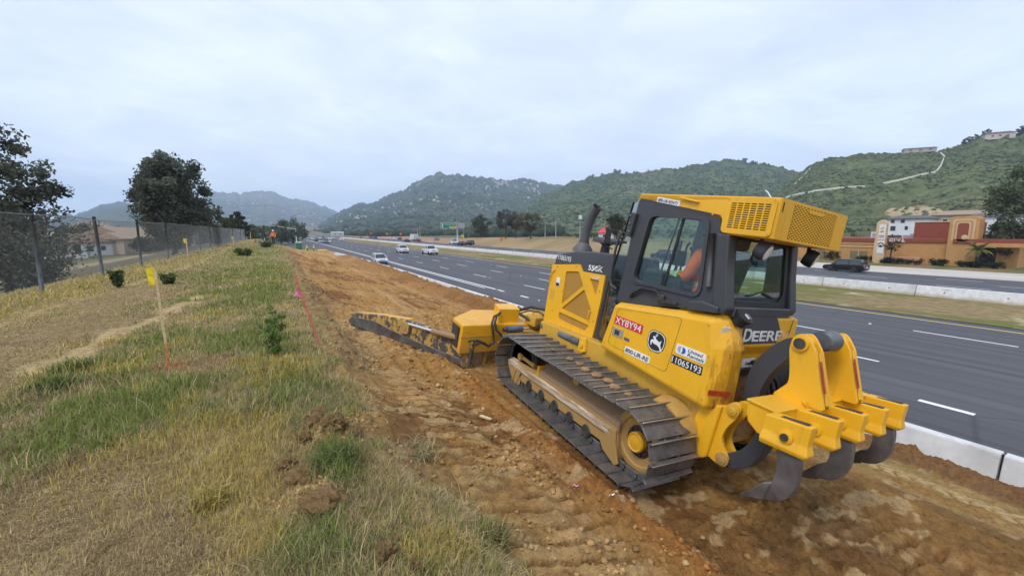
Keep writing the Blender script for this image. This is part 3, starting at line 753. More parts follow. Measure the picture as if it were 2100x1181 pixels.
def text_mesh(body, mat, origin, rotm, width, height, name='lettering', parent=None, depth=0.003, shear=0.0, bold=0.0):
    cu = bpy.data.curves.new(name, 'FONT'); cu.body = body; cu.size = 1; cu.extrude = 0.5; cu.shear = shear; cu.offset = bold
    to = bpy.data.objects.new(name, cu); COL.objects.link(to)
    dg = bpy.context.evaluated_depsgraph_get(); dg.update()
    me = bpy.data.meshes.new_from_object(to.evaluated_get(dg))
    bpy.data.objects.remove(to); bpy.data.curves.remove(cu)
    n = len(me.vertices); co = np.empty(n * 3, np.float32); me.vertices.foreach_get('co', co); co = co.reshape(-1, 3)
    mn, mxx = co.min(0), co.max(0)
    co = (co - mn) / np.maximum(mxx - mn, 1e-6); co[:, 0] *= width; co[:, 1] *= height; co[:, 2] *= depth
    co = co @ np.array(rotm.to_3x3(), np.float32).T + np.array(origin, np.float32)
    me.vertices.foreach_set('co', co.ravel().astype(np.float32)); me.materials.clear(); me.update()
    return link(name, me, mat, parent)

# ---------------------------------------------------------------- bulldozer
DOZ = empty('bulldozer', label='yellow tracked bulldozer with a charcoal cab and rear ripper working on the cut soil', cat='bulldozer')
_M = Matrix(((0.9937539560961535, 0.012390008110270693, 0.11090339238396522), (-0.001963004772861956, 0.9956043492885842, -0.09363827363806232), (-0.11157607877814156, 0.09283570098126227, 0.9894100824571234)))
DOZ.matrix_world = Matrix.Translation((3.9422, 3.4048, 2.2229)) @ _M.to_4x4()
DM = DOZ.matrix_world.copy()

# --- tracks
RC, RR_, FC, FR_ = (-0.62, 0.405), 0.355, (1.69, 0.385), 0.335
def track_path():
    pts = []
    def arc(c, r, a0, a1, n):
        for k in range(n + 1):
            a_ = R(a0 + (a1 - a0) * k / n); pts.append((c[0] + r * math.cos(a_), c[1] + r * math.sin(a_)))
    arc(FC, FR_, -90, 90, 40)
    for k in range(1, 40):       # slack top run
        q = k / 40; y = FC[0] + (RC[0] - FC[0]) * q; z = (FC[1] + FR_) * (1 - q) + (RC[1] + RR_) * q
        pts.append((y, z - 0.012 * math.sin(q * math.pi * 2) ** 2))
    arc(RC, RR_, 90, 270, 40)
    for k in range(1, 40):
        q = k / 40; pts.append((RC[0] + (FC[0] - RC[0]) * q, (RC[1] - RR_) * (1 - q) + (FC[1] - FR_) * q))
    return np.array(pts)
TP = track_path(); TPn = np.roll(TP, -1, 0); SL = np.hypot(*(TPn - TP).T); CUM = np.concatenate([[0], np.cumsum(SL)]); PER = CUM[-1]; NSHOE = 40
def on_track(s):
    s = s % PER; i = int(np.searchsorted(CUM, s, 'right') - 1); i = min(i, len(TP) - 1)
    q = (s - CUM[i]) / SL[i]; p = TP[i] + (TPn[i] - TP[i]) * q; d = (TPn[i] - TP[i]) / SL[i]
    return p, d
pitch = PER / NSHOE
def make_shoe():
    b = MB(); h = pitch / 2
    # profile in (s, n): flat plate that curls up into one grouser bar; s runs along the track
    prof = [(-h + 0.004, 0.0), (h - 0.012, 0.0), (h - 0.006, 0.008), (h - 0.008, 0.05), (h - 0.02, 0.05), (h - 0.026, 0.028), (h - 0.045, 0.0145), (-h + 0.03, 0.012), (-h + 0.004, 0.010)]
    b.poly_prism(prof, 0, -0.325, 0.325, 0.0025, 1)
    for bx in (-0.07, 0.07):
        for by in (-0.045, 0.015): b.lathe([(0.01, 0.011), (0.022, 0.011), (0.025, 0.006)], (bx, by, 0), 2, 6)
    for bx in (-0.085, 0.085):   # chain links under the plate
        b.box((bx, 0, -0.035), (0.035, pitch * 0.98, 0.07), 0.006, 1)
    b.tube([(-0.12, h * 0.9, -0.04), (0.12, h * 0.9, -0.04)], 0.022, 8)
    o = b.build('track_shoe', [M_track, M_edge])
    for p in o.data.polygons:      # polished bar tips
        if min(o.data.vertices[v].co.z for v in p.vertices) > 0.0455: p.material_index = 1
    return o
shoe0 = make_shoe(); first = True
def make_lump():
    b = MB(); bmesh.ops.create_icosphere(b.bm, subdivisions=2, radius=1.0)
    for v in b.bm.verts:
        n = fbm(np.array([v.co.x * 1.7 + v.co.z]), np.array([v.co.y * 1.7 - v.co.z]), 3, 400)[0]; v.co *= 1 + 0.55 * n
    return b
for sx in (-1, 1):
    tr_ = empty('track', parent=DOZ); cx = 0.918 * sx
    for k in range(NSHOE):
        p, d = on_track((k + 0.35) * pitch)
        o = shoe0 if first else shoe0.copy()
        if not first: COL.objects.link(o)
        first = False
        o.parent = tr_
        # local axes: x -> x, s -> -d (bars lead on the top run), n -> outward
        s_ = Vector((0, d[0], d[1])); n_ = Vector((0, d[1], -d[0]))
        o.matrix_local = Matrix(((-1, 0, 0, cx), (0, -s_.y, n_.y, p[0]), (0, -s_.z, n_.z, p[1]), (0, 0, 0, 1)))
    if sx == -1:
        b = MB()
        for k, (yy, s) in enumerate(((0.72, .045), (0.55, .05), (0.38, .055), (0.2, .06), (0.03, .055), (-.13, .06), (-.3, .05), (1.25, .025), (1.05, .03))):
            lb = make_lump()
            for v in lb.bm.verts: v.co = Vector((-0.915 + 0.03 * math.sin(k * 2.1) + v.co.x * s * 1.3, yy + v.co.y * s, 0.775 - 0.006 * (yy < 1) + v.co.z * s * 0.35))
            me_ = bpy.data.meshes.new('tmp'); lb.bm.to_mesh(me_); lb.bm.free(); b.bm.from_mesh(me_); bpy.data.meshes.remove(me_)
        tag(b.build('mud_clump', M_mud, tr_), kind='stuff')
    # sprocket / final drive
    b = MB(); xo = -0.955 if sx < 0 else 0.955; q = sx
    b.lathe([(0.06 * -q, 0.335), (0, 0.335), (0.015 * q, 0.325), (0.03 * q, 0.30), (0.03 * q, 0.25), (0.012 * q, 0.235), (0.012 * q, 0.155), (0.02 * q, 0.15)], (xo, RC[0], RC[1]), 0, 40)
    o = b.build('sprocket', M_yel_dirty, tr_, 35)
    b = MB(); b.lathe([(0.0, 0.16), (0.012 * q, 0.155), (0.012 * q, 0.1)], (xo + 0.012 * q, RC[0], RC[1]), 0, 32); 
    for k in range(12):
        a_ = R(30 * k + 8); b.lathe([(0.01 * q, 0.012), (0.03 * q, 0.012), (0.034 * q, 0.006)], (xo + 0.012 * q, RC[0] + 0.13 * math.cos(a_), RC[1] + 0.13 * math.sin(a_)), 0, 6)
    b.build('bolt_ring', M_iron, tr_, 35)
    b = MB(); b.lathe([(0.0, 0.1), (0.055 * q, 0.1), (0.07 * q, 0.088), (0.06 * q, 0.075), (0.068 * q, 0.03), (0.075 * q, 0.0)], (xo + 0.02 * q, RC[0], RC[1]), 0, 28); b.build('hub_cap', M_yel, tr_, 30)
    b = MB()
    for k in range(22):
        a_ = 2 * math.pi * k / 22
        b.box((cx, RC[0] + 0.315 * math.cos(a_), RC[1] + 0.315 * math.sin(a_)), (0.06, 0.05, 0.035), 0.006, 1, (a_, 0, 0))
    b.lathe([(-0.03, 0.31), (0.03, 0.31)], (cx, RC[0], RC[1]), 0, 40); b.build('drive_teeth', M_iron, tr_)
    # idler
    b = MB(); b.lathe([(-0.07, 0.27), (-0.06, 0.292), (-0.03, 0.297), (-0.025, 0.322), (0.025, 0.322), (0.03, 0.297), (0.06, 0.292), (0.07, 0.27), (0.045, 0.21), (0.03, 0.09), (0.06, 0.08), (0.06, 0.0)], (cx, FC[0], FC[1]), 0, 40)
    b.lathe([(-0.07, 0.27), (-0.045, 0.21), (-0.03, 0.09), (-0.06, 0.08), (-0.06, 0.0)], (cx, FC[0], FC[1]), 0, 40)
    b.build('idler', M_iron, tr_, 30)
    # rollers
    for k in range(6):
        y = -0.24 + k * 0.315
        b = MB(); b.lathe([(-0.13, 0.03), (-0.13, 0.065), (-0.11, 0.08), (-0.07, 0.078), (-0.06, 0.065), (0.06, 0.065), (0.07, 0.078), (0.11, 0.08), (0.13, 0.065), (0.13, 0.03)], (cx, y, 0.15), 0, 20)
        b.build('track_roller', M_iron, tr_, 35)
    b = MB(); b.lathe([(-0.09, 0.04), (-0.09, 0.06), (-0.05, 0.068), (0.05, 0.068), (0.09, 0.06), (0.09, 0.03)], (cx - 0.06 * 0, 0.43, 0.612), 0, 20); b.tube([(cx, 0.43, 0.61), (cx * 0.6, 0.43, 0.61)], 0.03, 8); b.build('carrier_roller', M_yel_dirty, tr_, 35)
    # frame: outer side plate, sloped cover, rubbed rail, nose guard, rear guard
    X0 = lambda x: x * -sx      # given for the near (left) side
    b = MB(); pl = [(1.70, 0.10), (1.90, 0.20), (1.975, 0.29), (1.90, 0.335), (1.2, 0.40), (-0.36, 0.42), (-0.40, 0.30), (-0.44, 0.09), (-0.38, 0.075), (-0.24, 0.11), (-0.2, 0.16), (1.5, 0.115)]
    b.poly_prism(pl, 0, X0(-1.035), X0(-0.80), 0.012, 1); b.build('track_frame', M_yel_dirty, tr_)
    b = MB(); b.poly_prism([(-1.06, 0.27), (-1.06, 0.35), (-0.99, 0.385), (-0.95, 0.385), (-0.95, 0.27)] if sx < 0 else [(1.06, 0.27), (1.06, 0.35), (0.99, 0.385), (0.95, 0.385), (0.95, 0.27)], 1, -0.30, 1.93, 0.008, 1)
    for v in b.bm.verts: v.co.z += -0.062 * (v.co.y - (-0.3)) / 2.23 + 0.03
    b.build('rub_rail', M_rub, tr_)
    b = MB(); sec = [(-1.03, 0.36), (-1.03, 0.45), (-0.84, 0.575), (-0.74, 0.575), (-0.74, 0.36)]
    b.poly_prism([(X0(x) if sx > 0 else x, z) for x, z in sec] if sx < 0 else [(-x, z) for x, z in sec], 1, -0.38, 1.18, 0.012, 1)
    for v in b.bm.verts: v.co.z += 0.02 * (0.4 - v.co.y) / 0.8 if v.co.z > 0.4 else 0
    b.build('frame_cover', M_mud if False else paint('mud covered yellow paint', (0.6, 0.33, 0.03), dirt=(0.31, 0.2, 0.11), amount=1.0, low=1.6), tr_)
    b = MB(); b.poly_prism([(1.16, 0.36), (1.2, 0.36), (1.2, 0.49), (1.16, 0.51)], 0, X0(-1.04), X0(-0.78), 0.004, 1); b.build('cover_end', M_yel, tr_)
    b = MB(); b.poly_prism([(1.66, 0.02), (1.82, 0.09), (1.95, 0.22), (1.985, 0.30), (1.955, 0.30), (1.6, 0.22), (1.56, 0.07)], 0, X0(-1.05), X0(-1.035), 0.004, 1)
    for y in (1.62, 1.74): b.box((X0(-1.055), y, 0.15), (0.012, 0.035, 0.2), 0.003, 1, (R(20), 0, 0))
    b.build('nose_guard', M_yel_dirty, tr_)
    b = MB(); b.poly_prism([(-0.30, 0.40), (-0.37, 0.40), (-0.40, 0.26), (-0.48, 0.08), (-0.44, 0.04), (-0.24, 0.11), (-0.16, 0.2), (-0.22, 0.3)], 0, X0(-1.06), X0(-1.03), 0.008, 1); b.build('rear_guard', M_yel_dirty, tr_)
    b = MB(); b.box((X0(-0.97), 1.72, 0.43), (0.09, 0.1, 0.09), 0.012, 2); b.tube([(X0(-0.97), 1.66, 0.43), (X0(-0.97), 1.35, 0.42)], 0.035, 10); b.lathe([(0, 0.05), (0.03, 0.05)], (X0(-1.02), 1.72, 0.43), 0, 12); b.build('idler_bracket', M_yel_dirty, tr_, 35)

# --- chassis
b = MB(); b.poly_prism([(-0.95, 0.42), (-0.7, 0.34), (1.6, 0.34), (2.0, 0.5), (2.0, 0.9), (0.5, 1.0), (-0.95, 0.98)], 0, -0.545, 0.545, 0.02, 2); b.build('chassis', M_yel_dirty, DOZ)
for sx in (-1, 1):
    b = MB(); b.lathe([(0, 0.30), (0.16, 0.34), (0.2, 0.34)], (0.545 * sx if sx > 0 else -0.745, RC[0], 0.5), 0, 32)
    b.build('final_drive_housing', M_yel_dirty, DOZ, 35)
    b = MB(); b.poly_prism([(-0.895, 0.93), (-1.10, 0.97), (-1.06, 0.43), (-0.93, 0.33), (-0.8, 0.34)], 0, sx * 0.56, sx * 0.44, 0.01, 1); b.build('ripper_mount', M_yel, DOZ)
    b = MB(); pl = [(-1.125, 0.976), (-1.166, 1.044), (-1.226, 1.057), (-1.261, 1.01), (-1.254, 0.943), (-1.165, 0.782), (-1.142, 0.669), (-1.178, 0.589), (-1.25, 0.532), (-1.25, 0.466), (-1.203, 0.419), (-1.135, 0.419), (-1.0, 0.455), (-0.98, 0.627), (-0.98, 0.95)]
    for off in (0.0, 0.13): b.poly_prism(rpoly(pl, 0.04), 0, sx * (0.52 - off), sx * (0.48 - off), 0.004, 1)
    b.build('ripper_bracket', M_yel, DOZ)
    for (y, z) in ((-1.195, 0.975), (-1.2, 0.49)):
        b = MB(); b.lathe([(0, 0.062), (0.018, 0.062), (0.02, 0.045), (0.03, 0.045), (0.032, 0.025), (0.036, 0.02)], (0, y, z), 0, 20)
        for v in b.bm.verts: v.co.x = sx * (0.52 + v.co.x)
        b.build('pivot_pin', M_yel_dirty, DOZ, 35)

# --- engine hood
hoodprof = [(2.085, 0.66), (2.085, 1.80), (2.078, 1.885), (2.045, 1.945), (1.95, 1.985), (1.62, 2.065), (1.26, 2.108), (0.80, 2.135), (0.80, 0.66)]
b = MB(); b.poly_prism(hoodprof, 0, -0.405, 0.405, 0.03, 3); b.build('hood', M_char, DOZ, 40)
pan = [(2.092, 0.665), (2.088, 1.788), (1.438, 1.895), (1.352, 1.807), (0.876, 1.838), (0.876, 1.48), (0.90, 1.10), (0.95, 0.665)]
hA = [(1.716, 1.744), (1.423, 1.795), (1.275, 1.619), (1.70, 1.244)]; hB = [(1.240, 1.575), (1.017, 1.321), (1.03, 1.165), (1.683, 1.185)]
hC = [(1.17, 1.741), (0.965, 1.755), (0.994, 1.524)]; hD = [(1.724, 1.122), (1.013, 1.115), (1.088, 1.015), (1.717, 1.013)]
for sx in (-1, 1):
    b = MB(); plate_holes(b, pan, [rpoly(h_, 0.03) for h_ in (hA, hB, hC, hD)], 0, sx * 0.406, sx * 0.432); o = b.build('engine_side_panel', M_yel, DOZ)
    for nm, h_, mt in (('grille_mesh', hA, M_mesh), ('grille_mesh', hB, M_mesh), ('grille_mesh', hC, M_mesh), ('lower_recess', hD, M_mesh)):
        c_ = np.mean(h_, 0); pp = [tuple(c_ + (np.array(q) - c_) * 1.06) for q in h_]
        b = MB(); b.poly_prism(pp, 0, sx * 0.407, sx * 0.414); b.build(nm, mt, o)
    b = MB(); b.tube([(sx * 0.43, 1.98, 1.72), (sx * 0.455, 2.04, 1.68), (sx * 0.455, 2.09, 1.50), (sx * 0.43, 2.07, 1.49)], 0.009, 8); b.build('grab_handle', M_yel, o)
    b = MB(); b.tube([(sx * 0.43, 1.01, 1.32), (sx * 0.46, 1.03, 1.32), (sx * 0.46, 1.035, 1.19), (sx * 0.43, 1.02, 1.18)], 0.008, 8); b.build('latch_handle', M_yel, o)
    b = MB()
    for (y, z) in ((1.95, 1.78), (1.5, 1.86), (1.73, 1.45), (1.9, 1.1), (0.93, 1.62), (0.95, 1.2), (1.9, 0.8), (1.2, 0.8)): b.lathe([(0, 0.014), (0.008 * sx, 0.014), (0.01 * sx, 0.006)], (sx * 0.432, y, z), 0, 6)
    b.build('panel_bolts', M_yel_dirty, o)
b = MB(); b.box((-0.435, 1.87, 1.55), (0.004, 0.09, 0.14), 0.002, 1); o = b.build('warning_label', M_white, DOZ)
b = MB(); b.box((-0.438, 1.87, 1.515), (0.003, 0.075, 0.05)); b.build('pictogram', M_blklab, o)
b = MB(); b.box((-0.433, 1.97, 1.33), (0.003, 0.12, 0.16)); b.build('faded_label', M_yel_dirty, DOZ)
text_mesh('11065193', M_white, (-0.406, 2.0, 1.885), SIDE @ Matrix.Rotation(R(1), 3, 'Z'), 0.32, 0.075, 'number_lettering', DOZ)
text_mesh('550K', M_white, (-0.406, 1.26, 1.845), SIDE @ Matrix.Rotation(R(3), 3, 'Z'), 0.30, 0.075, 'type_lettering', DOZ, bold=0.02)
text_mesh('LGP', M_white, (-0.433, 1.10, 1.752), SIDE @ Matrix.Rotation(R(2), 3, 'Z'), 0.12, 0.045, 'type_lettering', DOZ)
b = MB(); b.box((-0.405, 1.82, 1.838), (0.01, 0.28, 0.012), 0.003, 1, (R(-3), 0, 0)); b.box((-0.405, 1.13, 1.965), (0.01, 0.3, 0.012), 0.003, 1, (R(-3), 0, 0)); b.build('hood_rib', M_char, DOZ)
b = MB(); b.tube([(-0.41, 1.17, 1.85), (-0.42, 1.02, 1.94)], 0.011, 8); b.build('latch_rod', M_white, DOZ)
# exhaust and air cleaner
ex = -0.10
b = MB(); b.lathe([(0.0, 0.16), (0.05, 0.15), (0.15, 0.075)], (ex, 1.83, 2.05), 2, 24); b.lathe([(0.13, 0.082), (0.16, 0.082)], (ex, 1.83, 2.05), 2, 24)
pts = [(ex, 1.83, 2.17)]; 
for k in range(9): 
    q = k / 8; pts.append((ex, 1.83 - 0.14 * q * q - 0.03 * q, 2.3 + 0.44 * q))
b.tube(pts, 0.072, 20, False)
b.tube([(p_[0], p_[1], p_[2]) for p_ in pts[::-1]], 0.064, 20, False)
b.build('exhaust_stack', paint('heat dulled exhaust', (0.10, 0.10, 0.105), dirt=(0.24, 0.16, 0.13), amount=0.35, rough=0.55), DOZ, 50)
b = MB(); b.lathe([(0.0, 0.07), (0.1, 0.065), (0.12, 0.055), (0.15, 0.1), (0.155, 0.205), (0.2, 0.20), (0.235, 0.165), (0.24, 0.0)], (0.05, 1.50, 2.08), 2, 28); b.build('air_precleaner', M_char, DOZ, 35)

# --- cab
CX_ = 0.585
outer = [(0.43, 1.57), (0.375, 2.79), (0.35, 2.83), (-0.68, 2.70), (-0.79, 2.55), (-0.93, 1.84)]
door = rpoly([(0.235, 1.90), (0.15, 2.64), (-0.56, 2.64), (-0.625, 1.925)], 0.09, 5)
seal = rpoly([(0.275, 1.865), (0.185, 2.685), (-0.595, 2.68), (-0.67, 1.89)], 0.11, 5)
CAB = empty('cab', parent=DOZ)
for sx in (-1, 1):
    b = MB(); plate_holes(b, outer, [door], 0, sx * 0.585, sx * 0.53); o = b.build('cab_side', M_char, CAB)
    b = MB(); plate_holes(b, seal, [door], 0, sx * 0.584, sx * 0.602); b.build('door_seal', M_black if False else M_char, CAB)
    b = MB(); b.poly_prism(door, 0, sx * 0.556, sx * 0.560); b.build('door_glass', M_glass, CAB)
    b = MB(); b.box((sx * 0.562, -0.225, 2.26), (0.016, 0.03, 0.78), 0.003, 1, (R(6), 0, 0)); b.build('glass_divider', M_black, CAB)
    b = MB(); b.tube([(sx * 0.60, 0.22, 1.70), (sx * 0.62, 0.16, 1.76), (sx * 0.62, 0.05, 1.835), (sx * 0.62, -0.14, 1.85), (sx * 0.60, -0.18, 1.82)], 0.017, 8)
    b.build('door_handle', M_black, CAB)
    b = MB(); b.box((sx * 0.605, -0.22, 1.79), (0.05, 0.09, 0.07), 0.01, 1); b.box((sx * 0.61, -0.33, 1.765), (0.03, 0.2, 0.035), 0.005, 1, (R(-8), 0, 0)); b.build('door_latch', M_iron, CAB)
    b = MB(); b.poly_prism([(-0.58, 1.76), (-0.9, 1.8), (-0.9, 1.86), (-0.72, 1.875), (-0.58, 1.84)], 0, sx * 0.54, sx * 0.645, 0.01, 1); b.build('cab_step', M_char, CAB)
    b = MB(); b.tube([(sx * 0.605, -0.655, 2.52), (sx * 0.605, -0.735, 2.02)], [0.028, 0.028], 8); b.build('side_bar', M_char, CAB)
    # chunky rear corner post, leaning with the rear face
    b = MB(); b.poly_prism([(-0.70, 2.53), (-0.83, 2.53), (-0.885, 2.2), (-0.965, 1.86), (-0.94, 1.80), (-0.86, 1.80), (-0.80, 1.9)], 0, sx * 0.61, sx * 0.485, 0.018, 2); b.build('corner_post', M_char, CAB)
    # slim glass corner in front of the door
    b = MB(); b.face([(sx * 0.575, 0.435, 1.57), (sx * 0.575, 0.385, 2.79), (sx * 0.44, 0.60, 2.79), (sx * 0.44, 0.78, 1.75), (sx * 0.44, 0.80, 1.07), (sx * 0.575, 0.50, 1.03)]); b.build('quarter_glass', M_glass, CAB)
    b = MB(); b.tube([(sx * 0.44, 0.60, 2.80), (sx * 0.44, 0.78, 1.75), (sx * 0.44, 0.80, 1.05), (sx * 0.575, 0.50, 1.02)], 0.012, 6); b.build('glass_edge', M_black, CAB)
    b = MB(); b.tube([(sx * 0.60, 0.50, 2.42), (sx * 0.62, 0.545, 2.38), (sx * 0.62, 0.575, 2.2), (sx * 0.62, 0.585, 1.85), (sx * 0.62, 0.54, 1.77), (sx * 0.60, 0.46, 1.74)], 0.016, 8); b.build('grab_rail', M_char, CAB)
    b = MB(); b.box((sx * 0.61, 0.40, 2.52), (0.05, 0.085, 0.28), 0.008, 1, (R(7), 0, 0)); b.build('hinge_cover', M_char, CAB); b = MB(); b.box((sx * 0.615, 0.43, 1.47), (0.05, 0.08, 0.3), 0.008, 1, (R(-14), 0, 0)); b.build('hinge_cover', M_char, CAB)
    b = MB()
    for (y, z) in ((0.41, 2.62), (0.40, 2.53), (0.39, 2.44), (0.40, 1.56), (0.43, 1.48), (0.455, 1.39)): b.lathe([(0, 0.014), (0.012, 0.014), (0.015, 0.006)], (0.634, y, z), 0, 8)
    for v in b.bm.verts: v.co.x *= sx
    b.build('hinge_bolts', M_white if False else M_steel, CAB)
    b = MB(); b.tube([(sx * 0.61, 0.47, 2.36), (sx * 0.66, 0.52, 2.34), (sx * 0.66, 0.47, 2.30), (sx * 0.61, 0.42, 2.31)], 0.014, 8); b.build('hook', M_black, CAB)
    b = MB(); b.tube([(sx * 0.62, 0.60, 2.42), (sx * 0.66, 0.72, 2.44), (sx * 0.66, 0.74, 2.24), (sx * 0.62, 0.63, 2.2)], 0.008, 6); b.box((sx * 0.655, 0.71, 2.34), (0.02, 0.1, 0.17), 0.008, 1); b.build('mirror', M_black, CAB)
b = MB(); b.face([(-0.44, 0.62, 2.79), (0.44, 0.62, 2.79), (0.44, 0.79, 1.75), (-0.44, 0.79, 1.75)]); b.build('windscreen', M_glass, CAB)
# rear window wall, leaning: y from -0.80 (top) to -0.93 (bottom)
b = MB(); wo = [(-0.49, 1.84), (0.49, 1.84), (0.49, 2.56), (-0.49, 2.56)]; wh = rpoly([(-0.45, 1.93), (0.33, 1.93), (0.41, 2.02), (0.41, 2.50), (-0.45, 2.50)], 0.05, 4)
plate_holes(b, wo, [wh], 1, 0.0, 0.035)
for v in b.bm.verts: v.co.y += -0.925 + 0.12 * (v.co.z - 1.84) / 0.7
b.build('rear_frame', M_black, CAB)
b = MB(); b.poly_prism(wh, 1, 0.014, 0.018)
for v in b.bm.verts: v.co.y += -0.925 + 0.12 * (v.co.z - 1.84) / 0.7
b.build('rear_glass', M_glass, CAB)
b = MB(); b.tube([(-0.2, -0.905, 1.98), (0.0, -0.895, 2.03), (0.22, -0.905, 1.97)], 0.008, 6); b.build('wiper', M_black, CAB)
b = MB(); b.box((0, -0.945, 1.83), (0.97, 0.05, 0.10), 0.012, 1); b.box((-0.1, -0.93, 1.765), (0.6, 0.05, 0.06), 0.01, 1); b.build('rear_sill', M_char, CAB)
# cab floor, headlining, seat and controls
for nm_, c_, s_ in (('cab_floor', (0, -0.12, 1.60), (1.05, 1.45, 0.06)), ('headlining', (0, -0.15, 2.72), (1.04, 1.15, 0.03)), ('dashboard', (0, 0.73, 1.5), (0.84, 0.04, 0.5)), ('rear_shelf', (0, -0.78, 1.74), (1.0, 0.2, 0.24))): b = MB(); b.box(c_, s_, 0.01, 1); b.build(nm_, M_dull, CAB)
b = MB(); b.box((-0.06, -0.30, 1.86), (0.46, 0.46, 0.14), 0.04, 2); b.box((-0.06, -0.56, 2.14), (0.44, 0.13, 0.52), 0.05, 2, (R(10), 0, 0)); b.box((-0.06, -0.60, 2.48), (0.26, 0.1, 0.16), 0.04, 2, (R(8), 0, 0)); b.build('operator_seat', M_dull, CAB)
b = MB(); b.box((0.32, -0.12, 1.86), (0.2, 0.6, 0.44), 0.03, 1); b.tube([(0.32, 0.05, 2.08), (0.32, 0.1, 2.2)], [0.018, 0.03], 8); b.box((-0.42, -0.05, 1.86), (0.14, 0.5, 0.4), 0.03, 1); b.tube([(-0.42, 0.05, 2.04), (-0.42, 0.1, 2.15)], [0.018, 0.03], 8); b.box((0.36, 0.42, 2.2), (0.16, 0.04, 0.2), 0.01, 1, (0, 0, R(-30))); b.tube([(0.36, 0.44, 2.1), (0.36, 0.5, 1.75)], 0.02, 6); b.build('controls', M_dull, CAB)
# roof
b = MB(); prof = [(-1.195, 2.875), (0.35, 2.882), (0.56, 2.815), (0.565, 2.79), (0.372, 2.787), (-0.678, 2.645), (-0.705, 2.523), (-1.195, 2.527)]
b.poly_prism(prof, 0, -0.585, 0.585, 0.018, 3); 
for v in b.bm.verts:
    if v.co.y > 0.42: v.co.x *= 1 - 0.28 * min(1, (v.co.y - 0.42) / 0.14)
ROOF = b.build('roof', M_yel, CAB, 40)
def slots(mb, x0, x1, z0, z1, nc, nr, fx, fz, stag=False):
    """perforated sheet in the (u, w) plane returned as quads; u across, w up"""
    V = mb.bm.verts.new; cw = (x1 - x0) / nc; ch = (z1 - z0) / nr
    for r in range(nr):
        cells = [(x0 + c_ * cw, x0 + (c_ + 1) * cw) for c_ in range(nc)]
        if stag and r % 2:
            cells = [(x0, x0 + cw / 2)] + [(x0 + (c_ + 0.5) * cw, x0 + (c_ + 1.5) * cw) for c_ in range(nc - 1)] + [(x1 - cw / 2, x1)]
        for a_, b_ in cells:
            c0, c1 = z0 + r * ch, z0 + (r + 1) * ch; mx_, mz_ = (b_ - a_) * (1 - fx) / 2, ch * (1 - fz) / 2
            o_ = [(a_, c0), (b_, c0), (b_, c1), (a_, c1)]; i_ = [(a_ + mx_, c0 + mz_), (b_ - mx_, c0 + mz_), (b_ - mx_, c1 - mz_), (a_ + mx_, c1 - mz_)]
            ov = [V((p[0], 0, p[1])) for p in o_]; iv = [V((p[0], 0, p[1])) for p in i_]; bv = [V((p[0], 0.007, p[1])) for p in i_]
            for k in range(4):
                mb.bm.faces.new((ov[k], ov[(k + 1) % 4], iv[(k + 1) % 4], iv[k])); mb.bm.faces.new((iv[k], iv[(k + 1) % 4], bv[(k + 1) % 4], bv[k]))
b = MB(); slots(b, -0.385, 0.385, 2.55, 2.85, 13, 20, 0.66, 0.58, True)
for v in b.bm.verts: v.co.y -= 1.206
gr_ = b.build('rear_grille', M_yel, ROOF)
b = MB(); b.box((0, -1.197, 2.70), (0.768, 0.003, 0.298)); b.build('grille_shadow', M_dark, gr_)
b = MB(); plate_holes(b, [(-0.582, 2.532), (0.582, 2.532), (0.582, 2.872), (-0.582, 2.872)], [[(-0.3845, 2.5505), (0.3845, 2.5505), (0.3845, 2.8495), (-0.3845, 2.8495)]], 1, -1.206, -1.195); b.build('rear_cover', M_yel, ROOF)
b = MB(); plate_holes(b, [(-0.13, 2.835), (0.13, 2.835), (0.13, 2.81), (0.06, 2.80), (-0.06, 2.80), (-0.13, 2.81)], [], 1, -1.211, -1.2065); b.build('grille_tab', M_yel, ROOF)
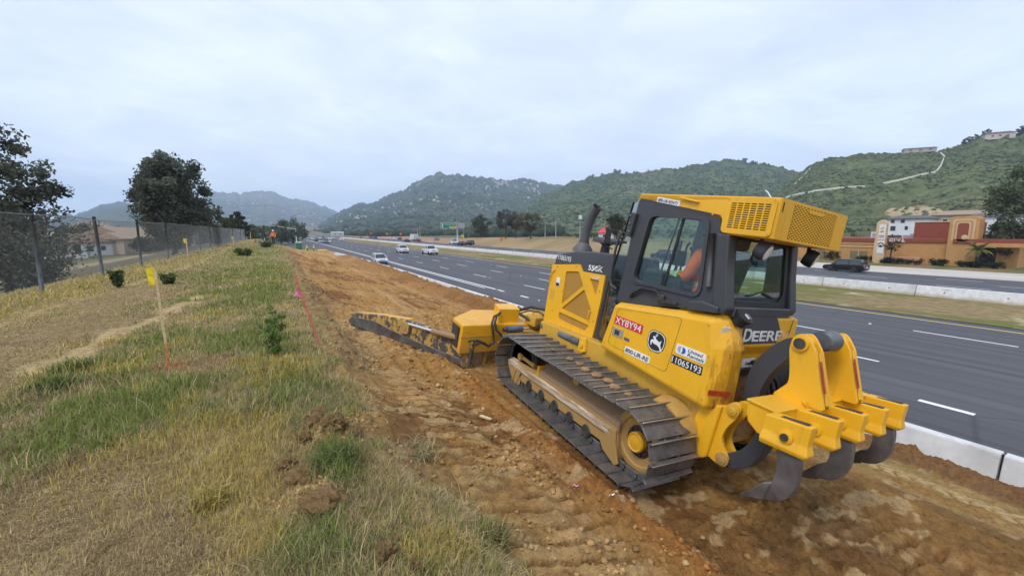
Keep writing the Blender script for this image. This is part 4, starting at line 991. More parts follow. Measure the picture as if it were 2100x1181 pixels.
for sx in (-1, 1):
    b = MB(); slots(b, 0.775, 1.145, 2.585, 2.82, 6, 12, 0.8, 0.5)
    for v in b.bm.verts: v.co = Vector((sx * (0.603 - v.co.y), -v.co.x, v.co.z))
    g_ = b.build('side_grille', M_yel, ROOF)
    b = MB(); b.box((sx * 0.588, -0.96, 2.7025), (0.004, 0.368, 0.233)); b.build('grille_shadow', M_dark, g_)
    b = MB(); plate_holes(b, rrect(-1.185, -0.725, 2.54, 2.865, 0.04), [[(-1.1445, 2.5855), (-0.7755, 2.5855), (-0.7755, 2.8195), (-1.1445, 2.8195)]], 0, sx * 0.586, sx * 0.603); b.build('side_cover', M_yel, ROOF)
    b = MB()
    for (y, z) in ((-1.16, 2.845), (-0.75, 2.845), (-1.16, 2.56), (0.3, 2.83), (-0.02, 2.845), (-0.6, 2.7)): b.lathe([(0, 0.01), (0.006, 0.01)], (0.6 if y < -.7 else 0.584, y, z), 0, 8)
    for v in b.bm.verts: v.co.x *= sx
    b.build('roof_bolts', M_yel_dirty, ROOF)
    b = MB(); b.poly_prism([(-0.2, 2.86), (-0.2, 2.835), (-0.43, 2.80), (-0.43, 2.82)], 0, sx * 0.58, sx * 0.62, 0.006, 1); b.build('lifting_lug', M_yel, ROOF)
    # work lamps under the roof
    lx = -0.43 if sx < 0 else 0.40
    b = MB(); b.tube([(lx, -1.03, 2.53), (lx, -1.03, 2.48)], 0.018, 8); b.lathe([(-0.055, 0.03), (-0.05, 0.075), (0.0, 0.088), (0.045, 0.082), (0.05, 0.07)], (0, 0, 0), 1, 20)
    Mx = Matrix.Translation((lx, -1.06, 2.425)) @ Euler((R(-20), 0, R(190 if sx < 0 else 200))).to_matrix().to_4x4()
    for v in b.bm.verts:
        if v.co.z < 0.3: v.co = Mx @ v.co
    o = b.build('work_lamp', M_black if sx > 0 else M_char, ROOF, 40)
    b = MB(); b.lathe([(0.05, 0.068), (0.056, 0.05), (0.058, 0.0)], (0, 0, 0), 1, 20)
    for v in b.bm.verts: v.co = Mx @ v.co
    b.build('lamp_lens', M_glassl, ROOF, 40)
b = MB(); b.box((-0.587, -0.045, 2.805), (0.004, 0.31, 0.055), 0.001, 1, (R(7), 0, 0)); lab = b.build('phone_sticker', M_white, ROOF)
text_mesh('800-UR-RENTS', M_blklab, (-0.590, 0.095, 2.802), SIDE @ Matrix.Rotation(R(-7), 3, 'Z'), 0.27, 0.035, 'lettering', lab, 0.002, 0.25)
b = MB(); b.box((-0.545, -1.208, 2.80), (0.012, 0.006, 0.08), 0.002, 1); b.build('roof_slot', M_dark, ROOF)
b = MB(); b.tube([(-0.56, -1.1, 2.87), (-0.5, -1.02, 2.93), (-0.42, -0.95, 2.955)], 0.005, 6); b.build('antenna', M_white, ROOF)
b = MB(); b.box((0.2, -0.3, 2.895), (0.22, 0.2, 0.03), 0.012, 1); b.build('roof_hatch', M_mud, ROOF)

# --- side tanks and rear panel
def loft(mb, rings, bevel=0.012):
    vs = [[mb.bm.verts.new(p) for p in r] for r in rings]; n = len(rings[0]); fs = []
    for i in range(len(rings) - 1):
        for k in range(n): fs.append(mb.bm.faces.new((vs[i][k], vs[i][(k + 1) % n], vs[i + 1][(k + 1) % n], vs[i + 1][k])))
    fs.append(mb.bm.faces.new(vs[0][::-1])); fs.append(mb.bm.faces.new(vs[-1]))
    bmesh.ops.recalc_face_normals(mb.bm, faces=fs)
    es = [e for e in mb.bm.edges if len(e.link_faces) == 2 and e.calc_face_angle(0) > R(9)]
    bmesh.ops.bevel(mb.bm, geom=es, offset=bevel, segments=2, profile=0.6, affect='EDGES', clamp_overlap=True)
for sx in (-1, 1):
    rings = [
        [(-0.645, 0.50, 1.00), (-0.645, -0.99, 0.905), (-0.50, -1.055, 0.905), (-0.345, -1.055, 0.905), (-0.23, -0.94, 0.91), (-0.23, 0.50, 1.0)],
        [(-0.66, 0.485, 1.035), (-0.66, -0.998, 0.94), (-0.5, -1.075, 0.94), (-0.335, -1.075, 0.94), (-0.22, -0.95, 0.94), (-0.22, 0.485, 1.035)],
        [(-0.66, 0.42, 1.33), (-0.66, -0.937, 1.47), (-0.5, -1.06, 1.49), (-0.335, -1.06, 1.49), (-0.22, -0.93, 1.47), (-0.22, 0.42, 1.33)],
        [(-0.66, 0.372, 1.555), (-0.66, -0.877, 1.71), (-0.52, -0.96, 1.74), (-0.35, -0.96, 1.74), (-0.22, -0.90, 1.72), (-0.22, 0.372, 1.555)],
        [(-0.585, 0.36, 1.60), (-0.585, -0.86, 1.775), (-0.52, -0.90, 1.80), (-0.36, -0.90, 1.80), (-0.25, -0.88, 1.78), (-0.25, 0.36, 1.60)]]
    b = MB(); loft(b, [[(x * -sx, y, z) for x, y, z in r] for r in rings]); TANK = b.build('fuel_tank' if sx < 0 else 'hydraulic_tank', M_tank, DOZ)
    b = MB(); b.box((sx * 0.55, -1.046, 1.07), (0.22, 0.006, 0.05), 0, 0, (0, 0, R(-24 * -sx))); b.build('reflector', M_reflect, TANK)
    b = MB()
    for (y, z) in ((-0.955, 0.985), (-0.93, 1.40), (-0.86, 1.68), (0.44, 1.08)): b.lathe([(0, 0.012), (0.008, 0.012)], (0.658, y, z), 0, 8)
    for v in b.bm.verts: v.co.x *= sx
    b.build('panel_bolts', M_yel_dirty, TANK)
    if sx < 0:
        dl = rpoly([(0.308, 1.535), (-0.575, 1.665), (-0.512, 1.066), (0.375, 1.084)], 0.05, 4); dc = np.mean(dl, 0)
        b = MB(); plate_holes(b, dl, [[tuple(dc + (np.array(q) - dc) * 0.992) for q in dl]], 0, -0.6595, -0.6622); b.build('door_gap', M_iron, TANK)
        b = MB(); b.box((-0.662, 0.245, 1.26), (0.012, 0.17, 0.1), 0.012, 2); o = b.build('door_latch', paint('dull zinc', (0.33, 0.3, 0.24), amount=0.3), TANK)
        b = MB(); b.box((-0.669, 0.25, 1.26), (0.008, 0.08, 0.06), 0.006, 1); b.build('paddle', M_iron, o)
        b = MB(); b.box((-0.661, 0.09, 1.225), (0.004, 0.085, 0.035), 0.001, 1); b.build('data_plate', M_cyl, TANK)
        b = MB(); b.box((-0.662, 0.105, 1.4), (0.004, 0.435, 0.105), 0.001, 1, (R(0), 0, 0)); lab = b.build('red_sticker', M_redlab, TANK)
        text_mesh('XY8Y94', M_white, (-0.6645, 0.31, 1.36), SIDE, 0.40, 0.08, 'lettering', lab, 0.0025)
        b = MB(); b.poly_prism(rrect(-0.285, 0.09, 1.074, 1.15, 0.015), 0, -0.660, -0.664); lab = b.build('phone_sticker', M_white, TANK)
        text_mesh('800-UR-RE', M_blklab, (-0.6645, 0.075, 1.088), SIDE, 0.345, 0.047, 'lettering', lab, 0.0025, 0.15, 0.01)
        b = MB(); b.poly_prism(rrect(-0.912, -0.574, 1.308, 1.406, 0.02), 0, -0.660, -0.664); lab = b.build('rental_sticker', M_white, TANK)
        text_mesh('United', M_blklab, (-0.6645, -0.715, 1.362), SIDE, 0.165, 0.033, 'lettering', lab, 0.0025, 0.2); text_mesh('Rentals', M_blklab, (-0.6645, -0.715, 1.32), SIDE, 0.185, 0.033, 'lettering', lab, 0.0025, 0.2)
        b = MB(); b.lathe([(0, 0.032), (-0.0015, 0.032)], (-0.664, -0.625, 1.358), 0, 24); b.build('ring_mark', M_greyl, lab)
        b = MB(); b.lathe([(0, 0.032), (-0.0015, 0.032)], (-0.6658, -0.657, 1.357), 0, 24); b.build('disc_mark', M_blue, lab)
        b = MB(); pts_ = [(-0.6412 + 0.021 * math.cos(R(a_)), 1.3575 + 0.031 * math.sin(R(a_))) for a_ in range(0, 360, 20)]; pts_ = [(y * 0.55 + -0.6412 * 0.45, z) for y, z in pts_]; b.poly_prism(pts_, 0, -0.6674, -0.6684); b.build('overlap_mark', M_white, lab)
        b = MB(); b.box((-0.662, -0.724, 1.237), (0.004, 0.355, 0.085), 0.001, 1); lab = b.build('number_sticker', M_blklab, TANK)
        text_mesh('11065193', M_white, (-0.6645, -0.556, 1.206), SIDE, 0.335, 0.062, 'lettering', lab, 0.0025)
        # leaping stag emblem: dark shield, white rim, white animal
        ec = (-0.318, 1.335)
        def shield(k): return rpoly([(ec[0] + 0.112 * k, ec[1] + 0.075 * k), (ec[0] + 0.065 * k, ec[1] + 0.118 * k), (ec[0] - 0.065 * k, ec[1] + 0.112 * k), (ec[0] - 0.125 * k, ec[1] + 0.062 * k), (ec[0] - 0.115 * k, ec[1] - 0.055 * k), (ec[0] - 0.06 * k, ec[1] - 0.11 * k), (ec[0] + 0.055 * k, ec[1] - 0.115 * k), (ec[0] + 0.115 * k, ec[1] - 0.06 * k)], 0.03)
        b = MB(); b.poly_prism(shield(1.0), 0, -0.660, -0.6635); EMB = b.build('stag_emblem', M_blklab, TANK)
        b = MB(); plate_holes(b, shield(0.93), [shield(0.86)], 0, -0.6635, -0.665); b.build('emblem_rim', M_white, EMB)
        stag = [(0.072, -0.01), (0.062, -0.052), (0.05, -0.048), (0.052, -0.012), (0.02, -0.028), (-0.02, -0.03), (-0.052, -0.045), (-0.085, -0.088), (-0.094, -0.08), (-0.072, -0.04), (-0.062, -0.01), (-0.07, 0.02), (-0.062, 0.03), (-0.052, 0.008), (-0.02, 0.016), (0.005, 0.028), (0.018, 0.048), (0.03, 0.052), (0.05, 0.044), (0.045, 0.034), (0.03, 0.03), (0.034, 0.012), (0.055, 0.012), (0.062, 0.002)]
        b = MB(); b.poly_prism([(ec[0] + y, ec[1] + z) for y, z in stag], 0, -0.6635, -0.6655)
        for dy, L_ in ((0.02, 0.035), (0.008, 0.03)): b.tube([(-0.6645, ec[0] + dy, ec[1] + 0.05), (-0.6645, ec[0] + dy - 0.02, ec[1] + 0.07), (-0.6645, ec[0] + dy - 0.018, ec[1] + 0.05 + L_ + 0.012)], 0.0028, 5)
        for dy in (-0.012, -0.025): b.tube([(-0.6645, ec[0] + 0.008, ec[1] + 0.062), (-0.6645, ec[0] + 0.02 + dy, ec[1] + 0.088)], 0.0024, 5)
        b.build('stag_figure', M_white, EMB)
        b = MB(); b.box((-0.55, -0.972, 1.66), (0.09, 0.006, 0.07), 0.002, 1, (R(18), 0, R(-20))); b.build('fuel_label', M_white, TANK)
        b = MB(); b.lathe([(0, 0.075), (0.07, 0.07)], (-0.40, -0.965, 1.74), 2, 20); b.lathe([(0.07, 0.085), (0.1, 0.085), (0.105, 0.05), (0.11, 0.0)], (-0.40, -0.965, 1.74), 2, 20)
        for v in b.bm.verts: v.co = Matrix.Translation((-0.40, -0.965, 1.74)) @ Euler((R(38), 0, 0)).to_matrix().to_4x4() @ Matrix.Translation((0.40, 0.965, -1.74)) @ v.co
        FC_ = b.build('filler_neck', M_black, TANK, 40)
        b = MB(); b.box((-0.40, -1.05, 1.81), (0.05, 0.07, 0.03), 0.008, 1, (R(38), 0, 0)); b.build('cap_lock', M_steel, FC_)
        b = MB(); b.poly_prism([(-0.05, 0), (0.05, 0.002), (0.048, 0.07), (-0.045, 0.07)], 1, 0, 0.006)
        for v in b.bm.verts: v.co += Vector((-0.36, -1.0, 1.80))
# rear panel between the tanks
b = MB(); prf = [(-0.90, 1.80), (-0.99, 1.78), (-1.0, 1.50), (-0.93, 1.40), (-0.93, 0.95), (-0.6, 0.95), (-0.6, 1.80)]
b.poly_prism([(y, z) for y, z in prf], 0, -0.33, 0.64, 0.015, 2); RP = b.build('rear_panel', M_yel, DOZ)
b = MB(); b.poly_prism([(-0.325, 1.795), (0.22, 1.795), (0.425, 1.53), (-0.325, 1.53)], 1, -1.0, -1.004)
for v in b.bm.verts: v.co.y += 0.013 * (v.co.z - 1.5) / 0.3
b.build('dark_band', M_char, RP)
text_mesh('D', M_white, (-0.305, -1.0, 1.555), REAR, 0.135, 0.13, 'lettering', RP, 0.004, 0, 0.02); text_mesh('EERE', M_white, (-0.16, -1.0, 1.555), REAR, 0.52, 0.105, 'lettering', RP, 0.004, 0, 0.02)
b = MB(); b.box((0.5, -1.002, 1.66), (0.006, 0.004, 0.24), 0, 0, (0, R(8), 0)); b.build('panel_gap', M_iron, RP)
b = MB(); b.box((-0.1, -0.985, 1.33), (0.2, 0.006, 0.09)); lab = b.build('rental_sticker', M_white, RP); b = MB(); b.box((-0.1, -0.985, 1.23), (0.2, 0.006, 0.06)); b.build('number_sticker', M_blklab, RP)
text_mesh('United', M_blklab, (-0.15, -0.990, 1.31), REAR, 0.13, 0.035, 'lettering', lab, 0.002, 0.2)
b = MB(); b.poly_prism([(-0.3, 0.5), (0.4, 0.5), (0.4, 1.3), (-0.3, 1.3)], 1, -0.97, -0.935, 0.01, 1); b.build('mud_guard', M_mud, DOZ)
b = MB()
for x in (-0.05, 0.05, 0.15): b.tube([(x, -1.0, 1.35), (x - 0.05, -1.2, 1.2), (x, -1.25, 1.0), (x + .04, -1.35, 0.9)], 0.022, 8)
b.build('ripper_hoses', M_hose, DOZ)

# --- side lift cylinder between hood and track (left) and its mirror
for sx in (-1, 1):
    b = MB(); b.tube([(sx * 0.50, 1.96, 0.82), (sx * 0.52, 1.48, 0.845)], 0.018, 10); o = b.build('cylinder_rod', M_chrome, DOZ, 40)
    b = MB(); b.tube([(sx * 0.52, 1.5, 0.845), (sx * 0.545, 1.0, 0.875)], 0.048, 16); b.tube([(sx * 0.538, 1.17, 0.865), (sx * 0.539, 1.155, 0.866)], 0.053, 16); b.tube([(sx * 0.5, 1.45, 0.91), (sx * 0.53, 1.05, 0.935)], 0.012, 6); b.build('cylinder_barrel', M_cyl, DOZ, 40)
    b = MB(); b.poly_prism([(0.99, 0.97), (0.86, 0.98), (0.84, 0.80), (0.92, 0.76), (1.0, 0.78)], 0, sx * 0.5, sx * 0.58, 0.008, 1); b.lathe([(0, 0.035), (0.02 * sx, 0.035)], (sx * 0.58, 0.93, 0.87), 0, 12); b.build('cylinder_bracket', M_yel, DOZ)
    b = MB(); b.poly_prism([(2.02, 0.72), (1.92, 0.72), (1.88, 0.86), (1.93, 0.89), (2.0, 0.88)], 0, sx * 0.44, sx * 0.53, 0.008, 1); b.lathe([(0, 0.035), (0.02 * sx, 0.035)], (sx * 0.53, 1.96, 0.82), 0, 12); b.build('rod_bracket', M_cyl, DOZ)
# --- front blade assembly
b = MB()
for sx in (-1, 1): b.poly_prism([(sx * 0.62, 0.8), (sx * 0.50, 0.8), (sx * 0.45, 2.5), (sx * 0.62, 2.5)], 2, 0.36, 0.58, 0.015, 1)
b.poly_prism([(-0.62, 2.3), (0.62, 2.3), (0.62, 2.6), (-0.62, 2.6)], 2, 0.30, 0.62, 0.015, 1); b.build('push_frame', M_yel_dirty, DOZ)
top = [(-1.70, 2.38), (-0.95, 2.47), (0.95, 2.47), (1.70, 2.38), (1.67, 2.85), (1.10, 3.40), (-1.10, 3.40), (-1.67, 2.85)]
b = MB(); b.poly_prism(top, 2, 0.25, 0.70, 0.02, 2, taper=[(x * 0.985, y + 0.02) for x, y in top]); BL = b.build('blade', paint('dusty yellow blade paint', (0.78, 0.4, 0.016), amount=0.5, low=0.6), DOZ)
b = MB(); b.box((-1.695, 2.62, 0.49), (0.02, 0.28, 0.34), 0.004, 1, (0, 0, R(-3))); b.build('end_recess', M_iron, BL)
b = MB(); b.box((-1.3, 2.418, 0.52), (0.8, 0.008, 0.02), 0.002, 1, (0, 0, R(6.8))); b.build('blade_seam', M_yel_dirty, BL)
b = MB(); 
for x in (-1.6, -1.48, -1.55): b.lathe([(0, .012), (-.01, .012)], (x, 2.40 + 0.12 * (x + 1.6), 0.6 if x < -1.5 else 0.58), 1, 8)
b.build('blade_bolts', M_yel_dirty, BL)
b = MB(); b.poly_prism([(-0.975, 2.6), (-0.585, 2.6), (-0.48, 3.0), (-0.86, 3.0)], 2, 0.69, 0.925, 0.012, 2); b.build('valve_box', M_yel, BL)
b = MB(); b.poly_prism([(-0.45, 2.30), (-0.15, 2.30), (-0.12, 2.56), (-0.48, 2.56)], 2, 0.70, 0.86, 0.02, 2); b.lathe([(0, 0.16), (0.05, 0.15)], (-0.2, 2.5, 0.86), 2, 20); b.build('ball_joint', M_yel_dirty, BL)
b = MB(); b.tube([(-0.68, 2.3, 0.68), (-0.55, 2.3, 0.685)], 0.02, 10); b.build('angle_rod', M_chrome, DOZ, 40); b = MB(); b.tube([(-1.02, 2.31, 0.66), (-0.92, 2.3, 0.67)], 0.035, 10); b.build('rod_clevis', M_iron, DOZ, 40)
b = MB(); b.tube([(-0.95, 2.3, 0.665), (-0.68, 2.3, 0.68)], 0.056, 16); b.build('angle_cylinder', M_cylb, DOZ, 40)
b = MB()
b.tube([(-0.95, 2.62, 0.84), (-1.1, 2.52, 0.82), (-1.16, 2.45, 0.72), (-1.12, 2.42, 0.55), (-1.1, 2.4, 0.42), (-1.2, 2.38, 0.37), (-1.3, 2.36, 0.42), (-1.42, 2.35, 0.48), (-1.55, 2.42, 0.44), (-1.7, 2.62, 0.41), (-1.78, 2.8, 0.44), (-1.86, 2.98, 0.47)], 0.017, 8)
b.tube([(-0.95, 2.6, 0.86), (-1.06, 2.5, 0.84), (-1.12, 2.43, 0.74), (-1.08, 2.4, 0.62), (-0.95, 2.3, 0.5), (-0.8, 2.2, 0.45)], 0.02, 8)
b.tube([(-0.58, 2.65, 0.85), (-0.45, 2.45, 0.78), (-0.3, 2.2, 0.72), (-0.3, 2.0, 0.7)], 0.028, 8)
b.tube([(-0.55, 2.75, 0.86), (-0.3, 2.7, 0.95), (-0.1, 2.5, 0.95), (-0.1, 2.1, 0.85)], 0.028, 8)
b.tube([(-0.56, 2.7, 0.82), (-0.42, 2.6, 0.9), (-0.3, 2.45, 0.93), (-0.2, 2.1, 0.85)], 0.012, 8)
b.build('hydraulic_hoses', M_hose, DOZ, 60)
# folded-out left wing of the blade
wd = Vector((-1.35, 2.43, 0)).normalized(); wn = Vector((-wd.y, wd.x, 0))       # wn points to the near-left side
def W(s, z, off=0.0): return Vector((-1.55, 2.47, 0)) + wd * s + Vector((0, 0, z)) + wn * off
side = [(-0.12, 0.02), (2.78, 0.01), (2.80, 0.08), (2.66, 0.235), (2.05, 0.345), (1.35, 0.435), (0.68, 0.45), (0.0, 0.475), (-0.12, 0.47)]
def wing_prism(mb, pts, o0, o1, bev=0.006):
    before = set(mb.bm.verts)
    mb.poly_prism(pts, 1, o0, o1, bev, 1)
    for v in mb.bm.verts:
        if v not in before: v.co = W(v.co.x, v.co.z, v.co.y)
b = MB(); wing_prism(b, side, 0.0, -0.07, 0.01); WG = b.build('blade_wing', M_yel_worn, DOZ)
b = MB(); wing_prism(b, [(-0.02, 0.02), (2.79, 0.01), (2.80, 0.06), (2.74, 0.15), (2.1, 0.22), (1.5, 0.16), (0.9, 0.13), (0.0, 0.12)], 0.0, 0.012, 0.004)
for k in range(24):
    s = 1.2 + k * 0.066
    b2 = set(b.bm.verts); b.box((0, 0, 0), (0.036, 0.03, 0.05), 0.003, 1)
    for v in b.bm.verts:
        if v not in b2: v.co = W(s + v.co.x, -0.005 + v.co.z, v.co.y)
b.build('cutting_edge', M_shank, WG)
b = MB(); wing_prism(b, [(1.36, 0.43), (2.04, 0.345), (2.66, 0.235), (2.64, 0.20), (2.0, 0.29), (1.34, 0.37)], -0.07, -0.22, 0.008); b.build('top_shelf', M_yel, WG)
b = MB(); wing_prism(b, rpoly([(1.42, 0.20), (1.22, 0.20), (1.2, 0.40), (1.4, 0.41)], 0.05), 0.0, 0.045, 0.006); wing_prism(b, [(1.32, 0.27), (1.27, 0.27), (1.27, 0.33), (1.32, 0.33)], 0.045, 0.055, 0.003); b.build('cylinder_lug', M_yel_dirty, WG)
b = MB(); b.tube([W(1.25, 0.385, 0.01), W(0.66, 0.415, 0.03)], 0.026, 12); b.build('wing_rod', M_chrome, WG, 40)
b = MB(); b.tube([W(0.68, 0.415, 0.03), W(0.05, 0.46, 0.05)], 0.048, 14); b.build('wing_cylinder', paint('muddy cylinder', (0.3, 0.19, 0.06), amount=0.9, low=2), WG, 40)
t = NT('mud smeared plate'); o = t.obj(); a = t.noise(4, 6, o, 0.7); f2 = t.noise(16, 5, o, 0.65); st = t.noise(9, 4, t.vscale(o, (1, 1, 0.25)))
c = t.ramp(a, [(0.35, (0.17, 0.11, 0.055)), (0.6, (0.3, 0.2, 0.11))]); c = t.mix(t.ramp(f2, [(0.5, 0.0), (0.62, 0.8)]), c, (0.12, 0.085, 0.055)); c = t.mix(t.ramp(st, [(0.56, 0.0), (0.62, 0.9)]), c, (0.55, 0.31, 0.03)); c = t.mix(t.ramp(st, [(0.3, 0.7), (0.38, 0.0)]), c, (0.36, 0.3, 0.24))
t.set(base=c, rough=0.8); t.bump(t.math('ADD', a, f2), 0.5, 0.03); M_mudplate = t.m
pa, pb_ = Vector((-1.60, 2.46, 0)), Vector((-0.93, 2.56, 0)); pdir = (pb_ - pa).normalized(); pn = Vector((pdir.y, -pdir.x, 0))
b = MB(); b.poly_prism(rpoly([(0.0, 0.01), (0.25, -0.03), (0.66, 0.04), (0.66, 0.22), (0.5, 0.27), (0.36, 0.42), (0.22, 0.475), (0.0, 0.475)], 0.05, 4), 1, -0.02, 0.02, 0.006, 1)
for v in b.bm.verts:
    q = v.co.x / 0.67; v.co = pa + pdir * v.co.x + pn * (v.co.y + 0.07 * math.sin(q * 3.1)) + Vector((0, 0, v.co.z))
b.build('wing_hinge_plate', M_mudplate, WG)

# --- ripper
RIP = empty('ripper', parent=DOZ)
b = MB(); b.poly_prism([(-1.445, 1.215), (-1.67, 1.225), (-1.70, 1.02), (-1.66, 0.985), (-1.56, 0.995), (-1.475, 1.05), (-1.445, 1.12)], 0, -0.80, 0.80, 0.012, 2); b.build('ripper_beam', M_yel, RIP)
b = MB(); b.poly_prism([(-0.815, -1.435), (0.815, -1.435), (0.815, -1.68), (-0.815, -1.68)], 2, 1.214, 1.232, 0.003, 1); b.build('beam_cap', M_yel, RIP)
HX = (-0.86, -0.445, -0.03, 0.385, 0.80)
def holder(x):
    b = MB()
    vs = [(-0.08, -1.66), (-0.042, -1.955), (0.042, -1.955), (0.08, -1.66)]
    rings = [[(x + px_ * 1.05, py_, 1.0 + 0.01 * (py_ < -1.7)) for px_, py_ in vs], [(x + px_ * 1.25, py_ - 0.02 * (py_ < -1.7), 1.04) for px_, py_ in vs], [(x + px_, py_, 1.11) for px_, py_ in vs], [(x + px_, py_, 1.225 + 0.03 * (py_ < -1.7)) for px_, py_ in vs]]
    loft(b, rings, 0.01)
    for s_ in (-1, 1): b.lathe([(0, 0.05), (0.016 * s_, 0.05), (0.02 * s_, 0.03)], (x + s_ * 0.058, -1.82, 1.12), 0, 16)
    o = b.build('shank_holder', M_yel, RIP)
    b = MB(); b.poly_prism([(x - 0.032, -1.70), (x - 0.022, -1.92), (x + 0.022, -1.92), (x + 0.032, -1.70)], 2, 1.20, 1.262)
    for v in b.bm.verts: v.co.z -= 0.035 * (v.co.y + 1.92) / 0.22 if v.co.z > 1.22 else 0
    b.build('shank_slot', M_iron, o)
    b = MB(); b.lathe([(0, 0.027), (-0.02, 0.027)], (x - 0.076, -1.82, 1.12), 0, 14); b.lathe([(0, 0.027), (0.02, 0.027)], (x + 0.076, -1.82, 1.12), 0, 14); b.build('holder_pin', M_iron, o, 35)
for x in HX: holder(x)
shp = [(-1.76, 1.05), (-1.91, 1.05), (-1.94, 0.94), (-1.95, 0.80), (-1.927, 0.699), (-1.883, 0.632), (-1.813, 0.595), (-1.745, 0.575), (-1.745, 0.69), (-1.795, 0.735), (-1.805, 0.82)]
tooth = [(-1.80, 0.735), (-1.742, 0.70), (-1.66, 0.582), (-1.60, 0.505), (-1.60, 0.492), (-1.735, 0.552), (-1.775, 0.575)]
for x in (HX[0], HX[2], HX[4]):
    b = MB(); b.poly_prism(rpoly(shp, 0.03, 2), 0, x - 0.032, x + 0.032, 0.008, 2); o = b.build('ripper_shank', M_shank, RIP)
    b = MB(); b.poly_prism(tooth, 0, x - 0.045, x + 0.045, 0.008, 1)
    for v in b.bm.verts: v.co.x = x + (v.co.x - x) * (1 - 0.55 * min(1, max(0, (v.co.y + 1.75) / 0.15)))
    b.build('ripper_tooth', M_shank, o)
mp_ = rpoly([(-1.44, 1.65), (-1.445, 1.745), (-1.485, 1.79), (-1.535, 1.80), (-1.575, 1.77), (-1.64, 1.68), (-1.80, 1.24), (-1.45, 1.215), (-1.40, 1.22), (-1.50, 1.36), (-1.49, 1.45)], 0.03, 3)
for mx_ in (-0.31, 0.28):
    b = MB()
    for off in (-0.05, 0.05): b.poly_prism(mp_, 0, mx_ + off - 0.016, mx_ + off + 0.016, 0.005, 1)
    o = b.build('mast_plate', M_yel, RIP)
    b = MB(); b.box((mx_, -1.715, 1.475), (0.045, 0.012, 0.42), 0.003, 1, (R(-20), 0, 0)); b.build('mast_web', M_yel, o)
    b = MB(); b.box((mx_ - 0.05, -1.727, 1.50), (0.028, 0.004, 0.25), 0, 0, (R(-20), 0, 0)); b.build('reflector_strip', M_reflect, o)
    b = MB(); b.lathe([(-0.09, 0.062), (-0.066, 0.066), (0.066, 0.066), (0.09, 0.062)], (mx_, -1.52, 1.715), 0, 24); b.build('mast_boss', M_yel, o, 35)
    b = MB(); b.lathe([(-0.1, 0.045), (0.1, 0.045)], (mx_, -1.52, 1.715), 0, 20); b.build('mast_pin', M_iron, o, 35)
b = MB(); b.lathe([(-0.1, 0.07), (-0.08, 0.09), (0.08, 0.09), (0.1, 0.07)], (-0.01, -1.55, 1.74), 0, 24); b.build('link_bushing', M_cyl, RIP, 35)
b = MB(); b.tube([(-0.42, -1.70, 1.24), (-0.37, -1.64, 1.26), (-0.35, -1.58, 1.30)], 0.01, 6); b.build('weld_rod', M_yel, RIP)
arc_ = [(-1.43, 1.735), (-1.354, 1.71), (-1.243, 1.60), (-1.154, 1.46), (-1.107, 1.324), (-1.09, 1.172), (-1.12, 1.0), (-1.2, 0.9), (-1.27, 0.96), (-1.24, 1.1), (-1.247, 1.201), (-1.297, 1.368), (-1.391, 1.52), (-1.47, 1.62)]
for sx in (-1, 1):
    b = MB(); b.poly_prism(rpoly(arc_, 0.05, 3), 0, sx * 0.26, sx * 0.14, 0.012, 2); b.build('ripper_link', M_char, RIP)
    la = [(-1.20, 0.55), (-1.301, 0.62), (-1.375, 0.74), (-1.423, 0.93), (-1.45, 1.05), (-1.56, 1.02), (-1.54, 0.86), (-1.495, 0.70), (-1.43, 0.55), (-1.33, 0.46), (-1.2, 0.42)]
    b = MB(); b.poly_prism(rpoly(la, 0.04, 3), 0, sx * 0.50, sx * 0.36, 0.012, 2); b.build('ripper_arm', M_char, RIP)
bpy.context.view_layer.update()
# ---------------------------------------------------------------- bearings: a photograph position as a compass bearing and slope
def bearing(px, py):
    u = (px - 1050) / 849.58; v = (590.5 - py) / 849.58
    d = _F + _R * u + _U * v
    return math.atan2(d.x, d.y), d.z / math.hypot(d.x, d.y)
def at(px, dist, py=None):
    a, _ = bearing(px, 478 if py is None else py)
    return dist * math.sin(a), dist * math.cos(a)

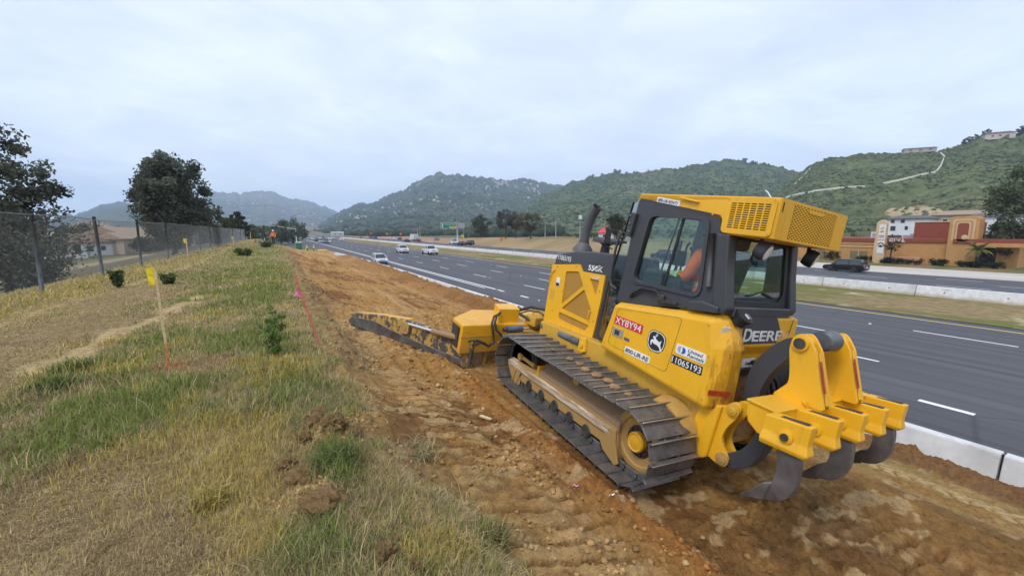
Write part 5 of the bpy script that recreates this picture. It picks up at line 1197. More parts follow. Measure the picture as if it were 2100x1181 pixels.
# ---------------------------------------------------------------- hills: heightfields with their real distance and depth
class Hill:
    def __init__(s, name, sil, D, r0, mat, power=1.35, gully=0.16, seed=0, back=1.5, nr=70, na=220, rough=0.012):
        az, el = [], []
        for p in sil:
            a, e = bearing(*p); az.append(a); el.append(e)
        s.az = np.array(az); s.el = np.array(el); s.D = D; s.r0 = r0; s.seed = seed; s.power = power; s.gully = gully; s.rough = rough
        A = np.linspace(s.az[0], s.az[-1], na); Rr = np.concatenate([np.linspace(r0, D, nr), np.linspace(D, D * back, 14)[1:]])
        AA, RR2 = np.meshgrid(A, Rr)
        Z = s.z(AA, RR2)
        V = np.stack([RR2 * np.sin(AA), RR2 * np.cos(AA), Z], -1).reshape(-1, 3)
        n1, n2 = len(A), len(Rr); ix = np.arange(n1 * n2).reshape(n2, n1)
        F = np.stack([ix[:-1, :-1], ix[:-1, 1:], ix[1:, 1:], ix[1:, :-1]], -1).reshape(-1, 4)[:, ::-1]
        s.o = tag(link(name, np_mesh(name, V, F, True), mat), kind='structure')
    def z(s, A, r):
        A = np.asarray(A, float); r = np.asarray(r, float)
        el = np.interp(A, s.az, s.el); X, Y = r * np.sin(A), r * np.cos(A)
        top = 4.74 + el * s.D
        top = top + s.D * s.rough * (fbm(A * 90, A * 0 + 2.2, 3, s.seed + 5)) * 0.5
        base = -3.0
        t = np.clip((r - s.r0) / (s.D - s.r0), 0, 1)
        sc = s.D * 0.12
        g = np.abs(fbm(X / sc, Y / sc, 4, s.seed)) * s.gully * 2.0 + 0.12 * s.gully * fbm(X / sc * 6, Y / sc * 6, 3, s.seed + 9)
        prof = t ** s.power
        z = base + (top - base) * (prof - g * np.sin(np.pi * np.clip(t, 0, 1)) ** 0.8 * 0.8)
        b = np.clip((r - s.D) / (s.D * 0.5), 0, 1)
        return z - b * (top - base) * 0.9
    def point(s, px, py):
        """where the line of sight at a photograph position meets the slope"""
        a, e = bearing(px, py); r = np.linspace(s.r0, s.D, 600); zz = s.z(np.full(600, a), r)
        k = np.argmax((zz - 4.74) / r >= e)
        return a, r[k]
def hill_mat(name, c1, c2, c3, sc1, sc2, patch=0.5):
    t = NT(name); p = t.pos()
    a = t.noise(sc1, 6, p, 0.7); b = t.noise(sc2, 5, p, 0.65); g = t.noise(sc1 * 0.25, 4, p)
    c = t.ramp(a, [(0.4, c1), (0.6, c2)])
    c = t.mix(t.ramp(g, [(patch, 0.0), (patch + 0.12, 0.85)]), c, c3)
    c = t.mix(t.ramp(b, [(0.36, 0.75), (0.52, 0.0)]), c, tuple(v * 0.35 for v in c1))
    c = t.mix(t.ramp(b, [(0.58, 0.0), (0.75, 0.45)]), c, tuple(min(1, v * 2.2) for v in c3))
    t.set(base=c, rough=0.95, spec=0.05); t.bump(b, 0.9, 1.0 / sc2 * 0.35)
    return t.m
H1 = Hill('hills', [(-420, 470), (-200, 455), (-60, 470), (60, 466), (120, 446), (180, 430), (225, 418), (255, 415), (290, 424), (330, 436), (400, 452), (470, 470)], 3300, 900, hill_mat('blue scrub slope', (0.045, 0.058, 0.035), (0.075, 0.085, 0.05), (0.1, 0.1, 0.06), 0.006, 0.03), seed=11)
H2 = Hill('hills', [(330, 470), (380, 430), (415, 408), (440, 395), (480, 396), (530, 394), (545, 392), (575, 399), (610, 407), (640, 416), (690, 432), (730, 450), (770, 468)], 4300, 1600, hill_mat('far scrub slope', (0.05, 0.06, 0.04), (0.08, 0.085, 0.055), (0.16, 0.14, 0.11), 0.005, 0.025), seed=23)
H3 = Hill('hills', [(560, 478), (640, 470), (662, 458), (690, 437), (715, 425), (732, 417), (760, 418), (790, 405), (820, 395), (850, 377), (880, 360), (902, 355), (925, 357), (960, 362), (990, 363), (1040, 370), (1080, 368), (1110, 375), (1150, 378), (1210, 384), (1300, 400)], 2300, 620, hill_mat('scrub slope', (0.035, 0.052, 0.026), (0.06, 0.075, 0.038), (0.085, 0.09, 0.05), 0.012, 0.05), seed=37, gully=0.2, nr=110, na=300)
H4 = Hill('hills', [(950, 478), (1010, 462), (1080, 420), (1120, 397), (1150, 382), (1180, 371), (1215, 363), (1260, 354), (1290, 354), (1340, 350), (1390, 346), (1420, 338), (1450, 334), (1480, 330), (1520, 331), (1560, 337), (1600, 345), (1640, 352), (1700, 372), (1800, 400)], 1150, 330, hill_mat('green brush slope', (0.058, 0.085, 0.036), (0.095, 0.12, 0.052), (0.15, 0.155, 0.07), 0.02, 0.09, 0.47), seed=53, gully=0.2, nr=120, na=320)
H5 = Hill('hills', [(1480, 470), (1540, 430), (1600, 388), (1640, 351), (1660, 342), (1700, 325), (1750, 316), (1800, 315), (1860, 309), (1930, 309), (1970, 296), (2010, 282), (2060, 279), (2110, 270), (2250, 250), (2500, 250), (2900, 300)], 640, 165, hill_mat('grassy brush slope', (0.078, 0.1, 0.04), (0.12, 0.14, 0.058), (0.15, 0.14, 0.07), 0.035, 0.16, 0.5), seed=71, gully=0.14, nr=140, na=360)

# scattered brush on the two near slopes, and the wooded foot of the mountain
def ico():
    b = bmesh.new(); bmesh.ops.create_icosphere(b, subdivisions=1, radius=1.0)
    v = np.array([x.co[:] for x in b.verts]); f = np.array([[q.index for q in p.verts] for p in b.faces]); b.free(); return v, f
ICV, ICF = ico()
def blob_cloud(name, P, S, cols, seed, squash=0.75, jitter=0.35):
    rg = np.random.default_rng(seed); n = len(P); k = len(ICV)
    V = ICV[None] * (1 + jitter * (rg.random((n, k, 1)) * 2 - 1)) * S[:, None, None]
    V[:, :, 2] *= squash
    a = rg.random(n) * 6.28; c, s_ = np.cos(a)[:, None], np.sin(a)[:, None]
    V = np.stack([V[:, :, 0] * c - V[:, :, 1] * s_, V[:, :, 0] * s_ + V[:, :, 1] * c, V[:, :, 2]], -1) + P[:, None]
    F = (ICF[None] + (np.arange(n) * k)[:, None, None]).reshape(-1, 3)
    me = np_mesh(name, V.reshape(-1, 3), F)
    cc = np.repeat(cols, k, 0) * (0.75 + 0.5 * rg.random((n * k, 1)))
    set_col(me, 'leaf', cc)
    return me
def leaf_mat(name, rough=0.75, trans=0.25):
    t = NT(name); a = t.attr('leaf').outputs['Color']
    df = t.n('ShaderNodeBsdfTranslucent'); t.l(a, df.inputs[0])
    mx = t.n('ShaderNodeMixShader'); mx.inputs[0].default_value = trans
    t.set(base=a, rough=rough, spec=0.2); t.l(t.b.outputs[0], mx.inputs[1]); t.l(df.outputs[0], mx.inputs[2]); t.l(mx.outputs[0], t.out.inputs[0])
    return t.m
M_leaf = leaf_mat('leaves')
M_brush = leaf_mat('brush', 0.9, 0.0)
def slope_brush(hill, n, smin, smax, seed, col, azr=None, thresh=-0.1, name='hillside_brush'):
    rg = np.random.default_rng(seed)
    a = rg.uniform(*(azr or (hill.az[0], hill.az[-1])), n * 4); r = np.sqrt(rg.uniform(hill.r0 ** 2, (hill.D * 1.01) ** 2, n * 4))
    X, Y = r * np.sin(a), r * np.cos(a)
    ok = fbm(X / (hill.D * 0.05), Y / (hill.D * 0.05), 3, seed) + 0.25 * rg.random(n * 4) > thresh
    a, r, X, Y = a[ok][:n], r[ok][:n], X[ok][:n], Y[ok][:n]
    S = smin + (smax - smin) * rg.random(len(a)) ** 2.5
    Z = hill.z(a, r) + S * 0.3
    m = Z > 0
    c = np.array(col)[None] * (0.6 + 0.8 * rg.random((m.sum(), 1)))
    tag(link(name, blob_cloud(name, np.stack([X, Y, Z], -1)[m], S[m], c, seed), M_brush), kind='stuff')
slope_brush(H5, 17000, 0.35, 1.7, 5, (0.09, 0.112, 0.05))
slope_brush(H4, 15000, 0.7, 3.4, 6, (0.07, 0.094, 0.043), thresh=-0.2)
slope_brush(H3, 5000, 3, 8, 7, (0.04, 0.058, 0.032), thresh=-0.1)
# pale boulders on the mountain
rg = np.random.default_rng(3)
def boulders(hill, n, seed, s0, s1, azr, tr=(0.1, 0.98)):
    rg = np.random.default_rng(seed); a = rg.uniform(*azr, n * 6); q = rg.uniform(*tr, n * 6); r = hill.r0 + (hill.D - hill.r0) * q
    X, Y = r * np.sin(a), r * np.cos(a)
    ok = fbm(X / 160, Y / 160, 3, seed) > 0.08
    a, r, X, Y = a[ok][:n], r[ok][:n], X[ok][:n], Y[ok][:n]
    S = s0 + (s1 - s0) * rg.random(len(a)) ** 4
    P = np.stack([X, Y, hill.z(a, r) + S * 0.25], -1)
    c = np.array([[0.42, 0.39, 0.36]]) * (0.7 + 0.5 * rg.random((len(a), 1)))
    tag(link('hillside_boulders', blob_cloud('hillside_boulders', P, S, c, seed, 0.8, 0.3), M_brush), kind='stuff')
boulders(H3, 260, 8, 2.0, 8, (H3.az[3], bearing(1130, 400)[0]), (0.4, 0.98))
boulders(H2, 800, 9, 2.5, 8, (H2.az[1], H2.az[-1]))
def clump(hill, px, py, s, seed, n=14):
    a, r = hill.point(px, py); rg = np.random.default_rng(seed)
    aa = a + rg.normal(0, s * 1.3 / r, n); rr = r + rg.normal(0, s * 2.5, n)
    P = np.stack([rr * np.sin(aa), rr * np.cos(aa), hill.z(aa, rr) + s * 0.3], -1)
    return P, s * (0.12 + 0.36 * rg.random(n))
Ps, Ss = zip(*[clump(H3, x, y, s, i, n) for i, (x, y, s, n) in enumerate([(1020, 380, 16, 26), (1035, 377, 14, 20), (1000, 388, 11, 12), (1060, 383, 11, 12), (1095, 388, 13, 18), (1100, 395, 9, 10), (865, 422, 17, 4), (985, 423, 11, 12), (1010, 425, 12, 12), (905, 375, 9, 8), (985, 363, 9, 10), (735, 447, 12, 9), (815, 420, 9, 8), (840, 437, 9, 7), (890, 405, 8, 6)])])
tag(link('rock_outcrops', blob_cloud('rock_outcrops', np.concatenate(Ps), np.concatenate(Ss), np.tile([[0.42, 0.39, 0.36]], (sum(map(len, Ss)), 1)), 12, 0.8, 0.3), M_brush), kind='stuff')
def hill_patch(name, hill, pts, mat, nu=40, nv=14, lift=0.7):
    """bare ground draped over the slope inside a four cornered outline with a ragged edge"""
    (x0, y0), (x1, y1), (x2, y2), (x3, y3) = pts; V = []
    for j in range(nv + 1):
        for i in range(nu + 1):
            u, v = i / nu, j / nv; rag = 0.25 * vnoise(np.array([u * 9.0]), np.array([v * 3.0]), 7)[0]
            v2 = min(1, max(0, 0.5 + (v - 0.5) * (math.sin(math.pi * min(.97, max(.03, u))) ** 0.5 + rag)))
            a, r = hill.point((x0 + (x1 - x0) * u) * (1 - v2) + (x3 + (x2 - x3) * u) * v2, (y0 + (y1 - y0) * u) * (1 - v2) + (y3 + (y2 - y3) * u) * v2)
            V.append((r * math.sin(a), r * math.cos(a), float(hill.z(np.array([a]), np.array([r]))[0]) + (lift if 0 < i < nu and 0 < j < nv else -1.0)))
    F = [(j * (nu + 1) + i, j * (nu + 1) + i + 1, (j + 1) * (nu + 1) + i + 1, (j + 1) * (nu + 1) + i) for j in range(nv) for i in range(nu)]
    return tag(link(name, np_mesh(name, V, F, True), mat), kind='structure')
# pale cut bank and track on the grassy hill
def hill_strip(name, hill, pts, width, mat, lift=0.5):
    V = []
    pp = []
    for i in range(len(pts) - 1):
        for k in range(8): 
            q = k / 8; pp.append((pts[i][0] + (pts[i + 1][0] - pts[i][0]) * q, pts[i][1] + (pts[i + 1][1] - pts[i][1]) * q))
    P = []
    for x, y in pp:
        a, r = hill.point(x, y); P.append(Vector((r * math.sin(a), r * math.cos(a), float(hill.z(np.array([a]), np.array([r]))[0]))))
    for i, p in enumerate(P):
        d = (P[min(i + 1, len(P) - 1)] - P[max(i - 1, 0)]); d.z = 0; n = Vector((-d.y, d.x, 0)).normalized() * width / 2
        V += [p - n + Vector((0, 0, -1.0)), p - n + Vector((0, 0, lift)), p + n + Vector((0, 0, lift)), p + n + Vector((0, 0, -1.0))]
    F = []
    for i in range(len(P) - 1):
        for k in range(3): F.append((4 * i + k, 4 * i + k + 1, 4 * i + k + 5, 4 * i + k + 4))
    return tag(link(name, np_mesh(name, V, F), mat), kind='structure')
M_track_pale = simple('pale track', (0.5, 0.47, 0.4), 0.9, 0, 0.15, 0.2)
hill_strip('hill_path', H5, [(1612, 406), (1640, 399), (1680, 392), (1730, 386), (1781, 383)], 0.9, M_track_pale, 1.2)
hill_strip('hill_path', H5, [(1810, 378), (1850, 370), (1900, 357), (1920, 354), (1930, 340), (1937, 322), (1927, 314)], 0.9, M_track_pale, 1.2)
hill_strip('hill_path', H5, [(1628, 381), (1645, 364), (1664, 344)], 0.7, M_track_pale, 1.0)

# ---------------------------------------------------------------- trees
M_bark = simple('bark', (0.10, 0.075, 0.055), 0.9, 0, 0.25, 3, 0.1, 0.5, 14)
def limb_pts(p0, p1, sag, n=5, rg=random):
    out = []
    for k in range(n + 1):
        q = k / n; p = Vector(p0).lerp(Vector(p1), q); p.z += sag * math.sin(q * math.pi)
        if 0 < k < n: p += Vector((rg.uniform(-1, 1), rg.uniform(-1, 1), rg.uniform(-.5, .5))) * (Vector(p1) - Vector(p0)).length * 0.04
        out.append(p)
    return out
def leaf_cloud(C, Rad, per, size, cols, rg, up=0.3, elong=1.0):
    """leaf sized quads gathered in clumps C with radii Rad"""
    n = len(C) * per
    d = rg.normal(size=(n, 3)); d /= np.linalg.norm(d, axis=1)[:, None]
    rad = np.repeat(Rad, per)[:, None] * (rg.random((n, 1)) ** 0.45)
    P = np.repeat(C, per, 0) + d * rad * np.array([1, 1, 0.8])
    a = rg.normal(size=(n, 3)); a /= np.linalg.norm(a, axis=1)[:, None]
    b = np.cross(a, rg.normal(size=(n, 3))); b /= np.linalg.norm(b, axis=1)[:, None]
    s = size * (0.6 + 0.8 * rg.random((n, 1)))
    V = np.stack([P - a * s * elong, P - b * s * 0.5, P + a * s * elong, P + b * s * 0.5], 1)
    cc = np.repeat(cols, per, 0) * (0.7 + 0.6 * rg.random((n, 1)))
    return V.reshape(-1, 3), np.arange(n * 4).reshape(n, 4), np.repeat(cc, 4, 0)
def tree(name, loc, h, w, seed, label, col, trunk_h=0.3, nclump=60, per=90, leaf=0.12, group=None, lean=0.0, shape='round', bare=0.0, forks=6, tr=None, low=None, cat='tree'):
    rg = np.random.default_rng(seed); pr = random.Random(seed)
    root = empty(name, loc, label=label, cat=cat, group=group)
    th = h * trunk_h; r0 = tr or h * 0.028
    tb = MB(); top = Vector((lean * h * 0.3, 0, th))
    tb.tube(limb_pts((0, 0, -0.3), top, 0, 4, pr), [r0 * 1.25, r0 * 1.05, r0 * 0.95, r0 * 0.9, r0 * 0.85], 9)
    C, Rd, cols = [], [], []
    cz0 = low if low is not None else th * 0.85
    for f in range(forks):
        an = 2 * math.pi * (f + pr.random() * 0.6) / forks; el = pr.uniform(0.35, 1.25); ln = pr.uniform(0.5, 0.85)
        tip = top + Vector((math.cos(an) * math.cos(el) * w * 0.5, math.sin(an) * math.cos(el) * w * 0.5, math.sin(el) * (h - th) * 0.75)) * ln
        pts = limb_pts(top - Vector((0, 0, r0)), tip, 0.03 * h, 5, pr); tb.tube(pts, [r0 * 0.6 * (1 - 0.14 * k) for k in range(6)], 7)
        for k in range(3):
            q = Vector(pts[2 + k]); t2 = q + Vector((pr.uniform(-1, 1), pr.uniform(-1, 1), pr.uniform(0.0, 1))) * w * 0.2
            tb.tube(limb_pts(q, t2, 0, 3, pr), [r0 * 0.25, r0 * 0.2, r0 * 0.14, r0 * 0.07], 5)
    tb.build('trunk', M_bark, root)
    for k in range(nclump):
        while True:
            p = rg.uniform(-1, 1, 3); rr = np.linalg.norm(p)
            if shape == 'round' and 0.35 < rr < 1: break
            if shape == 'cone' and np.hypot(p[0], p[1]) < (1 - (p[2] + 1) / 2) * 0.95 + 0.08: break
            if shape == 'vase' and np.hypot(p[0], p[1]) < 0.35 + 0.65 * (p[2] + 1) / 2 and rr < 1.15: break
        zc = cz0 + (h - cz0) * (p[2] + 1) / 2
        bulge = 1 + 0.25 * math.sin(3 * math.atan2(p[1], p[0]) + seed) 
        C.append((p[0] * w * 0.5 * 0.82 * bulge + lean * zc * 0.3, p[1] * w * 0.5 * 0.82 * bulge, zc)); Rd.append(w * rg.uniform(0.075, 0.16))
        v = 0.55 + 0.9 * rg.random(); cols.append(np.array(col) * v + np.array([0.012, 0.008, 0]) * rg.random())
    V, F, cc = leaf_cloud(np.array(C), np.array(Rd), per, leaf, np.array(cols), rg)
    me = np_mesh('crown', V, F); set_col(me, 'leaf', cc); link('crown', me, M_leaf, root)
    return root
GREY_GREEN = (0.118, 0.128, 0.095); DK = (0.08, 0.1, 0.055); OLV = (0.06, 0.068, 0.03)
x, y = at(5, 37.5); tree('broadleaf_tree', (x, y, gz(x, y) - .2), 9.6, 5.6, 31, 'tall grey green tree with gaps in its crown, behind the fence at the left', GREY_GREEN, 0.25, 95, 110, 0.13, 'trees beyond the fence', forks=8, low=1.2, tr=0.2)
x, y = at(-90, 36); tree('broadleaf_tree', (x, y, gz(x, y) - .2), 9.0, 8, 36, 'grey green tree standing at the left edge behind the first fence bay', GREY_GREEN, 0.22, 60, 110, 0.13, 'trees beyond the fence', forks=7, low=0.8)
x, y = at(355, 61); tree('dense_tree', (x, y, gz(x, y) - .3), 11.4, 7.6, 32, 'dense dark rounded tree standing alone behind the middle of the fence', (0.1, 0.112, 0.082), 0.2, 230, 170, 0.16, 'trees beyond the fence', forks=9, low=1.6, tr=0.25)
for i, (px_, d_, h_, w_, lb, cl_) in enumerate([(445, 80, 7.5, 7, 'low olive tree to the right of the dense dark tree behind the fence', OLV), (492, 95, 7.0, 5, 'small olive green tree behind the far end of the fence', OLV), (465, 120, 6, 9, 'broad low dark tree beyond the far fence bays', DK), (575, 150, 8.5, 11, 'big dark tree left of the junction road', DK), (600, 165, 10.5, 13, 'biggest dark green tree at the junction beside the freeway', DK), (540, 190, 8, 14, 'dark tree mass behind the orange worker', DK), (620, 260, 8, 9, 'rounded dark tree at the far side of the junction', DK), (510, 140, 5.5, 9, 'squat green tree behind the last fence posts', (0.045, 0.06, 0.025))]):
    d_ = d_ / math.cos(math.atan((1050 - px_) / 850) ); x, y = at(px_, d_); tree('roadside_tree', (x, y, gz(x, y) - .2), h_, w_, 50 + i, lb, cl_, 0.2, 45, 70, 0.26, 'trees around the junction', low=0.6)
for i, (px_, d_, h_, w_, lb) in enumerate([(130, 128, 8.2, 15, 'dark green tree behind the left tile roofed house'), (190, 122, 8.5, 13, 'brownish green tree behind the middle of the white house'), (60, 118, 8, 14, 'dark tree behind the left end of the white house'), (330, 130, 6.5, 12, 'green tree beside the gabled house'), (300, 100, 3.6, 9, 'low green shrub mass in front of the gabled house'), (360, 118, 6.5, 10, 'grey green tree behind the dense dark tree'), (250, 150, 7, 14, 'dark tree behind the gabled house roof')]):
    d_ = d_ / math.cos(math.atan((1050 - px_) / 850)); x, y = at(px_, d_); tree('garden_tree', (x, y, gz(x, y) - .2), h_, w_, 70 + i, lb, (0.038, 0.046, 0.026) if i % 2 else (0.03, 0.042, 0.022), 0.25, 40, 60, 0.26, 'trees around the houses', low=0.4)
BR = (0.085, 0.072, 0.05)
for i, (px_, X_, h_, w_, lb, cl_, bz, th_) in enumerate([(985, 70, 8.6, 9.5, 'rounded green tree at the left end of the row on the tan bank', (0.05, 0.065, 0.03), 1.6, .12), (1037, 69.5, 10, 8.6, 'thin brownish tree with dark trunk behind the orange diamond sign', BR, 2.3, .33), (1058, 72, 9.2, 8.0, 'sparse brown tree second from the right in the row', BR, 2.5, .33), (1088, 70, 8.3, 8, 'sparse grey brown tree at the right end of the row', (0.075, 0.07, 0.048), 2.5, .35), (1264, 72, 6.6, 6, 'olive tree with a bare trunk beside the red roof', (0.05, 0.055, 0.032), 2.4, .3)]):
    a, _ = bearing(px_, 480); y = X_ / math.tan(a); tree('verge_tree', (X_, y, gz(X_, y) - .15), h_, w_, 90 + i, lb, cl_, th_, 60, 70 if i else 110, 0.17, 'trees on the bank across the freeway', tr=0.2)
x, y = at(2100, 92); tree('verge_tree', (x, y, 0), 13.5, 11, 99, 'tall dark tree at the right edge of the photo', DK, 0.1, 90, 110, 0.2, None, low=0.4)
x, y = at(2050, 88); tree('verge_tree', (x, y, 0), 5.2, 5.5, 98, 'low dark shrub tree below the tall one at the right edge', DK, 0.1, 40, 90, 0.18, None, low=0.1)
# trees and brush standing on the skyline of the near hills
k = 0
for hill, lst in ((H5, [(1978, 297, 7), (1990, 290, 6), (2002, 287, 5), (2022, 280, 7), (2036, 281, 7), (2048, 284, 5), (2072, 279, 5), (2090, 272, 7), (2102, 270, 8), (1866, 310, 3)]), (H4, [(1216, 364, 9), (1235, 361, 7), (1262, 356, 12), (1270, 355, 10), (1284, 356, 8), (1300, 355, 7), (1385, 347, 7), (1410, 342, 6), (1528, 333, 9), (1542, 335, 10), (1550, 337, 8), (1568, 340, 7), (1576, 342, 7)])):
    for px_, py_, h_ in lst:
        a, e = bearing(px_, py_); r = hill.D * 0.99
        z = float(hill.z(np.array([a]), np.array([r]))[0])
        if k == 0: sk0 = tree('skyline_tree', (0, 0, 0), 8, 8, 120, 'x', DK, 0.15, 26, 24, 0.7, low=0.6); o = sk0
        else: o = copy_tree(sk0)
        o.location = (r * math.sin(a), r * math.cos(a), z - 0.6); o.scale = (h_ / 8 * 1.1, h_ / 8 * 1.1, h_ / 8); o.rotation_euler = (0, 0, k * 1.3)
        tag(o, 'small dark tree on the skyline of the right hand hill beside the hilltop house' if hill is H5 else 'small dark tree on the skyline of the green ridge behind the bulldozer', 'tree', 'skyline trees on the right hand hill' if hill is H5 else 'skyline trees on the green ridge'); k += 1
# wooded foot of the mountain
rg = np.random.default_rng(17); n = 900
a = rg.uniform(bearing(640, 480)[0], bearing(1150, 480)[0], n); r = rg.uniform(430, 760, n); r = np.where(a > bearing(960, 480)[0], r * 0.62, r); r = np.where(a < bearing(690, 480)[0], r + 320, r)
X, Y = r * np.sin(a), r * np.cos(a); S = rg.uniform(2.0, 5.2, n); Z = np.maximum(zbase(X, Y), np.where(r > 620, H3.z(a, r), -9)) + S * 0.5
keep = (X > 80) | (X < -30)
tag(link('far_wood', blob_cloud('far_wood', np.stack([X, Y, Z], -1)[keep], S[keep], np.array([[0.03, 0.045, 0.022]]) * (0.6 + 0.8 * rg.random((keep.sum(), 1))), 18, 0.95, 0.4), M_brush), kind='stuff')
n = 420; a = rg.uniform(bearing(-200, 480)[0], bearing(600, 480)[0], n); r = rg.uniform(190, 600, n); X, Y = r * np.sin(a), r * np.cos(a); S = rg.uniform(1.5, 4.0, n)
keep = X < -25
tag(link('far_wood', blob_cloud('far_wood', np.stack([X, Y, zbase(X, Y) + S * 0.4], -1)[keep], S[keep], np.array([[0.035, 0.045, 0.026]]) * (0.6 + 0.8 * rg.random((keep.sum(), 1))), 19, 0.9, 0.4), M_brush), kind='stuff')
n = 420; a = rg.uniform(bearing(1150, 480)[0], bearing(2300, 480)[0], n); X = rg.uniform(100, 200, n); Y = X / np.tan(a); S = rg.uniform(0.5, 1.9, n)
V, F, cc = leaf_cloud(np.stack([X, Y, zbase(X, Y) + S * 0.45], -1), S, 46, 0.3, np.array([[0.055, 0.08, 0.028]]) * (0.5 + 0.9 * rg.random((n, 1))), rg)
me = np_mesh('verge_brush', V, F); set_col(me, 'leaf', cc); tag(link('verge_brush', me, M_leaf), kind='stuff')

# ---------------------------------------------------------------- grass on the verge
def grass():
    rg = np.random.default_rng(41)
    def samp(n, d0, d1):
        d = d0 * (d1 / d0) ** rg.random(n); an = rg.uniform(R(-42), R(38), n)
        X, Y = d * np.sin(an), d * np.cos(an); return X, Y, d
    parts = [samp(400000, 1.4, 6.5), samp(170000, 6.5, 22), samp(90000, 22, 95)]
    X = np.concatenate([p[0] for p in parts]); Y = np.concatenate([p[1] for p in parts]); D = np.concatenate([p[2] for p in parts])
    g, br, ye, bare = fields(X, Y); dm = dirtmask(X, Y)
    near_edge = np.exp(-np.maximum(0, X - edge_x(Y)) / 0.4) * sstep(-0.3, 0.35, fbm(X * 2.2, Y * 2.2, 3, 251))
    keep_p = np.where(dm > 0.35, 0.3 * near_edge * (0.4 + 0.6 * rg.random(len(X))), 1.0) * (1 - 0.97 * bare) * (1 - 0.3 * br) * (X > -7.2 + 0.4 * rg.normal(size=len(X)) - 5.5 * (rg.random(len(X)) < 0.35))
    keep_p = keep_p * (1 - 0.85 * blobs([(0.25, 3.4, .28, .42, 1.0), (0.1, 2.68, .2, .28, 1.0), (.38, 1.9, .14, .16, 1)], X, Y))
    keep_p = np.maximum(keep_p, 0.35 * ((X > 6.5) & (X < 8.6) & (Y < 6)))
    ok = (rg.random(len(X)) < keep_p) & (X < 9)
    X, Y, D, g, br, ye, dm = X[ok], Y[ok], D[ok], g[ok], br[ok], ye[ok], dm[ok]; n = len(X)
    tall = blobs([(b[0], b[1], b[2], b[3], b[4]) for b in GREEN[:2] + GREEN[13:]], X, Y)
    H = (0.032 + 0.06 * rg.random(n) ** 2) * (0.75 + 0.8 * g + 0.45 * ye - 0.45 * br + 0.7 * tall) * (1 + 0.6 * (X < -5))
    seedhead = rg.random(n) < 0.012; H = np.where(seedhead, H * 1.9, H)
    straw = rg.random(n) < np.clip(0.36 + 0.5 * br - 0.3 * g + 0.4 * dm, 0.08, 0.9)           # lying dead stems
    lean = np.where(straw, rg.uniform(1.2, 2.6, n), rg.uniform(0.15, 0.95, n)); H = np.where(straw, H * 0.55, H)
    an = rg.uniform(0, 2 * np.pi, n); dx, dy = np.cos(an), np.sin(an)
    W = np.maximum(0.0019, 0.00062 * D) * (0.7 + 0.7 * rg.random(n)); W = np.where(straw, W * 0.9, W)
    Hs = H * (1 + 0.03 * np.maximum(0, D - 12) / 10)
    sx, sy = -dy, dx
    Z = zground(X, Y)
    b0 = np.stack([X, Y, Z - 0.012], -1); sd = np.stack([sx * W, sy * W, 0 * W], -1)
    ln = np.where(straw, Hs * 1.1, Hs * 0.55)
    mid = b0 + np.stack([dx * Hs * lean * 0.28, dy * Hs * lean * 0.28, Hs * np.where(straw, 0.35, 0.55) + 0.012], -1)
    tip = b0 + np.stack([dx * Hs * lean, dy * Hs * lean, Hs * np.where(straw, 0.35 + 0.3 * rg.random(n), 1 - 0.16 * lean) + 0.012], -1)
    V = np.stack([b0 - sd, b0 + sd, mid + sd * 0.8, mid - sd * 0.8, tip], 1).reshape(-1, 3)
    k = (np.arange(n) * 5)[:, None]
    F = np.concatenate([k + np.array([[0, 1, 2]]), k + np.array([[0, 2, 3]]), k + np.array([[3, 2, 4]])], 0)
    r = rg.random(n)
    gp = np.clip(g * 1.25 - 0.1, 0, 1)
    col = np.where((r < gp * 0.9)[:, None], np.array([[0.215, 0.26, 0.06]]), np.where((r < 0.45 + 0.4 * ye)[:, None], np.array([[0.5, 0.395, 0.15]]), np.array([[0.42, 0.32, 0.19]])))
    col = np.where(straw[:, None], np.array([[0.53, 0.42, 0.22]]), col); col = np.where((br > 0.5)[:, None] & (rg.random(n) < 0.7)[:, None], np.array([[0.37, 0.27, 0.14]]), col)
    col = np.where(((ye > 0.55) & (rg.random(n) < 0.6))[:, None] & ~straw[:, None], np.array([[0.5, 0.385, 0.105]]), col)
    col = np.where((seedhead & ~straw)[:, None], np.array([[0.48, 0.4, 0.2]]), col)
    col = col * (0.6 + 0.75 * rg.random((n, 1)))
    me = np_mesh('grass', V, F); set_col(me, 'leaf', np.repeat(col, 5, 0))
    tag(link('grass', me, leaf_mat('grass blades', 0.7, 0.3)), 'short green and straw coloured grass covering the verge', 'grass', kind='stuff')
grass()
def leafy(name, loc, h, w, seed, label, col, n=260, leaf=0.03, cat='weed', group=None, stems=9, elong=1.6):
    rg = np.random.default_rng(seed); root = empty(name, loc, label=label, cat=cat, group=group); b = MB(); C = []
    for k in range(stems):
        an = rg.uniform(0, 6.28); q = rg.uniform(0.15, 0.5); tip = Vector((math.cos(an) * w * q, math.sin(an) * w * q, h * rg.uniform(0.6, 1.0)))
        pts = limb_pts((tip.x * 0.15, tip.y * 0.15, -0.02), tip, 0, 4, random.Random(seed + k)); b.tube(pts, [0.006 * (h / 0.5), 0.005 * (h / 0.5), 0.004 * (h / .5), 0.003 * (h / .5), 0.002 * (h / .5)], 5)
        for p in pts[1:]: C.append(tuple(p))
    b.build('stem', simple('green stem', (0.12, 0.14, 0.04), 0.7), root)
    C = np.array(C); cols = np.array(col)[None] * (0.6 + 0.8 * rg.random((len(C), 1)))
    V, F, cc = leaf_cloud(C, np.full(len(C), w * 0.2), max(4, n // len(C)), leaf, cols, rg, elong=elong)
    me = np_mesh('foliage', V, F); set_col(me, 'leaf', cc); link('foliage', me, M_leaf, root); return root
x, y = at(48, 34); leafy('shrub', (x, y, gz(x, y) - .1), 3.6, 4.6, 37, 'big grey green shrub filling the foot of the left tree behind the fence', GREY_GREEN, 5200, 0.1, 'shrub', None, 26, 1.0)
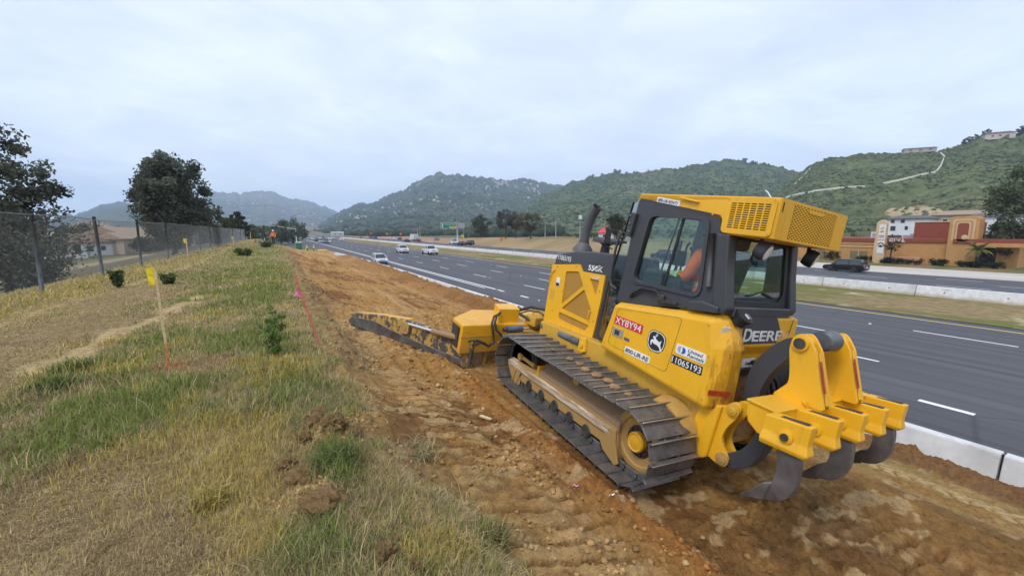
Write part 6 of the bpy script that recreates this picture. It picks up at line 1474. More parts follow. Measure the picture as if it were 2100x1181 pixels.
leafy('weed', (-0.11, 6.0, gz(-.11, 6.0)), 0.66, 0.26, 1, 'tall leafy green weed standing in the grass left of the pink stake', (0.13, 0.21, 0.045), 900, 0.017)
leafy('shrub', (-4.16, 16.4, gz(-4.16, 16.4)), 0.5, 0.34, 2, 'round dark green shrub left of the yellow flagged stake', (0.07, 0.1, 0.035), 900, 0.035, 'shrub')
leafy('shrub', (-3.1, 16.9, gz(-3.1, 16.9)), 0.3, 0.5, 3, 'low spreading green shrub right of the yellow flagged stake', (0.08, 0.11, 0.04), 800, 0.035, 'shrub')
leafy('shrub', (-1.9, 33, gz(-1.9, 33)), 0.4, 1.0, 4, 'bright green bush on the crest of the verge', (0.06, 0.09, 0.025), 600, 0.06, 'shrub')
leafy('shrub', (-0.9, 50, gz(-0.9, 50)), 0.6, 1.6, 5, 'straggly bush just in front of the orange worker', (0.06, 0.08, 0.03), 600, 0.07, 'shrub')
def tuft(loc, h, w, seed, label, col, n=160):
    rg = np.random.default_rng(seed); an = rg.uniform(0, 6.28, n); q = rg.random(n); bx = rg.normal(0, w * 0.22, n); by = rg.normal(0, w * 0.22, n); H = h * (0.5 + 0.5 * rg.random(n)); wd_ = 0.003 + 0.002 * rg.random(n)
    out = w * 0.5 * q; b0 = np.stack([bx, by, 0 * bx - 0.02], -1); sd = np.stack([-np.sin(an) * wd_, np.cos(an) * wd_, 0 * an], -1)
    mid = b0 + np.stack([np.cos(an) * out * 0.35, np.sin(an) * out * 0.35, H * 0.65], -1); tip = b0 + np.stack([np.cos(an) * out * 1.2, np.sin(an) * out * 1.2, H * (1 - 0.25 * q)], -1)
    V = np.stack([b0 - sd, b0 + sd, mid + sd, mid - sd, tip], 1).reshape(-1, 3); k = (np.arange(n) * 5)[:, None]
    F = np.concatenate([k + np.array([[0, 1, 2]]), k + np.array([[0, 2, 3]]), k + np.array([[3, 2, 4]])], 0)
    me = np_mesh('grass_tuft', V, F); set_col(me, 'leaf', np.repeat(np.array(col)[None] * (0.6 + 0.8 * rg.random((n, 1))), 5, 0))
    o = tag(link('grass_tuft', me, M_leaf), label, 'grass tuft', 'grass tufts'); o.location = loc
for (x, y, h_, w_, lb, cl_) in [(0.27, 2.93, .24, .3, 'bright green grass tuft growing between the big dry clods', (.14, .175, .055)), (-2.19, 6.67, .2, .45, 'dark green grass tuft at the end of the bare streak', (.11, .14, .045)), (-2.12, 6.0, .2, .4, 'rounded green tuft nearer than the other at the left', (.11, .14, .045)), (-.45, 2.9, .17, .2, 'golden upright tuft in the bottom foreground', (.4, .32, .1)), (1.0, 2.05, .12, .3, 'trampled grass tuft on the near soil beside the bottom edge', (.2, .18, .07)), (0.9, 3.2, .1, .4, 'flattened pale tuft on the soil right of the big clods', (.3, .25, .12))]:
    tuft((x, y, gz(x, y)), h_, w_, int(abs(x * 100) + y * 10), lb, cl_, 260)

# ---------------------------------------------------------------- clods and stones
t = NT('dry clod'); p = t.obj(); a = t.noise(2.2, 6, p, 0.7); c = t.ramp(a, [(0.3, (0.24, 0.14, 0.06)), (0.5, (0.4, 0.255, 0.115)), (0.72, (0.5, 0.35, 0.18))]); t.set(base=c, rough=0.95, spec=0.1); t.bump(t.noise(9, 5, p, 0.7), 0.8, 0.15); M_clod = t.m
def clod_mesh(seed, sub=5):
    b = MB(); bmesh.ops.create_icosphere(b.bm, subdivisions=sub, radius=1.0)
    co = np.array([v.co[:] for v in b.bm.verts]); o_ = seed * 3.7
    n = fbm(co[:, 0] * 1.2 + o_, co[:, 1] * 1.2 + co[:, 2] * 1.5, 2, seed) * 0.5 - np.abs(fbm(co[:, 0] * 2.6 + co[:, 2] * 2.1, co[:, 1] * 2.6 + o_ - co[:, 2] * 1.4, 3, seed + 3)) * 0.65
    n = n + 0.9 * clods(co[:, 0] * 1.0 + co[:, 2] * 0.6 + o_, co[:, 1] + co[:, 2] * 0.5, 3.2, 0.75, seed) / 3.2 + 0.9 * clods(co[:, 0] + co[:, 2] * 0.7 + o_, co[:, 1] - co[:, 2] * 0.6, 7, 0.7, seed + 20) / 7 + 0.05 * fbm(co[:, 0] * 13 + co[:, 2] * 9, co[:, 1] * 13 - co[:, 2] * 8, 2, seed + 7)
    for v, q in zip(b.bm.verts, n): v.co *= (0.98 + q)
    for f in b.bm.faces: f.smooth = True
    return b
for i, (x, y, sx_, sy_, sz_, lb) in enumerate([(0.06, 2.86, .085, .12, .075, 'leaning dry clod left of the green tuft in the foreground'), (0.13, 2.52, .14, .10, .065, 'widest dry clod in the foreground below the green tuft'), (0.30, 3.36, .08, .09, .075, 'dry clod at the right of the clod heap above the green tuft'), (0.20, 3.52, .07, .09, .075, 'upright dry clod at the top of the clod heap'), (0.42, 3.30, .09, .07, .06, 'flat dry clod at the right foot of the clod heap'), (0.10, 3.36, .07, .06, .05, 'small dry clod at the left of the clod heap'), (-0.04, 3.12, .08, .06, .05, 'lone pale clod in the grass left of the clod heap'), (0.36, 1.93, .075, .06, .085, 'rounded brown clod at the bottom edge of the photo'), (0.47, 1.82, .055, .05, .05, 'small clod beside the rounded one at the bottom edge'), (0.22, 3.75, .09, .12, .07, 'dark clod furthest up the heap of dry clods'), (.33, 3.95, .10, .10, .05, 'grassy dark clod behind the heap of dry clods'), (.18, 3.2, .04, .05, .04, 'little round clod in the middle of the clod heap')]):
    o = clod_mesh(300 + i).build('soil_clod', M_clod); o.scale = (sx_ * 1.02, sy_ * 1.02, sz_ * 1.05); o.location = (x, y, gz(x, y) + sz_ * 0.2); o.rotation_euler = (RNG.uniform(-.3, .3), RNG.uniform(-.3, .3), RNG.uniform(0, 6)); tag(o, lb, 'clod', 'dry clods pushed onto the grass edge')
rg = np.random.default_rng(66); n = 900; k_ = rg.integers(0, 3, n); cx_ = np.array([0.25, 0.12, 0.4])[k_]; cy_ = np.array([3.42, 2.68, 1.9])[k_]
X, Y = cx_ + rg.normal(0, np.array([.17, .13, .1])[k_]), cy_ + rg.normal(0, np.array([.3, .18, .12])[k_]); S = 0.006 + 0.02 * rg.random(n) ** 3
tag(link('clod_crumbs', blob_cloud('clod_crumbs', np.stack([X, Y, zground(X, Y) + S * 0.3], -1), S, np.array([[0.36, 0.23, 0.1]]) * (0.6 + 0.7 * rg.random((n, 1))), 67, 0.8, 0.5), M_brush), 'loose crumbs around the dry clods on the grass edge', 'soil', kind='stuff')
rg = np.random.default_rng(77); n = 42000
d = 1.6 * (60 / 1.6) ** (rg.random(n) ** 1.2); an = rg.uniform(R(-3), R(66), n); X, Y = d * np.sin(an), d * np.cos(an)
cl_ = fbm(X * 1.2, Y * 1.2, 3, 500)
ok = (X > edge_x(Y) - 0.1) & (X < 10.6) & (rg.random(n) < np.clip(0.45 + 1.2 * cl_, 0.06, 1)) & ~((X > 2.45) & (X < 5.5) & (Y > 1.9) & (Y < 6.2))
X, Y, d = X[ok], Y[ok], d[ok]; S = (0.005 + 0.022 * rg.random(len(X)) ** 5) * (0.7 + 0.12 * np.minimum(d, 12))
c = ground_colour(X, Y) * (0.65 + 0.6 * rg.random((len(X), 1))); c = np.where((rg.random(len(X)) < 0.03)[:, None], np.array([[0.43, 0.29, 0.14]]), c); c = np.where(((Y < 2.4) & (X > 2.4))[:, None], c * 0.85, c)
tag(link('loose_soil', blob_cloud('loose_soil', np.stack([X, Y, zground(X, Y) + S * 0.2], -1), S, c, 78, 0.75, 0.5), M_brush), 'loose crumbs of orange brown soil over the cut slope', 'soil', kind='stuff')
# ---------------------------------------------------------------- vehicles
def carpaint(name, col, metal=0.0): 
    t = NT(name); n_ = t.noise(2, 3)
    t.set(base=t.ramp(n_, [(0.3, tuple(v * 0.92 for v in col)), (0.7, col)]), rough=0.28, metal=metal, spec=0.4, coat=0.15); return t.m
CP = dict(white=carpaint('white car paint', (0.72, 0.73, 0.73)), black=carpaint('black car paint', (0.008, 0.008, 0.011), 0.0), grey=carpaint('grey car paint', (0.16, 0.17, 0.18)), silver=carpaint('silver car paint', (0.42, 0.44, 0.45)), navy=carpaint('navy car paint', (0.02, 0.03, 0.07)), red=carpaint('dark red car paint', (0.2, 0.02, 0.02)), pale=carpaint('pale green white paint', (0.55, 0.62, 0.6)))
M_cglass = NT('car glass').set(base=(0.025, 0.035, 0.04), rough=0.05, spec=0.8).m
M_tyre = simple('tyre', (0.018, 0.018, 0.018), 0.85)
M_rim = NT('wheel rim').set(base=(0.62, 0.63, 0.64), metal=0.5, rough=0.35).m
M_hl = NT('headlight').set(base=(0.75, 0.77, 0.8), rough=0.1, spec=0.8).m
M_tail = NT('tail light').set(base=(0.5, 0.03, 0.02), rough=0.2).m
M_trim = simple('black trim', (0.02, 0.02, 0.022), 0.5)
KINDS_ = {  # length, width, height, hood height, hood end, windscreen top, roof end, rear base, clearance
    'hatch': dict(L=4.2, W=1.75, H=1.48, hood=0.80, cowl=0.95, ws=1.62, re=3.62, rb=4.1, deck=0.92, cl=0.2, wr=0.31),
    'suv': dict(L=4.7, W=1.88, H=1.75, hood=1.06, cowl=1.25, ws=1.85, re=4.15, rb=4.55, deck=1.12, cl=0.26, wr=0.36),
    'sedan': dict(L=4.8, W=1.82, H=1.45, hood=0.86, cowl=1.35, ws=2.05, re=3.35, rb=4.05, deck=1.0, cl=0.2, wr=0.32),
    'boxy': dict(L=4.8, W=1.95, H=1.9, hood=1.18, cowl=1.35, ws=1.75, re=4.5, rb=4.72, deck=1.15, cl=0.35, wr=0.4),
    'pickup': dict(L=5.6, W=1.98, H=1.88, hood=1.14, cowl=1.6, ws=2.15, re=3.3, rb=3.6, deck=1.16, cl=0.34, wr=0.4)}
def car(kind, col, label, x, y, face, group, z=0.0, parts=True):
    """x, y of the middle; face +1 drives away (+Y), -1 comes towards the camera"""
    k = KINDS_[kind]; L, Wd, Hh = k['L'], k['W'], k['H']; m = CP[col]
    root = empty({'hatch': 'hatchback_car', 'suv': 'suv_car', 'sedan': 'sedan_car', 'boxy': 'suv_car', 'pickup': 'pickup_truck'}[kind], (x, y, z + 0.006), 0 if face > 0 else math.pi, label, 'pickup' if kind == 'pickup' else 'car', group)
    def Y(s): return L / 2 - s            # s measured from the nose backwards
    cl = k['cl']; w2 = Wd / 2
    low = [(Y(0.03), cl + 0.12), (Y(0.0), 0.55), (Y(0.1), k['hood'] - 0.14), (Y(0.25), k['hood'] - 0.06), (Y(k['cowl']), k['hood'] + 0.04), (Y(k['rb']), k['deck']), (Y(L - 0.06), k['deck'] - 0.04), (Y(L), k['deck'] - 0.25), (Y(L - 0.02), cl + 0.15), (Y(L - 0.2), cl), (Y(0.3), cl)]
    b = MB(); b.poly_prism(low, 0, -w2, w2, 0.07, 3)
    for v in b.bm.verts:
        q = max(0, abs(v.co.y) - (L / 2 - 0.5)) / 0.5; v.co.x *= 1 - 0.10 * q * q - 0.04 * max(0, v.co.z - 0.75)
    b.build('body', m, root, 40)
    belt = k['hood'] + 0.03
    gh0 = [(-w2 * 0.93, Y(k['cowl'] - 0.05)), (w2 * 0.93, Y(k['cowl'] - 0.05)), (w2 * 0.93, Y(k['rb'])), (-w2 * 0.93, Y(k['rb']))]
    gh1 = [(-w2 * 0.74, Y(k['ws'])), (w2 * 0.74, Y(k['ws'])), (w2 * 0.74, Y(k['re'])), (-w2 * 0.74, Y(k['re']))]
    b = MB(); b.poly_prism(gh0, 2, belt - 0.03, Hh - 0.06, 0.03, 1, taper=gh1); b.build('windows', M_cglass, root)
    rf = [(px_ * 1.03, py_ + (0.06 if py_ > 0 else -0.06) * 0.6) for px_, py_ in gh1]
    b = MB(); b.poly_prism(rf, 2, Hh - 0.075, Hh, 0.03, 2, taper=[(a * 0.93, c * 0.96) for a, c in rf])
    for sx in (-1, 1):     # pillars
        for (s0, s1) in (((k['cowl'] - 0.05), k['ws']), (k['rb'], k['re']), ((k['ws'] + k['re']) / 2 + 0.1, (k['ws'] + k['re']) / 2)):
            b.tube([(sx * w2 * 0.935, Y(s0), belt - 0.02), (sx * w2 * 0.755, Y(s1), Hh - 0.05)], 0.035, 6)
    b.build('roof', m, root, 40)
    wr = k['wr']
    for s in (0.8 + wr * 0.2, L - 0.95):
        for sx in (-1, 1):
            b = MB(); b.lathe([(-0.11, wr * 0.9), (-0.09, wr), (0.08, wr), (0.10, wr * 0.93), (0.10, wr * 0.68)], (0, 0, 0), 0, 22)
            for v in b.bm.verts: v.co = Vector((sx * v.co.x + sx * (w2 - 0.09), v.co.y + Y(s), v.co.z + wr))
            wl = b.build('wheel', M_tyre, root, 40)
            b = MB(); b.lathe([(0.085, wr * 0.69), (0.10, wr * 0.66), (0.07, wr * 0.55), (0.08, wr * 0.15), (0.09, 0.0)], (0, 0, 0), 0, 22)
            for v in b.bm.verts: v.co = Vector((sx * v.co.x + sx * (w2 - 0.088), v.co.y + Y(s), v.co.z + wr))
            b.build('rim', M_rim, wl, 40)
    hz_ = k['hood'] - 0.2
    for sx in (-1, 1):
        b = MB(); b.box((sx * w2 * 0.68, Y(0.07), hz_), (w2 * 0.42, 0.1, 0.13), 0.03, 2, (0, 0, -sx * 0.22)); b.build('headlight', M_hl, root)
        b = MB(); b.box((sx * w2 * 0.8, Y(L - 0.03), k['deck'] - 0.16), (w2 * 0.26, 0.1, 0.2), 0.03, 2); b.build('tail_light', M_tail, root)
        b = MB(); b.box((sx * (w2 + 0.08), Y(k['cowl'] + 0.35), belt + 0.08), (0.16, 0.1, 0.11), 0.03, 2); b.build('wing_mirror', m, root)
    b = MB(); b.box((0, Y(0.045), hz_ - 0.02), (w2 * 0.85, 0.08, 0.14), 0.02, 1); b.box((0, Y(0.05), cl + 0.15), (w2 * 1.3, 0.1, 0.14), 0.03, 1); b.build('grille', M_trim, root)
    b = MB(); b.box((0, Y(L - 0.0), k['deck'] - 0.33), (0.32, 0.02, 0.16), 0.005, 1); b.build('number_plate', M_white, root)
    return root
G1 = 'cars coming towards the camera'; G2 = 'cars on the opposite carriageway'
car('hatch', 'pale', 'white hatchback in the outside lane nearest the soil windrow', 13.3, 64, -1, G1)
car('suv', 'white', 'white suv in the middle lanes, between the hatchback and the pickup', 24.7, 94, -1, G1)
car('pickup', 'white', 'white pickup in the lane nearest the grassy median', 28.1, 85, -1, G1)
for i, (kd, cl_, px_, d_, X_, lb) in enumerate([('suv', 'white', 641, 0, 18, 'white suv in the far queue at the junction, left of the yellow topped one'), ('sedan', 'silver', 657, 0, 16.4, 'silver sedan leading the far queue past the junction'), ('suv', 'grey', 668, 0, 17.4, 'dark windowed car just ahead of the silver sedan'), ('sedan', 'white', 672, 0, 19.2, 'white sedan partly behind the dark windowed car'), ('suv', 'white', 655, 0, 23.5, 'white car in the second far row with a red car behind it'), ('suv', 'red', 652, 0, 25, 'red and white car in the third far row'), ('sedan', 'white', 681, 0, 31, 'far white car under the pale roadside building'), ('sedan', 'silver', 688, 0, 31, 'far silver car beside the median'), ('suv', 'silver', 633, 0, 17, 'far silver suv beyond the junction'), ('sedan', 'white', 638, 0, 21, 'far white sedan at the vanishing point of the freeway'), ('boxy', 'white', 646, 0, 20.5, 'tall white van like car deep in the far queue'), ('suv', 'grey', 662, 0, 27, 'far grey suv with the red and white car on its left'), ('sedan', 'white', 700, 0, 30.2, 'far white sedan in front of the pale building'), ('suv', 'white', 676, 0, 28, 'far white suv ahead of the white sedans near the pale building'), ('suv', 'black', 649, 0, 17.2, 'black suv in the outside lane of the far queue')]):
    a, _ = bearing(px_, 480); car(kd, cl_, lb, X_, X_ / math.tan(a), -1, G1, 0)
car('hatch', 'black', 'black hatchback passing in front of the orange building', 59.6, 23.6, 1, G2)
for i, (kd, cl_, px_, X_, lb) in enumerate([('suv', 'black', 1365, 57.5, 'black suv seen through the side window of the bulldozer cab'), ('hatch', 'black', 1568, 56.5, 'dark hatchback seen through the rear window of the bulldozer cab'), ('pickup', 'white', 931, 59.5, 'white pickup left of the dark car under the orange sign'), ('sedan', 'black', 946, 56, 'dark car close behind the white pickup'), ('suv', 'black', 963, 60, 'dark suv at the foot of the bank, right of the white pickup'), ('sedan', 'red', 857, 59.5, 'dark red car beside the box truck'), ('sedan', 'black', 833, 52, 'dark sedan behind the box truck nearest the barrier'), ('suv', 'white', 810, 59.8, 'white suv left of the box truck'), ('suv', 'navy', 769, 56, 'navy suv left of the white suv, far along the median barrier'), ('boxy', 'black', 760, 60, 'black boxy car behind the navy suv'), ('sedan', 'black', 819, 63, 'far dark car on the right shoulder'), ('sedan', 'white', 795, 61, 'far white car beyond the navy suv'), ('sedan', 'grey', 740, 53, 'far grey car low behind the median barrier'), ('sedan', 'grey', 895, 77, 'grey car parked on the upper ramp'), ('sedan', 'white', 931, 78, 'white car on the upper ramp above the white pickup')]):
    a, _ = bearing(px_, 480); yy = X_ / math.tan(a); car(kd, cl_, lb, X_, yy, 1, G2, max(0, gz(X_, yy)))
x, y = at(2085, 94); car('sedan', 'black', 'black car parked under the tall tree at the right edge', x, y, 1, None, gz(x, y))
a, _ = bearing(848, 480); X_ = 60.5; t_ = empty('box_truck', (X_, X_ / math.tan(a), 0.006), 0, 'white box truck in the middle of the opposite carriageway', 'truck', G2)
b = MB(); b.box((0, -1.2, 2.2), (2.5, 6.2, 2.6), 0.04, 1); b.build('cargo_box', CP['white'], t_)
b = MB(); b.box((0, -4.32, 2.2), (2.36, 0.05, 2.4), 0.02, 1); b.build('rear_door', simple('grey truck door', (0.5, 0.5, 0.46), 0.5), t_)
b = MB(); b.poly_prism([(2.0, 0.5), (4.2, 0.5), (4.2, 1.3), (3.4, 1.5), (2.9, 2.4), (2.0, 2.4)], 0, -1.1, 1.1, 0.06, 2); b.build('cab', CP['white'], t_)
b = MB(); b.box((0, -1.0, 0.72), (1.0, 6.5, 0.25), 0.02, 1); b.box((0, -4.3, 0.55), (2.3, 0.1, 0.16), 0.02, 1); b.build('chassis', M_trim, t_)
for yy in (-3.0, 3.0):
    for sx in (-1, 1):
        b = MB(); b.lathe([(-0.14, 0.42), (-0.12, 0.46), (0.12, 0.46), (0.14, 0.42), (0.14, 0.25), (0.1, 0.0)], (sx * 1.0, yy, 0.46), 0, 20); b.build('wheel', M_tyre, t_, 40)
b = MB(); b.box((-1.0, -4.36, 0.85), (0.25, 0.05, 0.15), 0.01, 1); b.box((1.0, -4.36, 0.85), (0.25, 0.05, 0.15), 0.01, 1); b.build('tail_light', M_tail, t_)

# ---------------------------------------------------------------- chain link fence
M_post = simple('weathered steel post', (0.085, 0.095, 0.105), 0.55, 0.4, 0.2, 5)
M_wire = NT('galvanised wire').set(base=(0.2, 0.21, 0.21), metal=0.6, rough=0.5).m
FX = -6.1
FEN = empty('chain_link_fence', (FX, 40, gz(FX, 40)), label='tall grey chain link fence running along the left of the verge', cat='fence'); bpy.context.view_layer.update()
def fadd(o):
    o.parent = FEN; o.matrix_parent_inverse = FEN.matrix_world.inverted(); return o
py_ = [5.2, 11.3, 17.4, 22.3, 27.8, 34.1, 40.2, 47.4, 54, 60.9, 68.7] + [75 + 6.2 * k for k in range(8)]
for k, y in enumerate(py_):
    z0 = gz(FX, y); b = MB(); b.tube([(FX + 0.02 * math.sin(k * 2.3), y, z0 - 0.2), (FX + 0.05 * math.sin(k * 1.7), y - 0.04 * math.cos(k), z0 + 2.34)], 0.055 if k < 5 else 0.045, 10); fadd(b.build('fence_post', M_post))
    if k in (2, 3, 4): b = MB(); b.box((FX + 0.05, y, z0 + 2.0), (0.05, 0.14, 0.06), 0.01, 1); fadd(b.build('post_clip', M_post))
yy = np.arange(4.0, 122, 0.4); zz1 = zground(np.full(len(yy), FX), yy)
def ztop(y): return np.interp(y, yy, zz1) + 2.26 + 0.04 * vnoise(np.asarray(y) * 0.35, np.asarray(y) * 0, 5)
V, F = [], []
step = 0.072; hgt = 2.2
ys = np.arange(4.0, 120, step)
for sgn in (-1, 1):
    y0 = ys; y1 = ys + sgn * hgt * 0.98
    zb = np.interp(y0, yy, zz1) + 0.04; zt = ztop(y1)
    n = len(ys); o = 0.0011 + 0.000012 * ys; off = 0.004 * sgn
    for k, (dx, dy) in enumerate(((1, 0), (-0.5, 0.87), (-0.5, -0.87))):
        V.append(np.stack([FX + off + o * dx, y0 + o * dy, zb], -1)); V.append(np.stack([FX + off + 0.03 * vnoise(y1 * 0.3, y1 * 0, 2) + o * dx, y1 + o * dy, zt], -1))
Va = np.concatenate(V); n = len(ys); ix = np.arange(n)
for s in range(2):
    o = s * 6 * n
    for k in range(3):
        k2 = (k + 1) % 3
        F.append(np.stack([o + (2 * k) * n + ix, o + (2 * k2) * n + ix, o + (2 * k2 + 1) * n + ix, o + (2 * k + 1) * n + ix], -1))
fadd(link('wire_mesh', np_mesh('wire_mesh', Va, np.concatenate(F)), M_wire))
b = MB(); b.tube([(FX + 0.02, y, float(ztop(np.array([y]))[0]) - 0.02) for y in np.arange(4, 120, 1.5)], 0.012, 6); fadd(b.build('top_wire', M_wire))
b = MB()
for y in np.arange(4.0, 60, 0.072): b.face([(FX, y, float(ztop(np.array([y]))[0]) - 0.02), (FX, y + 0.008, float(ztop(np.array([y]))[0]) - 0.02), (FX + 0.004, y + 0.004, float(ztop(np.array([y]))[0]) + 0.05)])
fadd(b.build('wire_ends', M_wire))

# ---------------------------------------------------------------- survey stakes
M_lath = simple('lath wood', (0.68, 0.49, 0.27), 0.8, 0, 0.15, 20)
M_pinkw = simple('pink painted lath', (0.62, 0.17, 0.13), 0.7, 0, 0.15, 20)
M_orspg = simple('orange sprayed grass', (0.6, 0.24, 0.1), 0.9, 0, 0.3, 30)
M_orsp = simple('orange marking paint', (0.62, 0.22, 0.07), 0.8, 0, 0.3, 14)
M_yf = NT('yellow flag').set(base=(0.85, 0.66, 0.01), rough=0.6).m
M_pf = NT('pink ribbon').set(base=(0.85, 0.25, 0.5), rough=0.6).m
def stake(name, base, topoff, mat, label, flagmat=None, flag=None, group='survey stakes on the verge', w_=0.024, orange=False, parts=True):
    root = empty(name, base, label=label, cat='stake', group=group); T_ = Vector(topoff); d = T_.normalized()
    b = MB(); b.box((0, 0, T_.length / 2 - 0.03), (w_, 0.009, T_.length + 0.06), 0.001, 1)
    ax = (Vector((1, 0, 0)) - d * d.x).normalized(); q = Matrix((ax, d.cross(ax), d)).transposed().to_4x4()
    for v in b.bm.verts: v.co = q @ v.co
    b.build('lath', mat, root)
    if orange:
        b = MB(); b.box((0, 0, 0.15), (w_ + 0.003, 0.012, 0.30), 0.001, 1)
        for v in b.bm.verts: v.co = q @ v.co
        b.build('painted_foot', M_orsp, root)
    if orange:
        b = MB(); rg2 = np.random.default_rng(4)
        for _ in range(220):
            px2, py2 = rg2.normal(0.07, 0.10), rg2.normal(0.02, 0.07); a2 = rg2.uniform(0, 6.28); h2 = rg2.uniform(.02, .06); b.face([(px2, py2, 0), (px2 + .006, py2, 0), (px2 + .02 * math.cos(a2), py2 + .02 * math.sin(a2), h2)])
        tag(b.build('sprayed_grass', M_orspg, root), kind='stuff')
    if flag:
        b = MB(); n = len(flag)
        for poly in flag:
            for k in range(len(poly) - 1):
                (a0, a1, az_), (c0, c1, cz_) = poly[k], poly[k + 1]
                b.quad((a0, 0.012 + 0.01 * math.sin(k * 2), az_), (a1, 0.014 - 0.01 * math.sin(k * 2), az_), (c1, 0.014 + 0.012 * math.sin(k * 2 + 1), cz_), (c0, 0.012 - 0.012 * math.sin(k * 2 + 1), cz_))
        for v in b.bm.verts: v.co = v.co + d * T_.length
        b.build('flag', flagmat, root)
    return root
bx, by = -1.235, 6.30; z0 = gz(bx, by)
def topoff(bx, by, z0, px_, pyy, ln):
    u = (px_ - 1050) / 849.58; v = (590.5 - pyy) / 849.58; dd = _F + _R * u + _U * v; dd = Vector(dd); tt = by / dd.y
    P = CAM + dd * tt; return (P.x - bx, 0.0, min(max(P.z - z0, ln * 0.85), ln * 1.12))
stake('marker_stake', (bx, by, z0), topoff(bx, by, z0, 317, 552, 1.24), M_lath, 'wooden lath with a yellow flag at its top and an orange painted foot', M_yf, [[(-0.075, 0.0, 0.02), (-0.08, 0.0, -0.06), (-0.07, -0.005, -0.12), (-0.075, -0.02, -0.19)]], orange=True)
bx, by = 0.44, 6.34; z0 = gz(bx, by)
stake('marker_stake', (bx, by, z0), topoff(bx, by, z0, 603, 563, 1.1), M_pinkw, 'pink painted lath with a pink ribbon leaning at the edge of the cut soil', M_pf, [[(0.03, 0.062, -0.18), (0.0, 0.05, -0.24), (-0.025, 0.005, -0.30)], [(0.035, 0.065, -0.2), (0.035, 0.08, -0.25), (0.02, 0.06, -0.31)]], w_=0.027)
for px_, Y_, h_, col_, lb, fl in ((381, 35.2, 1.25, M_lath, 'distant lath with a yellow flag in front of the fence, nearer one', True), (478, 60, 1.1, M_lath, 'far lath with a yellow flag in front of the fence', True), (514, 66, 1.5, M_lath, 'pale bare stake at the end of the fence', False), (542, 74, 1.2, M_white, 'white stake left of the orange worker', False)):
    a, _ = bearing(px_, 490); x = Y_ * math.tan(a); stake('marker_stake', (x, Y_, gz(x, Y_)), (0.02, 0, h_), col_, lb, M_yf, [[(-0.16, 0.0, 0.0), (-0.17, 0.0, -0.12), (-0.14, -0.02, -0.3)]] if fl else None, w_=0.07)
# bits lying on the soil
rg = np.random.default_rng(5)
b = MB(); b.box((0, 0, 0), (0.035, 0.15, 0.022), 0.003, 1); o = b.build('wood_offcut', simple('pale wood', (0.68, 0.56, 0.3), 0.7, 0, 0.2, 30)); x, y = 1.98, 4.12; o.location = (x, y, gz(x, y) + 0.025); o.rotation_euler = (0.1, 0.1, R(35)); tag(o, 'pale wooden offcut lying on the soil left of the track', 'offcut')
for i, (x, y, lb) in enumerate([(2.08, 2.62, 'crumpled pink ribbon scrap on the soil below the track'), (2.2, 2.3, 'thin pale ribbon scrap on the soil nearer the camera')]):
    b = MB(); P = [(0, 0, 0.008), (0.016, 0.012, 0.02), (0.03, 0.004, 0.008), (0.052, 0.01, 0.014)]
    for k in range(3): b.quad(P[k], P[k + 1], tuple(np.add(P[k + 1], (0.002, 0.011, 0.003))), tuple(np.add(P[k], (0.002, 0.011, 0.003))))
    o = b.build('ribbon_scrap', M_pf if i == 0 else M_white); o.location = (x, y, gz(x, y)); o.rotation_euler = (0, 0, R(-40 + 20 * i)); tag(o, lb, 'ribbon')

# ---------------------------------------------------------------- people
M_skin = simple('skin', (0.45, 0.27, 0.19), 0.6, 0, 0.05); M_skind = simple('tanned skin', (0.2, 0.11, 0.075), 0.6, 0, 0.05)
M_hivo = simple('orange high visibility cloth', (1.0, 0.15, 0.012), 0.75, 0, 0.12, 12); M_hivy = simple('yellow high visibility cloth', (0.66, 0.8, 0.06), 0.75, 0, 0.1, 12)
M_trou = simple('dark work trousers', (0.03, 0.034, 0.05), 0.85, 0, 0.15, 12); M_boot = simple('boots', (0.06, 0.04, 0.025), 0.8); M_silver = simple('reflective tape', (0.55, 0.58, 0.58), 0.35, 0.3, 0.05); M_limetape = simple('lime tape', (0.62, 0.78, 0.05), 0.5); M_hair = simple('dark hair', (0.015, 0.012, 0.01), 0.7); M_hat = simple('white hard hat', (0.75, 0.75, 0.72), 0.35); M_shirt = simple('grey shirt', (0.2, 0.2, 0.22), 0.8)
def skin_mesh(verts, edges, radii, root_i, name, mats, parent, sub=2):
    me = bpy.data.meshes.new(name); me.from_pydata(verts, edges, [])
    o = bpy.data.objects.new(name, me); COL.objects.link(o)
    m = o.modifiers.new('skin', 'SKIN'); m.use_smooth_shade = True
    for i, r in enumerate(radii):
        s_ = me.skin_vertices[0].data[i]; s_.radius = r if isinstance(r, tuple) else (r, r); s_.use_root = i == root_i
    m2 = o.modifiers.new('sub', 'SUBSURF'); m2.levels = sub; m2.render_levels = sub
    dg = bpy.context.evaluated_depsgraph_get(); dg.update(); new = bpy.data.meshes.new_from_object(o.evaluated_get(dg)); bpy.data.objects.remove(o)
    new.name = name; new.materials.clear(); return link(name, new, mats, parent, True)
